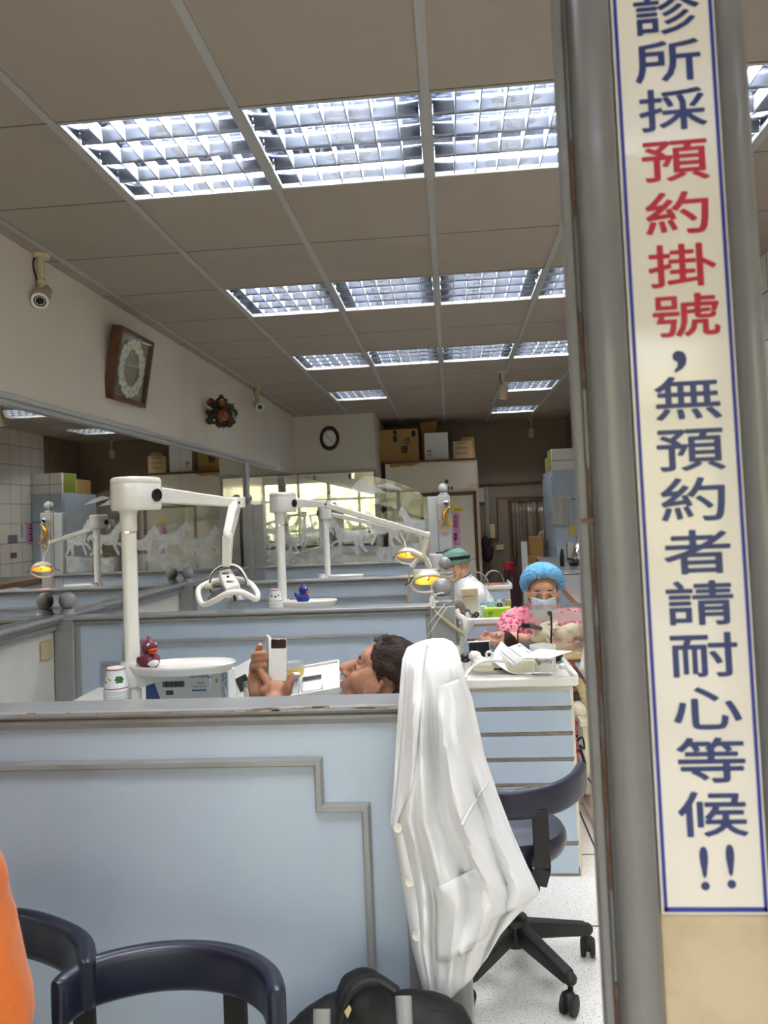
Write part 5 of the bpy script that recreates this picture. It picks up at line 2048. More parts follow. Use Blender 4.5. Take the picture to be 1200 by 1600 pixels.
face_patch(Tn, .95, .124, .070, -.114, -.018, 'face_mask', 'mask', nurse, .004, pleat=.0015)
mb = MB()
for sy in (-1, 1):
    rim = [qn(.103 - .25 * abs(y_) ** 1.3, y_ * sy, z_) for y_, z_ in ((.008, -.008), (.012, .010), (.035, .016), (.058, .010), (.062, -.008), (.052, -.020), (.028, -.024), (.012, -.018))]
    mb.tube(bez(rim, 4, True), .0016, 6, closed=True)
    mb.tube([qn(.078, .064 * sy, .006), qn(.04, .076 * sy, .006), qn(0, .080 * sy, 0)], .0018, 6)
mb.tube([qn(.103, -.009, .004), qn(.106, 0, .006), qn(.103, .009, .004)], .0016, 6)
gg = mb.build('safety_glasses', 'pale_plastic', nurse)
mb = MB()
for sy in (-1, 1):
    mb.grid(lambda u, v: qn(.103 - .25 * abs(.008 + u * .052) ** 1.3, (.008 + u * .052) * sy, -.022 + .036 * v), 6, 4)
mb.build('lenses', 'glass', gg)


# ---------------------------------------------------- dentist in profile
YD = 6.05
dent = thing('person', 'dentist in white coat and green cap with headlamp and raised face shield', 'person', (.10, YD, .45))
hc = at(712, 884, YD)
Fd = Vector((-.93, -.10, -.34)).normalized()
Ud = Vector((-.30, 0, .95))
Ud = (Ud - Fd * Ud.dot(Fd)).normalized()
Td = Matrix((Fd, Ud.cross(Fd), Ud)).transposed().to_4x4()
Td.translation = hc
qd = lambda x, y, z: Td @ Vector((x, y, z))
mb = MB()
head_shapes(mb, Td, 1.0)
nb_ = Vector((hc.x + .062, YD, hc.z - .130))
limb(mb, [qd(-.02, 0, -.05), nb_], [.056, .062])
ch_ = Vector((hc.x + .13, YD + .02, hc.z - .34))
limb(mb, [nb_, ch_, Vector((hc.x + .20, YD + .03, .52))], [.08, .14, .15])
arms = []
for sy, we in ((-1, at(690, 935, YD - .22)), (1, at(690, 935, YD + .12))):
    s_ = Vector((hc.x + .135, YD + .18 * sy, hc.z - .235))
    e_ = Vector((hc.x + .06, YD + .25 * sy, hc.z - .46))
    limb(mb, [nb_ + Vector((0, .06 * sy, -.05)), s_], [.07, .06])
    limb(mb, [s_, e_], [.052, .042])
    limb(mb, [e_, we], [.04, .027])
    Th = frame_of(we + Vector((-.05, 0, 0)), (-1, .1, -.1), (0, -sy, .1))
    hand_shapes(mb, Th, grip, .95, 1)
    arms.append((s_, e_, we))
for sy in (-1, 1):
    kn_ = Vector((hc.x - .20, YD + .13 * sy, .50))
    limb(mb, [Vector((hc.x + .20, YD + .1 * sy, .50)), kn_], [.085, .06])
    limb(mb, [kn_, kn_ + Vector((.02, 0, -.42))], [.055, .038])
    limb(mb, [kn_ + Vector((.02, 0, -.44)), kn_ + Vector((-.13, 0, -.46))], [.036, .03])
db = fuse(mb, 'body', 'skin_pale', dent, .0048, 4)
eyes(db, Td)
mb = MB()
limb(mb, [nb_ + Vector((.015, 0, -.055)), nb_.lerp(ch_, .5) + Vector((-.01, 0, 0)), ch_, Vector((hc.x + .20, YD + .03, .48))], [.115, .150, .168, .175])
mb.ball(nb_ + Vector((.05, 0, -.075)), (.115, .21, .095), 18, 10)
for s_, e_, we in arms:
    limb(mb, [nb_ + Vector((.01, (s_.y - YD) * .3, -.05)), s_], [.095, .085])
    limb(mb, [s_ + Vector((0, 0, .0)), e_, e_.lerp(we, .75)], [.080, .066, .05])
for sy in (-1, 1):
    kn_ = Vector((hc.x - .16, YD + .13 * sy, .50))
    limb(mb, [Vector((hc.x + .20, YD + .1 * sy, .50)), kn_], [.105, .078])
cb = fuse(mb, 'white_coat', 'cloth_white', dent, .008, 4)
# collar
mb = MB().grid(lambda u, v: nb_ + Vector((-.012 - .03 * v * math.cos(2 * PI * u) + .066 * math.cos(2 * PI * u) * (1 - .1 * v) + .018 * v, (.072 + .02 * v) * math.sin(2 * PI * u), .035 - .065 * v + .03 * math.cos(2 * PI * u))), 28, 5)
mb.build('coat_collar', 'cloth_white', cb, angle=80, solid=.004)
mb = MB().grid(lambda u, v: nb_ + Vector((-.012 + .060 * math.cos(2 * PI * u), .066 * math.sin(2 * PI * u), .046 - .02 * v + .03 * math.cos(2 * PI * u))), 28, 2)
mb.build('inner_collar', 'box_print', cb, angle=80, solid=.003)
mb = MB()
for sy in (-1, 1):
    kn_ = Vector((hc.x - .20, YD + .13 * sy, .50))
    limb(mb, [kn_ + Vector((.05, 0, 0)), kn_ + Vector((.02, 0, -.40))], [.07, .05])
fuse(mb, 'trousers', 'black', dent, .01, 2)


def cap_keep(a, t):
    a = (a + PI) % (2 * PI) - PI
    return t > (.12 - .20 * abs(a))


hair_shell(Td, 1.0, cap_keep, 'surgical_cap', 'green_cap', dent, .015, 5)
MB().bar(qd(-.105, 0, -.005), qd(-.16, .01, -.008), .012, .006).build('cap_tie', 'green_cap', dent)
# headlamp band and lamp
mb = MB()
pts = [qd(-.012 + .117 * math.cos(a), .096 * math.sin(a), .058 + .035 * math.cos(a)) for a in [i / 30 * 2 * PI for i in range(30)]]
for i in range(30):
    mb.bar(pts[i], pts[(i + 1) % 30], .006, .026)
hb_ = mb.build('headlamp_band', 'black', dent)
mb = MB()
mb.ball(qd(.075, 0, .135), (.03, .022, .018), 12, 8)
mb.tube([qd(.10, 0, .095), qd(.085, 0, .125), qd(.03, 0, .138), qd(-.05, 0, .125), qd(-.105, 0, .075)], .008, 8)
mb.build('headlamp', 'black', hb_)
MB().ball(qd(.095, -.02, .125), .010, 10, 8).build('headlamp_lens', 'steel', hb_)


def shield(u, v):
    a = (u - .5) * 2.3
    r = .140 + .035 * v
    return qd(.010 + r * math.cos(a), (.118 + .006 * v) * math.sin(a), .110 - .125 * v + .050 * math.cos(a))


MB().grid(shield, 24, 8).build('face_shield', mat('white_face_shield', (226, 222, 218), 0.25), dent, angle=80, solid=.0015)
face_patch(Td, 1.0, .122, .070, -.115, -.020, 'face_mask', 'mask', dent, .005, pleat=.0015)
mb = MB()
for sy in (-1, 1):
    mb.tube([qd(.055, .068 * sy, -.03), qd(.02, .078 * sy, -.015), qd(-.010, .086 * sy, .005)], .0016, 6)
    mb.tube([qd(.050, .068 * sy, -.10), qd(.01, .078 * sy, -.065), qd(-.010, .084 * sy, -.05)], .0016, 6)
mb.build('mask_straps', 'cloth_white', dent)

# ---------------------------------------------------- patient lying under the second lamp
YP = 4.05
pat = thing('person', 'patient lying face up behind the small monitor, only the face showing', 'person', (-.3, YP + .1, .45))
hc = at(777, 1013, YP)
Fp = Vector((-.30, -.05, .95)).normalized()
Up = Vector((.95, 0, .30))
Up = (Up - Fp * Up.dot(Fp)).normalized()
Tq = Matrix((Fp, Up.cross(Fp), Up)).transposed().to_4x4()
Tq.translation = hc
qp = lambda x, y, z: Tq @ Vector((x, y, z))
mb = MB()
head_shapes(mb, Tq, .86, 1.0, .9)
limb(mb, [qp(-.02, 0, -.05), qp(-.05, 0, -.17)], [.052, .056])
ch_ = qp(-.08, 0, -.40)
limb(mb, [qp(-.06, 0, -.18), Vector((ch_.x, YP - .02, .60)), Vector((-.60, YP - .06, .52))], [.08, .12, .12])
for sy in (-1, 1):
    limb(mb, [Vector((-.04, YP + .14 * sy - .02, .64)), Vector((-.26, YP + .16 * sy - .04, .56)), Vector((-.48, YP + .10 * sy - .05, .60))], [.05, .042, .03])
    limb(mb, [Vector((-.60, YP - .06 + .08 * sy, .52)), Vector((-1.02, YP - .07 + .08 * sy, .50)), Vector((-1.40, YP - .08 + .08 * sy, .45))], [.085, .055, .04])
pb_ = fuse(mb, 'body', 'skin', pat, .0042, 4)
eyes(pb_, Tq, .86)
hair_shell(Tq, .86, lambda a, t: t > .62 - .36 * abs((a + PI) % (2 * PI) - PI), 'hair', 'hair', pb_, .010, 8)
mb = MB()
limb(mb, [qp(-.07, 0, -.21), Vector((ch_.x, YP - .02, .60)), Vector((-.60, YP - .06, .52))], [.095, .135, .135])
fuse(mb, 'bib', 'teal', pat, .01, 3)
dc2 = thing('dental_chair', 'grey dental chair under the patient behind the small monitor', 'dental chair', (-.3, YP + .1, 0))
MB().ball(qp(-.115, 0, -.01) + Vector((0, 0, -.04)), (.075, .10, .03), 18, 10).build('headrest', 'pink_skin_screen', dc2)
mb = MB().bar(Vector((.06, YP - .01, .46)), Vector((-.55, YP - .06, .36)), .36, .06).build('chair_back', 'pink_skin_screen', dc2, bevel=.03)
mb = MB().bar(Vector((-.55, YP - .06, .36)), Vector((-1.45, YP - .08, .35)), .32, .07).build('chair_seat', 'pink_skin_screen', dc2, bevel=.03)
MB().span((-.75, YP - .18, 0), (-.5, YP + .06, .33)).build('chair_base', 'enamel', dc2, bevel=.02)

# ---------------------------------------------------- person in orange, cut off by the left edge
XO, YO = -.958, 1.12
org = thing('person', 'person in an orange top at the lower left edge', 'person', (XO, YO, .45))
mb = MB()
hcO = Vector((XO - .02, YO - .05, 1.26))
To = Matrix((Vector((-.2, -.97, 0)), Vector((.97, -.2, 0)), Vector((0, 0, 1)))).transposed().to_4x4()
To.translation = hcO
head_shapes(mb, To, 1.0)
limb(mb, [hcO + Vector((0, 0, -.06)), hcO + Vector((0, .02, -.17))], [.055, .06])
limb(mb, [Vector((XO, YO, 1.04)), Vector((XO, YO, .80)), Vector((XO, YO, .54))], [.10, .13, .14])
for sx_ in (-1, 1):
    limb(mb, [Vector((XO + .05 * sx_, YO, 1.04)), Vector((XO + .16 * sx_, YO, 1.0))], [.07, .06])
    limb(mb, [Vector((XO + .17 * sx_, YO, .99)), Vector((XO + .20 * sx_, YO - .02, .74))], [.05, .042])
    limb(mb, [Vector((XO + .20 * sx_, YO - .02, .74)), Vector((XO + .13 * sx_, YO - .24, .66))], [.04, .027])
    hand_shapes(mb, frame_of(Vector((XO + .11 * sx_, YO - .29, .65)), (-.2 * sx_, -1, -.1), (-sx_, 0, .1)), {'f': [(20, 25, 15)] * 4, 't': grip['t']}, .95, 1)
    kn_ = Vector((XO + .12 * sx_, YO - .42, .53))
    limb(mb, [Vector((XO + .09 * sx_, YO, .53)), kn_], [.088, .06])
    limb(mb, [kn_, kn_ + Vector((0, .02, -.44))], [.055, .038])
    limb(mb, [kn_ + Vector((0, .02, -.47)), kn_ + Vector((0, -.13, -.50))], [.036, .028])
ob = fuse(mb, 'body', 'skin_pale', org, .006, 3)
eyes(ob, To)
hair_shell(To, 1.0, man_front, 'hair', 'hair', ob, .013, 4)
mb = MB()
limb(mb, [Vector((XO, YO, 1.03)), Vector((XO, YO, .80)), Vector((XO, YO, .50))], [.115, .155, .165])
for sx_ in (-1, 1):
    limb(mb, [Vector((XO + .05 * sx_, YO, 1.03)), Vector((XO + .16 * sx_, YO, .99)), Vector((XO + .215 * sx_, YO + .01, .84)), Vector((XO + .245 * sx_, YO, .66)), Vector((XO + .20 * sx_, YO - .14, .60))], [.08, .072, .066, .068, .058])
oc = fuse(mb, 'orange_top', 'orange_cloth', org, .008, 3)
md = oc.modifiers.new('wr', 'DISPLACE')
tx = bpy.data.textures.new('wrinkle', 'CLOUDS')
tx.noise_scale = .06
md.texture = tx
md.strength = .014
mb = MB()
for sx_ in (-1, 1):
    kn_ = Vector((XO + .12 * sx_, YO - .42, .53))
    limb(mb, [Vector((XO + .09 * sx_, YO, .53)), kn_, kn_ + Vector((0, .02, -.44))], [.10, .072, .05])
fuse(mb, 'trousers', 'black', org, .01, 2)

# ---------------------------------------------------- backpack on the floor against the partition
bk = thing('backpack', 'black nylon backpack with grey webbing straps below the white coat', 'backpack', (-.22, 1.60, 0))
mb = MB()
P_ = lambda px, py, Y=1.58: at(px, py, Y)
mb.ball((-.27, 1.60, .21), (.15, .085, .235), 24, 16)
mb.ball((-.18, 1.60, .16), (.20, .085, .20), 24, 16)
mb.ball(P_(575, 1556, 1.60), (.060, .05, .045), 18, 12)
mb.ball(P_(640, 1592, 1.60), (.10, .06, .05), 18, 12)
mb.ball(P_(700, 1605, 1.60), (.05, .06, .04), 18, 12)
mb.span((-.38, 1.53, 0), (-.05, 1.66, .16))
bo = fuse(mb, 'bag_body', 'backpack', bk, .008, 5)
md = bo.modifiers.new('wr', 'DISPLACE')
tx2 = bpy.data.textures.new('bag_folds', 'CLOUDS')
tx2.noise_scale = .10
md.texture = tx2
md.strength = .03
mb = MB().tube(bez([P_(530, 1600, 1.53), P_(540, 1560, 1.53), P_(560, 1536, 1.54), P_(590, 1532, 1.55), P_(620, 1550, 1.54)], 6), .017, 10, flat=.6)
mb.build('top_fold', 'backpack', bk)
mb = MB().grid(lambda u, v: P_(618 + 24 * u + 3 * v, 1556 + 60 * v, 1.525 - .012 * math.sin(PI * u) - .01 * v), 6, 8)
mb.build('shoulder_strap', 'webbing', bk, solid=.003)
mb = MB().grid(lambda u, v: P_(490 + 26 * u, 1577 + 40 * v, 1.53 - .006 * math.sin(PI * u)), 6, 8)
mb.build('side_strap', 'webbing', bk, solid=.003)
mb = MB()
for i in range(22):
    p = P_(672 + 2.6 * i, 1579 + .05 * (i - 4) ** 2 * .35, 1.535)
    mb.box(p, (.0022, .004, .005))
mb.build('zipper', 'rubber', bk)
MB().prism([(0, 0), (.010, .012), (.014, .004), (.006, -.012)], .002, front(P_(538, 1580, 1.515))).build('tag_patch', 'strap', bk)

# ================================================================== things on the near cabinet
def on(px, py, z):
    return atz(px, py, z)


TZ = zt1 - .012


def paper(name, label, corners, curl=0.0, group=None):
    """sheet through four corners (world), gently curved"""
    a, b, c, d = [Vector(v) for v in corners]
    fn = lambda u, v: (a * (1 - u) + b * u) * (1 - v) + (d * (1 - u) + c * u) * v + Vector((0, 0, curl * math.sin(PI * u) * (1 - v * .5)))
    o = MB().grid(fn, 10, 10).build(name, 'white_paper', solid=.0006, angle=80)
    return tag(o, label, 'paper', group)


# cordless handset cradle (white control box with a coiled receiver)
c0 = on(765, 1047, TZ)
cb_ = thing('handpiece_console', 'low white console box at the left end of the near cabinet top', 'console', c0)
MB().box(c0 + Vector((-.01, .06, .018)), (.115, .12, .034)).build('case', 'enamel', cb_, bevel=.006)
MB().box(c0 + Vector((-.01, .06, .003)), (.125, .13, .006)).build('rubber_base', 'black', cb_)
mb = MB().tube(bez([at(738, 1042, 3.12), at(750, 1035, 3.13), at(764, 1032, 3.15), at(786, 1033, 3.18)], 6), .006, 8)
mb.tube(bez([at(728, 1060, 3.08), at(731, 1050, 3.10), at(738, 1042, 3.12)], 4), .006, 8)
mb.build('white_cord', 'enamel', cb_)
h0 = at(742, 1024, 3.24)
hs_ = thing('curing_light', 'white pistol-shaped handpiece lying with its ring on the console', 'handpiece', h0)
mb = MB()
mb.ball(h0, (.027, .024, .018), 18, 12)
mb.tube([h0 + Vector((-.02, 0, .005)), h0 + Vector((.03, -.015, -.02)), h0 + Vector((.062, -.02, -.022))], [.018, .016, .012], 12)
mb.box(h0 + Vector((.03, -.02, -.028)), (.07, .03, .022))
mb.tube([h0 + Vector((.058 + .013 * math.cos(a), -.02, .004 + .013 * math.sin(a))) for a in [i / 14 * 2 * PI for i in range(14)]], .006, 8, closed=True)
fuse(mb, 'grip', 'enamel', hs_, .003, 3)
MB().box(h0 + Vector((.03, .02, -.050)), (.085, .08, .02)).build('charging_base', 'enamel_beige', hs_, bevel=.004)
m0 = at(727, 1025, 3.3)
o = MB().ball(m0, (.020, .028, .014), 16, 10)
o.tube([m0 + Vector((.0, .01, -.004)), m0 + Vector((.01, .05, -.02)), m0 + Vector((.05, .06, -.028))], .003, 6)
o.ball(m0 + Vector((0, 0, -.016)), (.022, .03, .010), 14, 8)
o = fuse(o, 'black_handpiece_rest', 'black', None, .0022, 2)
tag(o, 'small black rounded rest at the left rim of the near cabinet', 'rest')
# small monitor
mo0, mo1 = at(732, 1031, 3.40), at(766, 1001, 3.40)
mn = thing('small_monitor', 'small dark tilted screen in a pale frame on the near cabinet', 'monitor', ((mo0.x + mo1.x) / 2, 3.42, TZ))
Rm = frame_of((mo0 + mo1) / 2, (1, 0, .03), (.0, .25, .97))
mb = MB().box((0, 0, -.010), (mo1.x - mo0.x, mo1.z - mo0.z, .02))
mb.v = [Rm @ v for v in mb.v]
mb.build('frame', 'steel', mn, bevel=.003)
mb = MB().box((0, 0, .0005), (mo1.x - mo0.x - .010, mo1.z - mo0.z - .012, .002))
mb.v = [Rm @ v for v in mb.v]
mb.build('screen', 'screen', mn)
MB().span((mn.location.x - .035, 3.41, TZ), (mn.location.x + .035, 3.50, mo0.z + .004)).build('stand', 'steel', mn, bevel=.003)
# green-capped bottle
b0 = on(772, 1034, TZ)
gbt = thing('bottle', 'small pale green bottle with steel cap beside the small monitor', 'bottle', b0)
zt_ = at(772, 1006, b0.y).z
MB().lathe([(0, TZ), (.017, TZ), (.018, TZ + .02), (.018, zt_ - .025), (.012, zt_ - .02), (0, zt_ - .02)], 18, (b0.x, b0.y, 0)).build('bottle_body', 'green_cap', gbt)
MB().lathe([(0, zt_ - .021), (.013, zt_ - .021), (.013, zt_), (0, zt_)], 18, (b0.x, b0.y, 0)).build('cap', 'steel', gbt)
# big paper curling under the block, putty tub on it
p0, p1, p2, p3 = on(784, 1054, TZ + .001), on(864, 1055, TZ + .001), on(862, 1028, TZ + .001), on(800, 1024, TZ + .001)
ps = MB()
A_, B_, C_, D_ = p0, p1, p2, p3
ps.grid(lambda u, v: (A_ * (1 - u) + B_ * u) * (1 - v) + (D_ * (1 - u) + C_ * u) * v + Vector((-.045 * (1 - u) ** 3, 0, .002 + .065 * max(0, 1 - u * 2.6) ** 2)), 16, 8)
o = ps.build('paper_sheet', 'white_paper', solid=.0005, angle=80)
tag(o, 'large printed sheet curling up under the plaster block', 'paper')
mb = MB()
for i in range(5):
    q_ = A_.lerp(B_, .62 + .07 * i) + Vector((0, .006, .0032))
    mb.box(q_, (.0012, .02, .0006))
for i in range(3):
    q_ = A_.lerp(B_, .78) + Vector((0, .004 + .007 * i, .0032))
    mb.box(q_, (.08, .0008, .0006))
mb.build('printed_grid', 'ink', o)
bl0, bl1 = on(791, 1052, TZ + .003), on(835, 1050, TZ + .003)
bh = at(791, 1034, bl0.y).z - TZ
o = MB().box(((bl0.x + bl1.x) / 2, bl0.y + .06, TZ + .003 + bh / 2), (bl1.x - bl0.x, .12, bh), Matrix.Rotation(.10, 3, 'Z')).build('plaster_block', 'plaster', bevel=.004)
tag(o, 'cream plaster mixing block on the near cabinet', 'block')
bz = TZ + .003 + bh
wt = MB()
w_ = [at(775, 1018, 3.14), at(802, 1040, 3.10), at(836, 1022, 3.16), at(812, 1005, 3.22)]
o = MB().grid(lambda u, v: (w_[0] * (1 - u) + w_[1] * u) * (1 - v) + (w_[3] * (1 - u) + w_[2] * u) * v, 4, 4).build('instruction_card', 'white_paper', solid=.0015)
tag(o, 'white card with printed rules lying tilted on the plaster block', 'card')
mb = MB()
nrm = (w_[1] - w_[0]).cross(w_[3] - w_[0]).normalized()
if nrm.z < 0:
    nrm = -nrm


def card_line(u0, v0, u1, v1, t):
    P0 = (w_[0] * (1 - u0) + w_[1] * u0) * (1 - v0) + (w_[3] * (1 - u0) + w_[2] * u0) * v0 + nrm * .0012
    P1_ = (w_[0] * (1 - u1) + w_[1] * u1) * (1 - v1) + (w_[3] * (1 - u1) + w_[2] * u1) * v1 + nrm * .0012
    mb.bar(P0, P1_, t, .0004, up=nrm)


card_line(.06, .14, .94, .14, .003)
card_line(.06, .50, .94, .50, .003)
for v_ in (.24, .31, .38):
    card_line(.08, v_, .9, v_, .0008)
card_line(.10, .82, .25, .82, .004)
card_line(.10, .90, .25, .90, .004)
card_line(.60, .88, .92, .88, .003)
mb.build('printed_lines', 'ink', o, smooth=False)
o2 = MB().box(((bl0.x + bl1.x) / 2 + .01, bl0.y + .05, bz + .006), (.075, .05, .010), Matrix.Rotation(.2, 3, 'Z')).build('spatula_case', 'black', bevel=.002)
tag(o2, 'flat black case between the plaster block and the card', 'case')
# putty tub
t0 = on(852, 1051, TZ + .003)
tb = thing('putty_tub', 'tall white tub marked putty on the near cabinet', 'tub', t0)
tzt = at(852, 1008, t0.y + .05).z
MB().lathe([(0, TZ + .003), (.046, TZ + .003), (.048, TZ + .008), (.053, tzt - .006), (.053, tzt), (.050, tzt), (.047, TZ + .012), (0, TZ + .012)], 36, (t0.x, t0.y + .05, 0)).build('tub_body', 'white', tb)


def around(a, z, r=.0515):
    return frame_of((t0.x + r * math.sin(a), t0.y + .05 - r * math.cos(a), z), (math.cos(a), math.sin(a), 0), (0, 0, 1))


zc_ = (TZ + tzt) / 2
text_mesh([('putty', .026, around(.08, zc_ - .002, .0525)), ('silicone', .012, around(.0, zc_ + .018, .0528))], 'tub_lettering', 'ink', tb)
mb = MB()
for i in range(6):
    mb.box((t0.x + .0515 * math.sin(.95), t0.y + .05 - .0515 * math.cos(.95), TZ + .025 + i * .012), (.006, .002, .0012), Matrix.Rotation(.95, 3, 'Z'))
mb.bar(around(-.75, zc_ + .012).translation, around(-.35, zc_ - .016).translation, .001, .004)
mb.bar(around(-.80, zc_ + .004).translation, around(-.45, zc_ - .02).translation, .001, .003)
mb.build('scale_marks', 'ink', tb)
MB().box(around(-.62, zc_ - .020).translation, (.02, .004, .004), Matrix.Rotation(-.62, 3, 'Z')).build('yellow_mark', 'yellow', tb)
q_ = [at(808, 1003, 3.02), at(858, 1008, 2.98), at(893, 1001, 3.10), at(842, 998, 3.20)]
for p in q_:
    p.z = tzt + .002 + (p.x - t0.x) * .03
o = MB().grid(lambda u, v: (q_[0] * (1 - u) + q_[1] * u) * (1 - v) + (q_[3] * (1 - u) + q_[2] * u) * v, 4, 4).build('paper_sheet', 'white_paper', solid=.0008)
tag(o, 'loose white paper laid across the top of the putty tub', 'paper')
l0 = on(882, 1044, TZ)
o = MB().lathe([(0, 0), (.020, 0), (.021, .002), (.021, .016), (.018, .019), (0, .019)], 24, l0).build('round_lid', 'white')  # a loose round lid lying on the cabinet top
tag(o, 'small white round lid right of the putty tub', 'tin')
pa, pb = on(898, 1052, TZ + .006), at(883, 1026, 3.30)
pb.z = TZ + .012
o = thing('pencil', 'yellow pencil lying at the right end of the near cabinet', 'pencil', (pa + pb) / 2)
MB().tube([pa, pa.lerp(pb, .93)], .004, 6).build('pencil_shaft', 'brass_wood', o) if 'brass_wood' in M else MB().tube([pa, pa.lerp(pb, .93)], .004, 6).build('pencil_shaft', mat('pencil_yellow', (206, 150, 60), 0.5), o)
MB().tube([pa.lerp(pb, .93), pb], [.004, .001], 6).build('pencil_tip', 'black', o)
bk0 = on(822, 1022, TZ)
o = fuse(MB().ball((bk0.x, 3.46, TZ + .045), (.085, .06, .045), 20, 12).ball((bk0.x - .05, 3.44, TZ + .045), (.05, .05, .040), 16, 10).ball((bk0.x + .09, 3.46, TZ + .03), (.05, .05, .03), 16, 10), 'black_pouch', 'rubber', None, .006, 3)
tag(o, 'black padded pouch behind the putty tub', 'pouch')

# acrylic splash box on its wooden bench
a0, a1 = at(830, 1020, 3.86), at(918, 1018, 3.86)
zb0, zb1 = at(830, 1024, 3.86).z, at(830, 951, 3.86).z
ab = thing('splash_box', 'clear acrylic splash box in front of the masked woman', 'splash box', ((a0.x + a1.x) / 2, 3.97, zb0))
mb = MB()
th = .005
mb.span((a0.x, 3.86, zb0), (a1.x, 3.86 + th, zb1))
mb.span((a0.x, 3.86, zb1 - th), (a1.x, 4.02, zb1))
mb.span((a0.x, 3.86, zb0), (a0.x + th, 4.06, zb1))
mb.span((a1.x - th, 3.86, zb0), (a1.x, 4.06, zb1))
mb.build('acrylic_case', 'acrylic', ab, smooth=False)
g0 = at(868, 957, 3.858)
MB().tube([at(861, 960, 3.855), at(862, 982, 3.855), at(861, 1000, 3.855), at(861, 1022, 3.85)], .0045, 8).build('black_rod', 'black', ab)
MB().lathe([(0, 0), (.012, 0), (.010, .006), (0, .007)], 16, at(859, 958, 3.858), (0, -1, 0)).build('rubber_plug', 'black', ab)
mb = MB()
for px, py in ((878, 957), (899, 955)):
    mb.lathe([(0, 0), (.004, 0), (.003, .002), (0, .002)], 10, at(px, py, 3.858), (0, -1, 0))
mb.build('screw_heads', 'black', ab)
mb = MB().grid(lambda u, v: at(833 + 82 * u, 954 + 16 * v, 3.8585), 2, 2)
mb.build('grey_film', 'pale_plastic', ab)
wb = thing('wooden_bench', 'pale wooden work bench under the acrylic splash box', 'bench', ((a0.x + a1.x) / 2, 4.0, 0))
MB().span((a0.x - .05, 3.80, zb0 - .028), (1.05, 4.20, zb0 - .002)).build('bench_top', 'wood_edge', wb, bevel=.003)
MB().span((a0.x - .05, 3.795, zb0 - .012), (1.05, 4.19, zb0)).build('bench_surface', 'cardboard_pale', wb)
for x_ in (a0.x - .02, 1.0):
    MB().span((x_, 3.86, 0), (x_ + .04, 3.90, zb0 - .03)).build('bench_leg', 'wood_edge', wb)
    MB().span((x_, 4.12, 0), (x_ + .04, 4.16, zb0 - .03)).build('bench_leg', 'wood_edge', wb)
hpz = at(822, 977, 3.95)
hp = thing('handpiece_motor', 'black handpiece with looping black hose left of the splash box', 'handpiece', hpz)
MB().tube([at(815, 977, 3.95), at(828, 978, 3.96), at(846, 982, 3.98)], [.012, .013, .010], 14).build('motor_body', 'black', hp)
MB().tube(bez([at(815, 977, 3.95), at(810, 983, 3.94), at(809, 995, 3.94), at(810, 1010, 3.93)], 6), .0035, 8).build('hose', 'black', hp)

# white equipment cabinet beyond the right end of the near drawers
x0_, x1_ = at(902, 1130, 3.7).x, 1.05
eq = thing('suction_unit', 'cream suction cabinet with black cables right of the near drawer cabinet', 'suction unit', ((x0_ + x1_) / 2, 3.9, 0))
zq = at(915, 1125, 3.62).z
zq0 = at(915, 1245, 3.62).z
MB().span((x0_ + .012, 3.64, zq0), (x1_, 3.78, zq)).build('case', 'enamel_beige', eq, bevel=.006)
MB().span((x0_ - .0, 3.62, zq - .03), (x1_, 3.79, zq)).build('case_lid', 'enamel_beige', eq, bevel=.003)
MB().span((x0_ + .02, 3.52, .02), (x1_, 3.79, .055)).build('base_plate', 'enamel_beige', eq, bevel=.004)
MB().span((x0_ + .03, 3.60, .055), (x0_ + .06, 3.66, zq0 + .1)).build('support', 'enamel_beige', eq)
mb = MB()
mb.tube(bez([at(902, 1158, 3.58), at(910, 1152, 3.57), at(913, 1170, 3.57), at(906, 1165, 3.57), at(914, 1190, 3.56), at(916, 1210, 3.55), at(928, 1228, 3.55)], 6), .0045, 7)
mb.tube(bez([at(903, 1170, 3.58), at(909, 1180, 3.57), at(912, 1195, 3.57), at(914, 1212, 3.56)], 6), .004, 7)
mb.build('cables', 'black', eq)
hp_ = bez([at(900, 1062, 3.75), at(908, 1074, 3.74), at(914, 1090, 3.73), at(920, 1110, 3.72)], 10)
mb = MB().tube(hp_, [.021 + .003 * (i % 2) for i in range(len(hp_))], 12)
mb.build('corrugated_hose', 'strap', eq)
mb = MB()
mb.ball(at(905, 1110, 3.74), (.05, .05, .045), 16, 10)
mb.build('filter_bowl', 'enamel_beige', eq)
MB().span(at(897, 1095, 3.75), at(912, 1080, 3.77)).build('dark_socket', 'black', eq)
o = MB().grid(lambda u, v: at(905 + 22 * u + (1 - u) * (1 - v) * 8, 1008 + 40 * v + 6 * u, 3.72 + .02 * math.sin(u * 7)), 8, 8).build('cloth', 'cloth_white', solid=.003, angle=80)
tag(o, 'white cloth hanging at the front of the wooden bench by the doorway jamb', 'cloth')

# ================================================================== things on the second drawer cabinet
T2 = .740


def bottle(px, py_top, Y, r, h, name, label, body, capm, cap_h, neck, nozzle=False):
    p = at(px, py_top, Y)
    z0 = T2
    zt_ = p.z
    r_ = thing(name, label, 'bottle', (p.x, Y, z0))
    zs = zt_ - cap_h
    MB().lathe([(0, z0), (r, z0), (r, z0 + (zs - z0) * .72), (r * .8, z0 + (zs - z0) * .86), (neck, zs - .004), (neck, zs + .002), (0, zs + .002)], 20, (p.x, Y, 0)).build('bottle_body', body, r_)
    if nozzle:
        MB().lathe([(0, zs), (neck * 1.15, zs), (neck * 1.1, zs + .012), (neck * .45, zs + .018), (.002, zt_), (0, zt_)], 16, (p.x, Y, 0)).build('nozzle', capm, r_)
    else:
        MB().lathe([(0, zs), (neck * 1.25, zs), (neck * 1.25, zt_ - .001), (0, zt_)], 18, (p.x, Y, 0)).build('cap', capm, r_)
    return r_


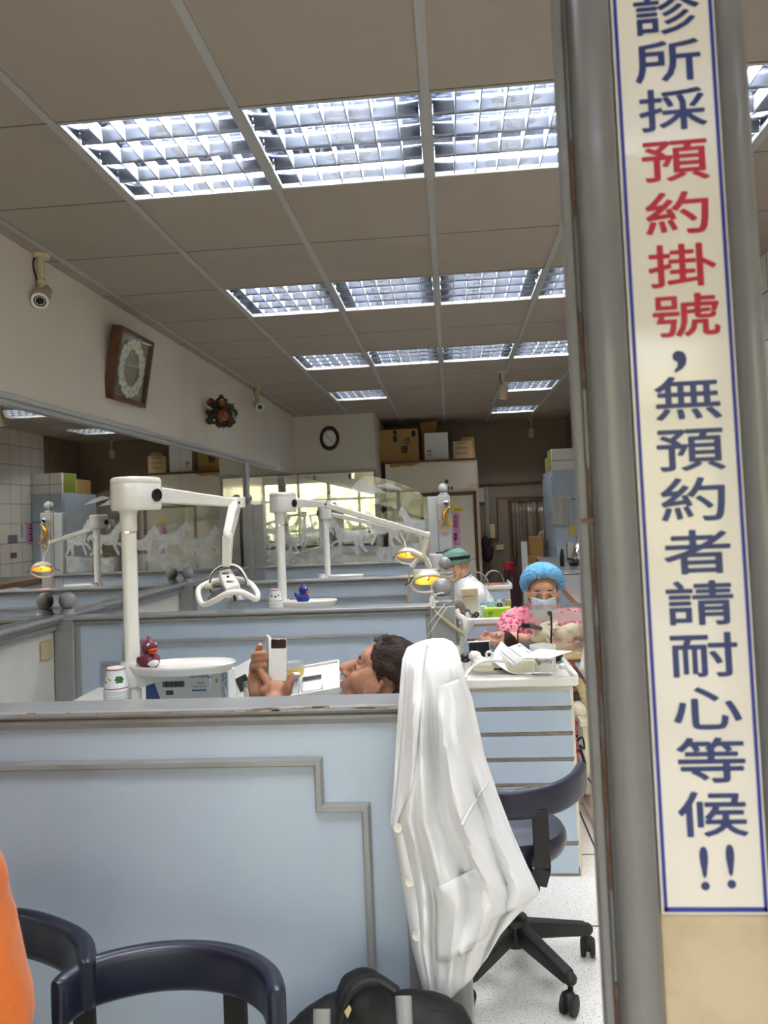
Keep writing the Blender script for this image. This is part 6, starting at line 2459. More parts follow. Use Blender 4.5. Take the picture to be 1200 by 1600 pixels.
bottle(766, 928, 4.98, .024, .1, 'dropper_bottle', 'translucent dropper bottle with pointed nozzle behind the lime green box', 'pale_plastic', 'white', .05, .012, True)
bottle(780, 937, 4.98, .022, .1, 'bottle', 'brown glass bottle with white cap behind the lime green box', 'amber', 'white', .017, .012)
bb = bottle(730, 952, 4.90, .013, .06, 'bottle', 'small bottle with blue cap and white label on the second cabinet', 'white', 'box_print', .014, .008)
tp = at(797, 940, 5.0)
o = MB().lathe([(0, T2), (.018, T2), (.018, T2 + .07), (.020, T2 + .07), (.020, T2 + .10), (0, T2 + .10)], 16, (tp.x - .012, 5.02, 0)).build('cream_canister', 'strap')
tag(o, 'beige canister at the right end of the second cabinet', 'canister')
lb0, lb1 = at(758, 967, 4.88), at(799, 950, 4.88)
lb = thing('tissue_box', 'lime green carton with white leaf print on the second cabinet', 'box', ((lb0.x + lb1.x) / 2, 4.92, T2))
MB().span((lb0.x, 4.88, T2), (lb1.x, 4.98, lb1.z)).build('carton', 'lime', lb, bevel=.002)
mb = MB()
random.seed(9)
for i in range(9):
    mb.ball((lb0.x + .10 + .010 * i - .003 * (i % 2), 4.8795, T2 + .010 + .012 * ((i * 2) % 4)), (.004, .0006, .0035), 8, 5, Matrix.Rotation(.6, 3, 'Y'))
mb.build('leaf_print', 'white', lb)
text_mesh([('TISSUE', .010, front((lb0.x + .035, 4.879, T2 + .030)))], 'carton_lettering', 'leaf_green', lb) if False else None
mb = MB()
for i in range(4):
    mb.span((lb0.x + .02, 4.8790, T2 + .016 + .009 * i), (lb0.x + .045 + .008 * (i % 2), 4.8798, T2 + .019 + .009 * i))
mb.build('print_lines', 'leaf_green', lb)
cbx0, cbx1 = at(723, 960, 5.05), at(746, 920, 5.05)
dv = thing('apex_locator', 'beige upright device with slanted top on the second cabinet', 'dental device', ((cbx0.x + cbx1.x) / 2, 5.08, T2))
MB().span((cbx0.x, 5.05, T2), (cbx1.x, 5.14, cbx1.z - .04)).build('case', 'enamel_beige', dv, bevel=.004)
MB().box(((cbx0.x + cbx1.x) / 2, 5.07, cbx1.z - .02), (cbx1.x - cbx0.x + .006, .07, .045)).build('vent_panel', 'cream', dv, bevel=.003)
mb = MB()
for i in range(4):
    mb.box(((cbx0.x + cbx1.x) / 2, 5.0348, cbx1.z - .036 + .009 * i), (cbx1.x - cbx0.x - .012, .001, .0016))
mb.build('vent_slots', 'strap', dv)
o = MB().grid(lambda u, v: at(752 + 8 * u - 3 * v, 946 + 21 * v, 4.92 + .02 * u), 5, 6).build('paper_pouch', 'white_paper', solid=.004)
tag(o, 'white paper pouch leaning on the lime green box', 'pouch')
mb = MB()
random.seed(4)
c = at(742, 963, 4.90)
for i in range(7):
    pts = [c + Vector((random.uniform(-.03, .03), random.uniform(-.02, .02), random.uniform(-.012, .028))) for _ in range(4)]
    mb.tube(bez(pts, 5), .0028, 6)
o = mb.build('coiled_cable', 'black')
tag(o, 'tangle of black cable on the second cabinet top', 'cable')
o = fuse(MB().ball((at(716, 945, 4.85).x, 5.0, T2 + .055), (.045, .05, .055), 16, 10).ball((at(724, 955, 4.85).x, 4.98, T2 + .03), (.05, .04, .03), 14, 8), 'brown_pouch', 'pouch_brown' if 'pouch_brown' in M else mat('taupe_cloth', (112, 96, 86), 0.9), None, .006, 3)
tag(o, 'taupe cloth bundle at the left end of the second cabinet', 'cloth')
o = MB().box((at(765, 942, 5.2).x + .01, 5.22, T2 + .035), (.14, .08, .07)).build('teal_case', 'teal', bevel=.012)
tag(o, 'teal plastic case behind the bottles on the second cabinet', 'case')
# third cabinet: clear dome and orange tray
c = at(773, 913, 7.1)
o = MB().grid(lambda u, v: Vector((c.x + .085 * math.cos(PI * u), 7.10 + .16 * v, .745 + .12 * math.sin(PI * u) ** .8)), 20, 3).build('clear_cover', 'pale_plastic', solid=.003)
tag(o, 'clear arched cover on the farthest white cabinet', 'cover')
o = MB().span((at(762, 916, 7.0).x, 6.99, .742), (at(784, 916, 7.0).x, 7.08, .757)).build('orange_tray', 'beak', bevel=.003)
tag(o, 'flat orange tray on the farthest white cabinet', 'tray')
mb = MB()
for dy in (0, .03):
    mb.tube(bez([at(742, 894, 6.8 + dy), at(752, 896, 6.82 + dy), at(760, 904, 6.86 + dy), at(764, 914, 6.95 + dy)], 6), .006, 7)
o = mb.build('grey_tubing', 'grey_pale')
tag(o, 'two grey hoses arching behind the seated dentist', 'hose')

# ================================================================== strap, hook and tubing on the second newel
nw = at(690, 960, 3.59)
o = MB().grid(lambda u, v: at(678 + 46 * u + 3 * v, 952 + 36 * u + 9 * v, 3.585 - .004 * math.sin(PI * u) - (.05 * max(0, u - .7))), 14, 2).build('elastic_strap', 'strap', solid=.004)
tag(o, 'beige elastic strap stretched across the post behind the lab coat', 'strap')
mb = MB()
for k_ in range(3):
    mb.tube([at(675 + 3 * math.cos(a) + k_ * .8, 938 + k_ * 3 + 6 * math.sin(a), 3.575) for a in [i / 12 * 2 * PI for i in range(12)]], .0035, 6, closed=True)
mb.tube(bez([at(678, 932, 3.575), at(683, 928, 3.58), at(694, 926, 3.582)], 5), .0035, 6)
o = mb.build('white_hook_cord', 'enamel')
tag(o, 'coiled white cord hooked on the left of the strapped post', 'cord')
for i, (a, b, lb) in enumerate((((695, 944), (668, 978), 'upper white thin bristle tie crossing the strapped post'), ((699, 948), (664, 1000), 'lower white thin tie crossing the strapped post'))):
    o = MB().tube([at(*a, 3.57), at((a[0] + b[0]) / 2 - 1, (a[1] + b[1]) / 2 + 1, 3.565), at(*b, 3.57)], [.0022, .002, .0012], 6).build('cable_tie', 'enamel')
    tag(o, lb, 'tie')
sx_ = thing('suction_holder', 'white tubing holder hanging right of the strapped post', 'holder', at(722, 985, 3.66))
MB().tube(bez([at(712, 952, 3.66), at(716, 962, 3.655), at(724, 968, 3.65), at(727, 985, 3.65), at(724, 1000, 3.65)], 6), .016, 10).build('white_tube', 'enamel', sx_)
MB().tube([at(738, 972, 3.64), at(730, 985, 3.64), at(718, 1006, 3.63)], [.017, .014, .008], 12).build('clear_tip', 'pale_plastic', sx_)
MB().tube([at(716, 1006, 3.66), at(715, 965, 3.66)], .007, 8).build('dark_clip', 'grey', sx_)
mb = MB()
cz = at(704, 898, 5.33)
for i in range(3):
    mb.tube(bez([at(691 + i, 888, 5.30), at(692, 898 + 3 * i, 5.29), at(703, 903 + 2 * i, 5.28), at(713 - i, 905 + i, 5.29), at(716 - i, 898, 5.30), at(710, 889, 5.30)], 5), .004, 6)
o = mb.build('coiled_leads', 'strap')
tag(o, 'beige leads looped round the third post beside the dentist', 'leads')

# ================================================================== far end of the room
# x-ray booth: painted plywood box with a brown-framed door
bx = thing('x_ray_booth', 'cream plywood booth with brown trim at the far end', 'booth', (-.22, 10.6, 0))
X0, X1, Z1 = -.835, .378, 2.085
MB().span((X0, 10.40, 0), (X1, 10.95, Z1)).build('booth_walls', 'ply', bx)
MB().span((X0 - .012, 10.385, Z1), (X1 + .012, 10.97, Z1 + .03)).build('top_edge', 'wood', bx, bevel=.003)
MB().span((X1 - .012, 10.392, 0), (X1 + .006, 10.41, Z1)).build('corner_strip', 'skin_trim' if 'skin_trim' in M else mat('pale_wood_strip', (206, 176, 150), 0.6), bx)
d0, d1 = at(658, 772, 10.39), at(740, 768, 10.39)
mb = MB()
mb.span((d0.x - .015, 10.375, d0.z - .04), (d1.x + .03, 10.40, d0.z + .01))
mb.span((d0.x - .015, 10.375, 0), (d0.x + .025, 10.40, d0.z))
mb.span((d1.x - .012, 10.375, 0), (d1.x + .03, 10.40, d0.z))
mb.build('door_frame', 'wood', bx, bevel=.003)
MB().span((d0.x + .02, 10.385, 0), (d1.x - .01, 10.40, d0.z - .03)).build('door_panel', 'ply', bx)
mb = MB()
mb.prism([(X0 + .06, Z1 - .0), (X0 + .06, Z1 - .045), (X0 + .16, Z1 - .05), (X0 + .22, Z1 - .03), (X0 + .34, Z1 - .045), (X0 + .46, Z1 - .01), (X0 + .46, Z1)], .001, Matrix(((1, 0, 0, 0), (0, 0, -1, 10.399), (0, 1, 0, 0), (0, 0, 0, 1))))
mb.build('torn_tape', 'cardboard', bx, smooth=False)
kb = at(698, 752, 10.36)
MB().ball(kb, .026, 16, 10).build('warning_lamp', 'wood', bx)
# notices on the booth


def notice(name, label, x0, y0, x1, y1, Y, m_, group=None):
    a, b = at(x0, y0, Y), at(x1, y1, Y)
    o = MB().span((min(a.x, b.x), Y, min(a.z, b.z)), (max(a.x, b.x), Y + .003, max(a.z, b.z))).build(name, m_, smooth=False)
    return tag(o, label, 'notice', group)


YD_ = 10.380
pn = notice('notice', 'tall pink notice with black handwriting on the booth door', 707, 802, 720, 852, YD_, 'pink_paper')
its = []
for ch, py in (('先', 809), ('告', 816), ('知', 822), (',', 828), ('謝', 836), ('謝', 842), ('!', 849)):
    p = at(712, py, YD_ - .0015)
    its.append((ch, .055, front(p)))
text_mesh(its, 'handwriting', 'ink', pn, bold=.0008)
notice('sticker', 'yellow strip sticker left of the gecko post', 671, 778, 675, 803, YD_, 'yellow_paper')
notice('sticker', 'yellow strip sticker right of the gecko post', 705, 777, 709, 800, YD_, 'yellow_paper')
o = notice('sticker', 'small yellow label on the booth door above the pink notice', 710, 794, 723, 799, YD_, 'yellow_paper')
mb = MB()
for i in range(3):
    a = at(712 + 3.4 * i, 796.5, YD_ - .001)
    mb.box(a, (.018, .001, .010))
mb.build('print', 'leaf_green', o)
o = notice('notice', 'small pink paper at the top right corner of the booth', 731, 757, 742, 764, 10.385, 'pink_pale' if 'pink_pale' in M else mat('faded_pink_paper', (226, 182, 160), 0.8))
o = notice('framed_notice', 'framed red-printed plate behind the far ball finial', 688, 757, 712, 771, 10.385, 'ply')
mb = MB()
a, b = at(690, 768, 10.383), at(709, 758, 10.383)
for i in range(3):
    x_ = a.x + (b.x - a.x) * (.18 + .32 * i)
    mb.box((x_, 10.383, (a.z + b.z) / 2), (.035, .001, .045))
mb.build('red_print', 'sign_red', o)
# gecko key holder and round eye on the tall post
yg = 7.035
gk = thing('gecko_ornament', 'gold gecko ornament climbing the tall post', 'ornament', at(697, 815, yg))
mb = MB()
g_ = lambda px, py, d_=0: at(px, py, yg - d_)
mb.tube(bez([g_(700, 793, .006), g_(696, 800, .010), g_(693, 805, .012), g_(696, 812, .010), g_(700, 817, .006)], 5), [.009 + .006 * math.sin(PI * min(1, i / 20)) for i in range(21)], 10)
mb.ball(g_(701, 793, .010), (.016, .010, .011), 12, 8)
mb.tube(bez([g_(693, 799, .008), g_(689, 794, .006), g_(687, 788, .004)], 4), .0045, 7)
mb.tube(bez([g_(697, 803, .008), g_(701, 800, .006), g_(702, 796, .004)], 4), .0045, 7)
mb.tube(bez([g_(699, 815, .006), g_(703, 812, .006), g_(706, 814, .004)], 4), .0045, 7)
mb.tube(bez([g_(695, 811, .006), g_(691, 814, .006), g_(688, 812, .004)], 4), .0045, 7)
mb.tube(bez([g_(700, 816, .006), g_(701, 823, .005), g_(697, 828, .005), g_(690, 828, .005), g_(687, 821, .005), g_(692, 816, .005)], 5), .005, 7)
mb.tube([g_(700, 816, .006), g_(703, 822, .004), g_(707, 823, .004)], .005, 7)
mb.build('gecko_body', 'brass', gk)
mb = MB()
for px, py in ((687, 787), (707, 823), (706, 814), (687, 812)):
    mb.ball(g_(px, py, .004), (.008, .004, .008), 8, 6)
mb.build('toe_pads', 'brass', gk)
pc = at(697, 787, 7.040)
o = thing('round_viewer', 'round chrome-rimmed eye set in the tall post above the gecko', 'door viewer', pc)
MB().lathe([(0, 0), (.026, 0), (.026, .006), (.020, .010), (.016, .006), (0, .006)], 24, pc, (0, -1, 0)).build('rim', 'steel', o)
MB().lathe([(.016, .005), (.010, .010), (0, .012)], 20, pc, (0, -1, 0)).build('lens', 'screen', o)

# boxes on the booth
TB = Z1 + .03


def carton(name, label, x0, x1, pyt, Y, dp, m_, rz=0.0, base=None, cat='box', group=None, flap=None, zt_=None):
    a, b = at(x0, pyt, Y), at(x1, pyt, Y)
    z0 = TB if base is None else base
    z1 = zt_ if zt_ is not None else (a.z + b.z) / 2
    r_ = thing(name, label, cat, ((a.x + b.x) / 2, Y + dp / 2, z0), group)
    R3 = Matrix.Rotation(rz, 3, 'Z')
    MB().box(((a.x + b.x) / 2, Y + dp / 2, (z0 + z1) / 2), (b.x - a.x, dp, z1 - z0), R3).build('carton', m_, r_, bevel=.002)
    if flap:
        MB().box(((a.x + b.x) / 2, Y - .0015, z0 + (z1 - z0) * flap), (b.x - a.x, .003, .005), R3).build('lid_seam', 'ink', r_)
    return r_, a, b, z0, z1


c1, a, b, z0, z1 = carton('cardboard_box', 'big brown cardboard carton with black print on the booth', 589, 653, 671, 10.55, .34, 'cardboard')
mb = MB()
for x0_, y0_, x1_, y1_ in ((614, 673, 620, 679), (614, 681, 620, 690), (643, 673, 649, 682)):
    p, q = at(x0_, y0_, 10.548), at(x1_, y1_, 10.548)
    mb.span((p.x, 10.547, min(p.z, q.z)), (q.x, 10.5485, max(p.z, q.z)))
mb.build('printed_marks', 'ink', c1, smooth=False)
text_mesh([('優', .11, front(at(632, 703, 10.546))), ('活', .10, front(at(636, 690, 10.546)))], 'lettering', 'ink', c1, bold=.001)
c2, a, b, z0, z1 = carton('cardboard_box', 'open brown carton behind the white boxes on the booth', 657, 680, 668, 10.76, .14, 'cardboard', .12)
MB().bar(at(657, 666, 10.78), at(683, 663, 10.74), .01, .10).build('flap', 'cardboard', c2)
text_mesh([('PASTE', .05, front(at(671, 670, 10.735)))], 'lettering', 'ink', c2) if False else None
zz = at(680, 694, 10.52).z
c3, a, b, z0, z1 = carton('white_box', 'lower white lidded box with handwriting on the booth', 663, 700, 694, 10.52, .24, 'white_paper', 0, None, 'box', None)
text_mesh([('AB·', .05, front(at(671, 705, 10.517))), ('×7', .045, front(at(671, 711, 10.517)))], 'handwriting', 'ink', c3, bold=.001)
c4, a, b, z0, z1 = carton('white_box', 'upper white box stacked on the lower white box', 662.5, 699.5, 676, 10.525, .24, 'white_paper', 0, z1 + .003)
c5, a, b, z0, z1 = carton('cardboard_box', 'small pale cardboard box at the right end of the booth top', 708, 737, 689, 10.55, .2, 'cardboard_pale', -.04)
mb = MB()
for i, (w_, y_) in enumerate(((16, 692), (20, 700), (18, 708))):
    p = at(722, y_, 10.546)
    mb.box((p.x, 10.5475, p.z), (w_ * .0085, .0015, .018))
mb.build('faded_print', 'taupe_print' if 'taupe_print' in M else mat('faded_print', (150, 124, 92), 0.8), c5, smooth=False)
c6, a, b, z0, z1 = carton('cardboard_box', 'brown carton with raised flap behind the small pale box', 720, 740, 683, 10.77, .15, 'cardboard', .1)
# tall blue cabinet with boxes and towels
BX0, BZ = 1.30, 1.885
bc = thing('tall_cabinet', 'tall blue cabinet at the far right with a towel on its side', 'cabinet', (1.5, 10.5, 0))
MB().span((BX0, 10.0, 0), (XR - .005, 11.0, BZ)).build('body', 'blue', bc, bevel=.003)
MB().span((BX0 - .018, 10.03, .9), (BX0 - .002, 10.97, BZ - .08)).build('door', 'blue', bc, bevel=.002)
MB().span((BX0 - .018, 10.03, .06), (BX0 - .002, 10.97, .885)).build('door', 'blue', bc, bevel=.002)
MB().span((BX0, 9.996, 1.505), (XR - .006, 10.001, 1.515)).build('side_seam', 'ink', bc)
MB().tube([at(856, 848, 10.3), at(853.5, 850, 10.3), at(853.5, 856, 10.3), at(856, 858, 10.3)], .006, 8).build('handle', 'black', bc)
p = at(860, 732, 10.05)
o = thing('white_box', 'long white carton tied with string on the tall blue cabinet', 'box', (1.5, 10.2, BZ))
q = at(862, 702, 10.05)
MB().span((BX0 + .0, 10.02, BZ), (XR - .01, 10.42, q.z)).build('carton', 'white_paper', o, bevel=.003)
MB().span((BX0 - .002, 10.017, BZ + (q.z - BZ) * .42), (XR - .008, 10.425, BZ + (q.z - BZ) * .47)).build('string', 'strap', o)
MB().span((BX0 - .003, 10.05, BZ + .005), (BX0 + .001, 10.40, q.z - .005)).build('green_end', 'lime_dark' if 'lime_dark' in M else mat('olive_print', (120, 130, 50), 0.7), o)
o = thing('cardboard_box', 'brown carton behind the long white box on the blue cabinet', 'box', (1.45, 10.7, BZ))
MB().span((BX0 + .02, 10.48, BZ), (BX0 + .34, 10.9, BZ + .2)).build('carton', 'cardboard', o, bevel=.002)


def towel(label, pts_top, pts_bot, Y, side=None, nm='towel', m_='towel'):
    (xa, ya), (xb, yb) = pts_top
    (xc, yc), (xd, yd) = pts_bot

    def fn(u, v):
        px = (xa + (xb - xa) * u) * (1 - v) + (xc + (xd - xc) * u) * v
        py = (ya + (yb - ya) * u) * (1 - v) + (yc + (yd - yc) * u) * v
        dep = .03 * math.sin(u * 11) * (.3 + .7 * v) + .012 * math.sin(u * 23 + 1)
        if side is None:
            return at(px, py, Y - .035 + dep)
        return atx(px, py, side - .04 + dep)
    o = MB().grid(fn, 26, 14).build(nm, m_, solid=.008, angle=80)
    return tag(o, label, 'towel', 'hanging towels')


towel('grey-white towel hanging on the end face of the tall blue cabinet', ((866, 778), (892, 777)), ((863, 820), (894, 823)), 10.0)
towel('white towel hanging from the door edge of the tall blue cabinet', ((843, 830), (850, 829)), ((833, 866), (848, 871)), 10.95)
p = at(894, 828, 9.99)
o = MB().box((p.x, 9.992, p.z), (.085, .016, .12)).build('wall_switch', 'yellow', bevel=.006)
tag(o, 'yellowed switch plate below the towel on the blue cabinet', 'switch')
# counter along the right wall, in view beyond the masked woman
ctp = thing('side_counter', 'wood-edged counter over pale blue doors along the right wall', 'counter', (1.3, 7.5, 0))
mb = MB()
cz_ = .85
ca, cb2 = atz(866, 902, cz_), atz(918, 958, cz_)
y_a, y_b = 9.2, 4.6
xe = lambda y_: .70 + (y_ - 4.3) * .055
poly = [(xe(y_b), y_b), (XR - .006, y_b), (XR - .006, y_a), (xe(y_a), y_a)]
MB().prism(poly, .03, Matrix.Translation((0, 0, cz_ - .03))).build('worktop', mat('dull_steel_top', (112, 110, 106), 0.4), ctp)
MB().prism([(xe(y_b) - .012, y_b), (xe(y_b) + .006, y_b), (xe(y_a) + .006, y_a), (xe(y_a) - .012, y_a)], .045, Matrix.Translation((0, 0, cz_ - .043))).build('wood_edge', 'wood_edge', ctp)
for i in range(5):
    y0_, y1_ = y_b + (y_a - y_b) * i / 5 + .01, y_b + (y_a - y_b) * (i + 1) / 5 - .01
    d_ = MB().prism([(xe(y0_) + .03, y0_), (xe(y0_) + .05, y0_), (xe(y1_) + .05, y1_), (xe(y1_) + .03, y1_)], .72, Matrix.Translation((0, 0, .06))).build('door', 'blue', ctp)
    MB().ball((xe(y0_) + .022, y0_ + .12, .70), .012, 10, 8).build('knob', 'steel', d_)
MB().prism([(xe(y_b) + .05, y_b), (XR - .010, y_b), (XR - .010, y_a), (xe(y_a) + .05, y_a)], .76, Matrix.Translation((0, 0, .05))).build('carcass', 'blue', ctp)
# things on the counter
p = at(905, 868, 7.3)
o = thing('polishing_lathe', 'chrome and black polishing machine on the side counter', 'machine', (p.x, 7.4, cz_))
MB().lathe([(0, -.05), (.075, -.05), (.085, -.02), (.06, .05), (.035, .10), (.02, .12), (.02, .16), (.03, .17), (.03, .19), (0, .19)], 24, (p.x + .02, 7.4, p.z - .01)).build('chrome_dome', 'chrome', o)
MB().lathe([(0, 0), (.09, 0), (.09, .03), (0, .03)], 24, (p.x, 7.35, at(905, 884, 7.3).z)).build('black_ring', 'black', o)
MB().lathe([(0, cz_), (.09, cz_), (.085, cz_ + .05), (.075, at(905, 885, 7.3).z), (0, at(905, 885, 7.3).z)], 24, (p.x + .015, 7.38, 0)).build('steel_bowl', 'steel', o)
MB().bar(at(886, 873, 7.25), at(901, 876, 7.25), .02, .025).build('lever', 'black', o)
p = at(878, 866, 7.6)
o = thing('black_brush', 'slim black upright tool on the side counter', 'tool', (p.x, 7.6, cz_))
MB().tube([Vector((p.x, 7.6, cz_)), at(878, 880, 7.6), at(878, 868, 7.6), at(878, 858, 7.6)], [.018, .022, .020, .010], 10).build('tool_body', 'black', o)
p = at(891, 864, 8.2)
o = MB().box((p.x, 8.2, cz_ + .10), (.07, .05, .2)).build('steel_canister', 'steel', bevel=.008)
tag(o, 'small steel canister behind the polishing machine', 'canister')
p = atz(878, 897, cz_)
o = MB().box((p.x + .08, p.y + .05, cz_ + .008), (.22, .30, .016), Matrix.Rotation(.2, 3, 'Z')).build('steel_tray', 'steel', bevel=.004)
tag(o, 'flat steel tray on the side counter', 'tray')
# behind: wall fittings on the back wall
YW = YB - .012
p0, p1 = at(748, 785, YW), at(756, 762, YW)
o = MB().span((p0.x, YW - .05, p0.z), (p1.x, YW, p1.z)).build('wall_heater', 'grey_pale', bevel=.004)
tag(o, 'tall grey louvred box beside the booth on the back wall', 'heater')
mb = MB()
for px in (759, 761.5):
    mb.tube([at(px, 760, YW - .01), at(px + 1.5, 850, YW - .01)], .008, 7)
o = mb.build('conduit', 'grey_pale')
tag(o, 'pair of thin conduits on the back wall beside the booth', 'conduit')
p = at(768.5, 830, YW - .02)
o = thing('intercom_phone', 'old wall phone on the back wall', 'wall phone', p)
MB().box((p.x, YW - .02, p.z), (.085, .04, .20)).build('phone_base', 'cream', o, bevel=.006)
MB().box((p.x - .015, YW - .055, p.z), (.035, .035, .19)).build('handset', 'cream', o, bevel=.01)
MB().tube(bez([at(773, 842, YW - .03), at(777, 847, YW - .03), at(778, 820, YW - .012), at(777, 780, YW - .012)], 5), .004, 6).build('cord', 'black', o)
p = at(781, 855, YW)
o = MB().box((p.x, YW - .004, p.z), (.11, .010, .075)).build('wall_outlet', 'cream', bevel=.003)
tag(o, 'yellowed wall outlet on the back wall below the phone', 'outlet')
# hanging coat / umbrella bundle
p = at(760, 857, YW - .12)
o = thing('hanging_bag', 'dark plum garment bundle hanging beside the booth', 'garment', p)
mb = MB()
mb.ball(p + Vector((-.01, 0, .06)), (.065, .06, .12), 16, 12)
mb.ball(p + Vector((0.01, 0, -.07)), (.085, .07, .12), 16, 12)
mb.ball(p + Vector((.075, 0, -.02)), (.03, .04, .06), 12, 8)
fuse(mb, 'bundle', 'purple_cloth', o, .01, 4)
MB().tube([at(761, 873, YW - .12), at(763, 905, YW - .10)], .014, 8).build('pole', 'steel', o)
MB().tube([p + Vector((-.01, 0, .17)), p + Vector((-.01, .11, .22))], .006, 6).build('hanger', 'black', o)
# doorway with a plastic curtain
da, db_ = at(797, 785, YW), at(852, 781, YW)
mb = MB()
mb.span((da.x - .03, YW - .02, 0), (da.x + .01, YW, da.z + .03))
mb.span((da.x - .03, YW - .02, da.z), (db_.x + .05, YW, da.z + .035))
struct(mb.build('door_2', 'wood', bevel=.003))
mb = MB().grid(lambda u, v: Vector((da.x + .01 + (db_.x - da.x + .02) * u, YW - .015 - .02 * math.sin(u * 22 + v) - .01 * math.sin(u * 41), da.z - 1.75 * v)), 60, 8)
o = mb.build('plastic_curtain', 'curtain' if 'curtain' in M else mat('dusty_clear_plastic', (118, 104, 90), 0.25, coat=.4, bump=(14, .6)), solid=.003, angle=80)
tag(o, 'dusty plastic curtain over the back doorway', 'curtain')
# wire trim on the back wall
mb = MB()
mb.bar(at(776, 778, YW - .005), at(862, 775, YW - .005), .008, .008)
mb.bar(at(776, 778, YW - .005), at(778.5, 846, YW - .005), .008, .008, up=Vector((0, 1, 0)))
struct(mb.build('trim_8', 'wood'))
# cartons stacked in front of the curtain
for (x0_, x1_, yt, Y_, m_, lb_, zt0) in ((822, 851, 870, 10.55, 'cardboard', 'lower brown carton of the stack before the plastic curtain', None), (827, 851, 839, 10.62, 'cardboard', 'upper brown carton of the stack before the plastic curtain', 1)):
    a, b = at(x0_, yt, Y_), at(x1_, yt, Y_)
    zb_ = 0 if zt0 is None else zprev
    o = MB().span((a.x, Y_, zb_ + .001), (min(b.x, BX0 - .03) - .02, Y_ + .26, a.z)).build('cardboard_box', 'cardboard', bevel=.003)
    zprev = a.z
    tag(o, lb_, 'box', 'cartons before the plastic curtain')
a, b = at(815, 870, 10.5), at(823, 846, 10.5)
o = MB().span((a.x, 10.48, 0), (b.x, 10.53, b.z)).build('white_board', 'white', bevel=.003)
tag(o, 'narrow white board standing beside the brown cartons', 'board')
# red carrier bag
c = at(796, 925, 9.6)
o = thing('carrier_bag', 'red and clear plastic carrier bag hanging at the back', 'bag', c)
mb = MB()


def bagf(u, v):
    a = 2 * PI * u
    r = .08 + .05 * math.sin(PI * min(1, v * 1.1)) + .012 * math.sin(a * 5 + v * 6)
    return Vector((c.x + .02 + r * math.cos(a) * (.6 + .6 * v if v < .6 else 1), 9.6 + r * .7 * math.sin(a), c.z + .42 - .80 * v))


mb.grid(bagf, 40, 20, keep=lambda u, v: v > .12)
mb.build('bag_body', mat('dusky_translucent_plastic', (70, 40, 46), 0.3, bump=(18, .8)), o, angle=80, solid=.002)
mb = MB().grid(lambda u, v: Vector((c.x - .06 + .13 * u, 9.50 - .03 * math.sin(PI * u), c.z + .30 + .07 * v - .06 * u * (1 - v))), 8, 4)
mb.build('bag_flap', 'red_bag', o, solid=.003)
MB().tube(bez([at(801, 895, 9.6), at(806, 880, 9.6), at(808, 862, 9.65)], 5), .014, 8).build('bag_handle', 'purple_cloth', o)
p = at(796, 930, 9.6)
o2 = MB().span((p.x - .16, 9.55, 0), (p.x + .18, 9.75, c.z - .385)).build('dark_bin', 'rubber', bevel=.02)
tag(o2, 'dark bin below the red carrier bag', 'bin')

# ================================================================== on the walls
# clock
cc = at(515, 685, 9.785)
ck = thing('wall_clock', 'oval dark-rimmed wall clock above the corner mirror', 'clock', cc)
MB().lathe([(.085, 0), (.128, 0), (.132, .010), (.126, .022), (.112, .028), (.096, .022), (.088, .014)], 40, cc, (0, -1, 0), sx=.95, sy=1.18, caps=False).build('rim', 'clock_frame', ck)
MB().lathe([(0, .004), (.098, .004), (.098, .010), (0, .010)], 40, cc, (0, -1, 0), sx=.95, sy=1.18).build('dial', 'white_paper', ck)
its = []
for h_ in range(1, 13):
    a = h_ * PI / 6
    its.append((str(h_), .022, front(cc + Vector((.068 * math.sin(a), -.0106, .088 * math.cos(a))))))
text_mesh(its, 'numerals', 'ink', ck, bold=.0003)
mb = MB()
mb.bar(cc + Vector((0, -.012, 0)), cc + Vector((-.034, -.012, .030)), .003, .006)
mb.bar(cc + Vector((0, -.013, 0)), cc + Vector((.030, -.013, -.045)), .003, .005)
mb.build('hands', 'ink', ck)
# shadow box with shell wreath, leaning out from the wall
tl, tr, bl_, br_ = atx(193, 512, XL + .10), atx(243, 538, XL + .10), atx(168, 619, XL + .03), atx(222, 636, XL + .03)
ctr = (tl + tr + bl_ + br_) / 4
ex = ((tr - tl) + (br_ - bl_)).normalized()
ey = ((tl - bl_) + (tr - br_)).normalized()
W_, H_ = ((tr - tl).length + (br_ - bl_).length) / 2, ((tl - bl_).length + (tr - br_).length) / 2
Tf = frame_of(ctr, ex, ey)
sb = thing('shadow_box', 'brown framed shadow box with an ivory shell flower wreath on the left wall', 'picture', ctr)


def tb_(mb, T):
    mb.v = [T @ v for v in mb.v]
    return mb


fw = .035
mb = MB()
fw = .026
for c_, d_ in (((0, H_ / 2 - fw / 2, -.02), (W_, fw, .06)), ((0, -H_ / 2 + fw / 2, -.02), (W_, fw, .06)), ((-W_ / 2 + fw / 2, 0, -.02), (fw, H_, .06)), ((W_ / 2 - fw / 2, 0, -.02), (fw, H_, .06))):
    mb.box(c_, d_)
tb_(mb, Tf).build('frame', 'frame_wood', sb, bevel=.003)
tb_(MB().box((0, 0, -.020), (W_ - .04, H_ - .04, .006)), Tf).build('backing', 'cream_mat' if 'cream_mat' in M else mat('grey_cream_mount', (168, 162, 138), 0.8), sb)
mb = MB()
random.seed(8)
for i in range(15):
    a = i / 15 * 2 * PI
    cx_, cy_ = .60 * W_ / 2 * math.cos(a), .68 * H_ / 2 * math.sin(a)
    rr = random.uniform(.024, .034)
    for k in range(5):
        b = k / 5 * 2 * PI + i
        mb.ball((cx_ + rr * .8 * math.cos(b), cy_ + rr * .8 * math.sin(b), -.008), (rr * .66, rr * .66, .009), 10, 6)
    mb.ball((cx_, cy_, .000), .008, 8, 6)
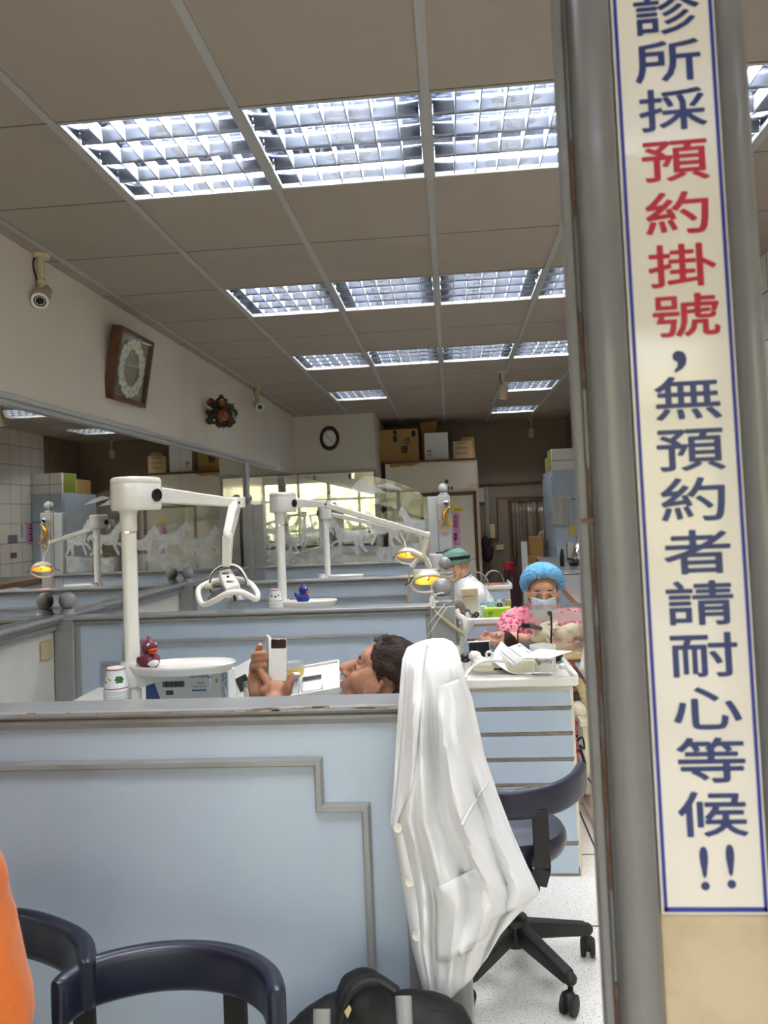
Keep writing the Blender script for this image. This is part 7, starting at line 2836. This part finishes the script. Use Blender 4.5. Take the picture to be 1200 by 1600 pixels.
for i in range(24):
    a = random.uniform(0, 2 * PI)
    mb.ball((.60 * W_ / 2 * math.cos(a) + random.uniform(-.03, .03), .68 * H_ / 2 * math.sin(a) + random.uniform(-.03, .03), -.012), (.012, .006, .005), 8, 5, Matrix.Rotation(random.uniform(0, 3), 3, 'Z'))
tb_(mb, Tf).build('shell_wreath', 'shell', sb)
tb_(MB().box((0, 0, .009), (W_ - 2 * fw + .004, H_ - 2 * fw + .004, .002)), Tf).build('glass_front', 'glass', sb)
# dried flower bunch
fc = atx(346, 645, XL + .13)
fb = thing('flower_spray', 'dark spray of orange artificial roses on the left wall', 'artificial flowers', (XL, fc.y, fc.z))
random.seed(12)
for dx, dy, dz, r_ in ((.035, -.09, -.035, .058), (.02, -.06, .065, .034), (-.08, -.04, .085, .030)):
    mb = MB()
    c = fc + Vector((dx, dy, dz))
    for k in range(20):
        a = k * 2.4
        f_ = (k + 1) / 20
        d = Vector((math.cos(a) * f_, -1.15 + f_ * .7, math.sin(a) * f_)).normalized()
        rr = r_ * (.35 + .65 * f_)
        mb.ball(c + Vector((math.cos(a) * rr * .62, -r_ * .45 * (1 - f_), math.sin(a) * rr * .62)), (rr * .42, rr * .5, rr * .10 + .002), 10, 6, rot_to(d))
    mb.build('rose', 'petal', fb)
mb = MB()
for i in range(95):
    d = Vector((random.uniform(-1, 1), random.uniform(-1, .6), random.uniform(-1, 1))).normalized()
    c = fc + Vector((d.x * .125, d.y * .10, d.z * .135)) * random.uniform(.35, 1.0)
    l_ = random.uniform(.022, .040)
    mb.ball(c, (l_, l_ * .6, .004), 9, 5, rot_to(Vector((random.uniform(-1, 1), -1, random.uniform(-.6, 1))).normalized()) @ Matrix.Rotation(random.uniform(0, 6), 3, 'Z'))
mb.build('leaves', 'leaf', fb)
mb = MB()
for i in range(12):
    d = Vector((random.uniform(-1, 1), random.uniform(-.6, .3), random.uniform(-1, 1))).normalized()
    mb.tube([Vector((XL + .003, fc.y + .02, fc.z)), fc + d * .05, fc + d * .135], .0028, 5)
mb.build('stems', 'leaf', fb)


# cctv cameras
def cctv(px, py, yc, label, aim, sc=1.0, dome=True, X=None):
    top = atz(px, py, ZC)
    r_ = thing('security_camera', label, 'security camera', top, 'ceiling security cameras')
    MB().lathe([(0, -.018), (.036, -.018), (.040, -.008), (.040, 0), (0, 0)], 24, top).build('ceiling_plate', 'cctv', r_)
    j = top + Vector((0, 0, -.13 * sc))
    MB().lathe([(0, -.13 * sc), (.013, -.13 * sc), (.016, -.018), (0, -.018)], 14, top).build('stalk', 'cctv', r_)
    aim = Vector(aim).normalized()
    mb = MB().ball(j, .022 * sc, 14, 10)
    mb.tube([j, j + aim * .02 + Vector((0, 0, -.035 * sc))], .012, 10)
    mb.build('joint', 'cctv', r_)
    b0 = j + Vector((0, 0, -.065 * sc)) - aim * .06 * sc
    MB().lathe([(0, 0), (.034 * sc, 0), (.040 * sc, .012), (.040 * sc, .115 * sc), (.036 * sc, .12 * sc), (0, .12 * sc)], 28, b0, aim).build('barrel', 'cctv', r_)
    f_ = b0 + aim * .118 * sc
    MB().lathe([(.026 * sc, 0), (.040 * sc, 0), (.040 * sc, .008), (.028 * sc, .008)], 28, f_, aim, caps=False).build('front_ring', 'white', r_)
    mb = MB().lathe([(0, .001), (.028 * sc, .001), (.028 * sc, .004), (0, .004)], 28, f_, aim)
    ln = mb.build('lens_plate', 'screen', r_)
    mb = MB()
    R3 = rot_to(aim)
    for k in range(16):
        a = k / 16 * 2 * PI
        mb.ball(f_ + aim * .004 + R3 @ Vector((.020 * sc * math.cos(a), .020 * sc * math.sin(a), 0)), .0032 * sc, 7, 5)
    mb.build('infrared_leds', 'white', ln)
    MB().ball(f_ + aim * .004, (.010 * sc, .010 * sc, .010 * sc), 12, 8).build('lens', 'black', ln)
    MB().tube(bez([top + Vector((-.02, -.02, -.01)), top + Vector((-.028, -.02, -.06)), j + Vector((-.012, -.01, -.01))], 5), .004, 6).build('cable', 'black', r_)
    return r_


cctv(64, 398, 0, 'ceiling security camera nearest the viewer, above the left wall', (.22, -.72, -.60), 1.0)
cctv(402, 602, 0, 'ceiling security camera above the spray of artificial roses', (.45, -.75, -.35), 1.0)
cctv(785, 580, 0, 'ivory ceiling camera hanging in front of the right far lights', (-.15, .25, -.95), 1.0)
cctv(829, 655, 0, 'ivory ceiling camera by the back wall seen past the last light', (-.1, .2, -.97), 1.0)
# brown socket plate on the low wall
p = atx(73, 1016, XL + .008)
o = MB().box((XL + .006, p.y, p.z), (.010, .10, .085)).build('socket_plate', 'strap', bevel=.004)
tag(o, 'old brown cover plate on the white low wall at left', 'cover plate')

# tiled right wall: papers, tap and pegs, seen only in the mirror
def refl(px, py, X=XR):
    """spot on the right wall met by the view after the left mirror"""
    p = atx(px, py, 2 * XM - X)
    return Vector((X, p.y, p.z))


def wall_paper(label, x0, y0, x1, y1, m_, name='notice'):
    a, b = refl(x0, y0), refl(x1, y1)
    o = MB().span((XR - .004, min(a.y, b.y), min(a.z, b.z)), (XR - .001, max(a.y, b.y), max(a.z, b.z))).build(name, m_, smooth=False)
    return tag(o, label, 'notice'), a, b


o, a, b = wall_paper('pink notice on the white tiles, seen in the mirror', 41, 818, 57, 850, 'pink_paper')
mb = MB()
for i in range(6):
    z_ = a.z + (b.z - a.z) * (.1 + .14 * i)
    mb.box((XR - .005, (a.y + b.y) / 2, z_), (.002, .06 + .05 * (i % 2), .02))
mb.build('printed_lines', 'ink', o, smooth=False)
o, a, b = wall_paper('white printed sheet on the tiles, seen in the mirror', 29, 818, 38, 845, 'white_paper')
mb = MB()
for i in range(8):
    z_ = a.z + (b.z - a.z) * (.08 + .1 * i)
    mb.box((XR - .005, (a.y + b.y) / 2, z_), (.002, .07, .008))
mb.build('printed_lines', 'ink', o, smooth=False)
wall_paper('grey photograph on the tiles, seen in the mirror', 12, 836, 27, 848, 'steel_photo' if 'steel_photo' in M else mat('grey_photo', (120, 126, 132), .5), 'photograph')
o, a, b = wall_paper('brown outlet on the tiles behind the tap, seen in the mirror', 16, 864, 26, 872, 'wood_edge', 'wall_outlet')
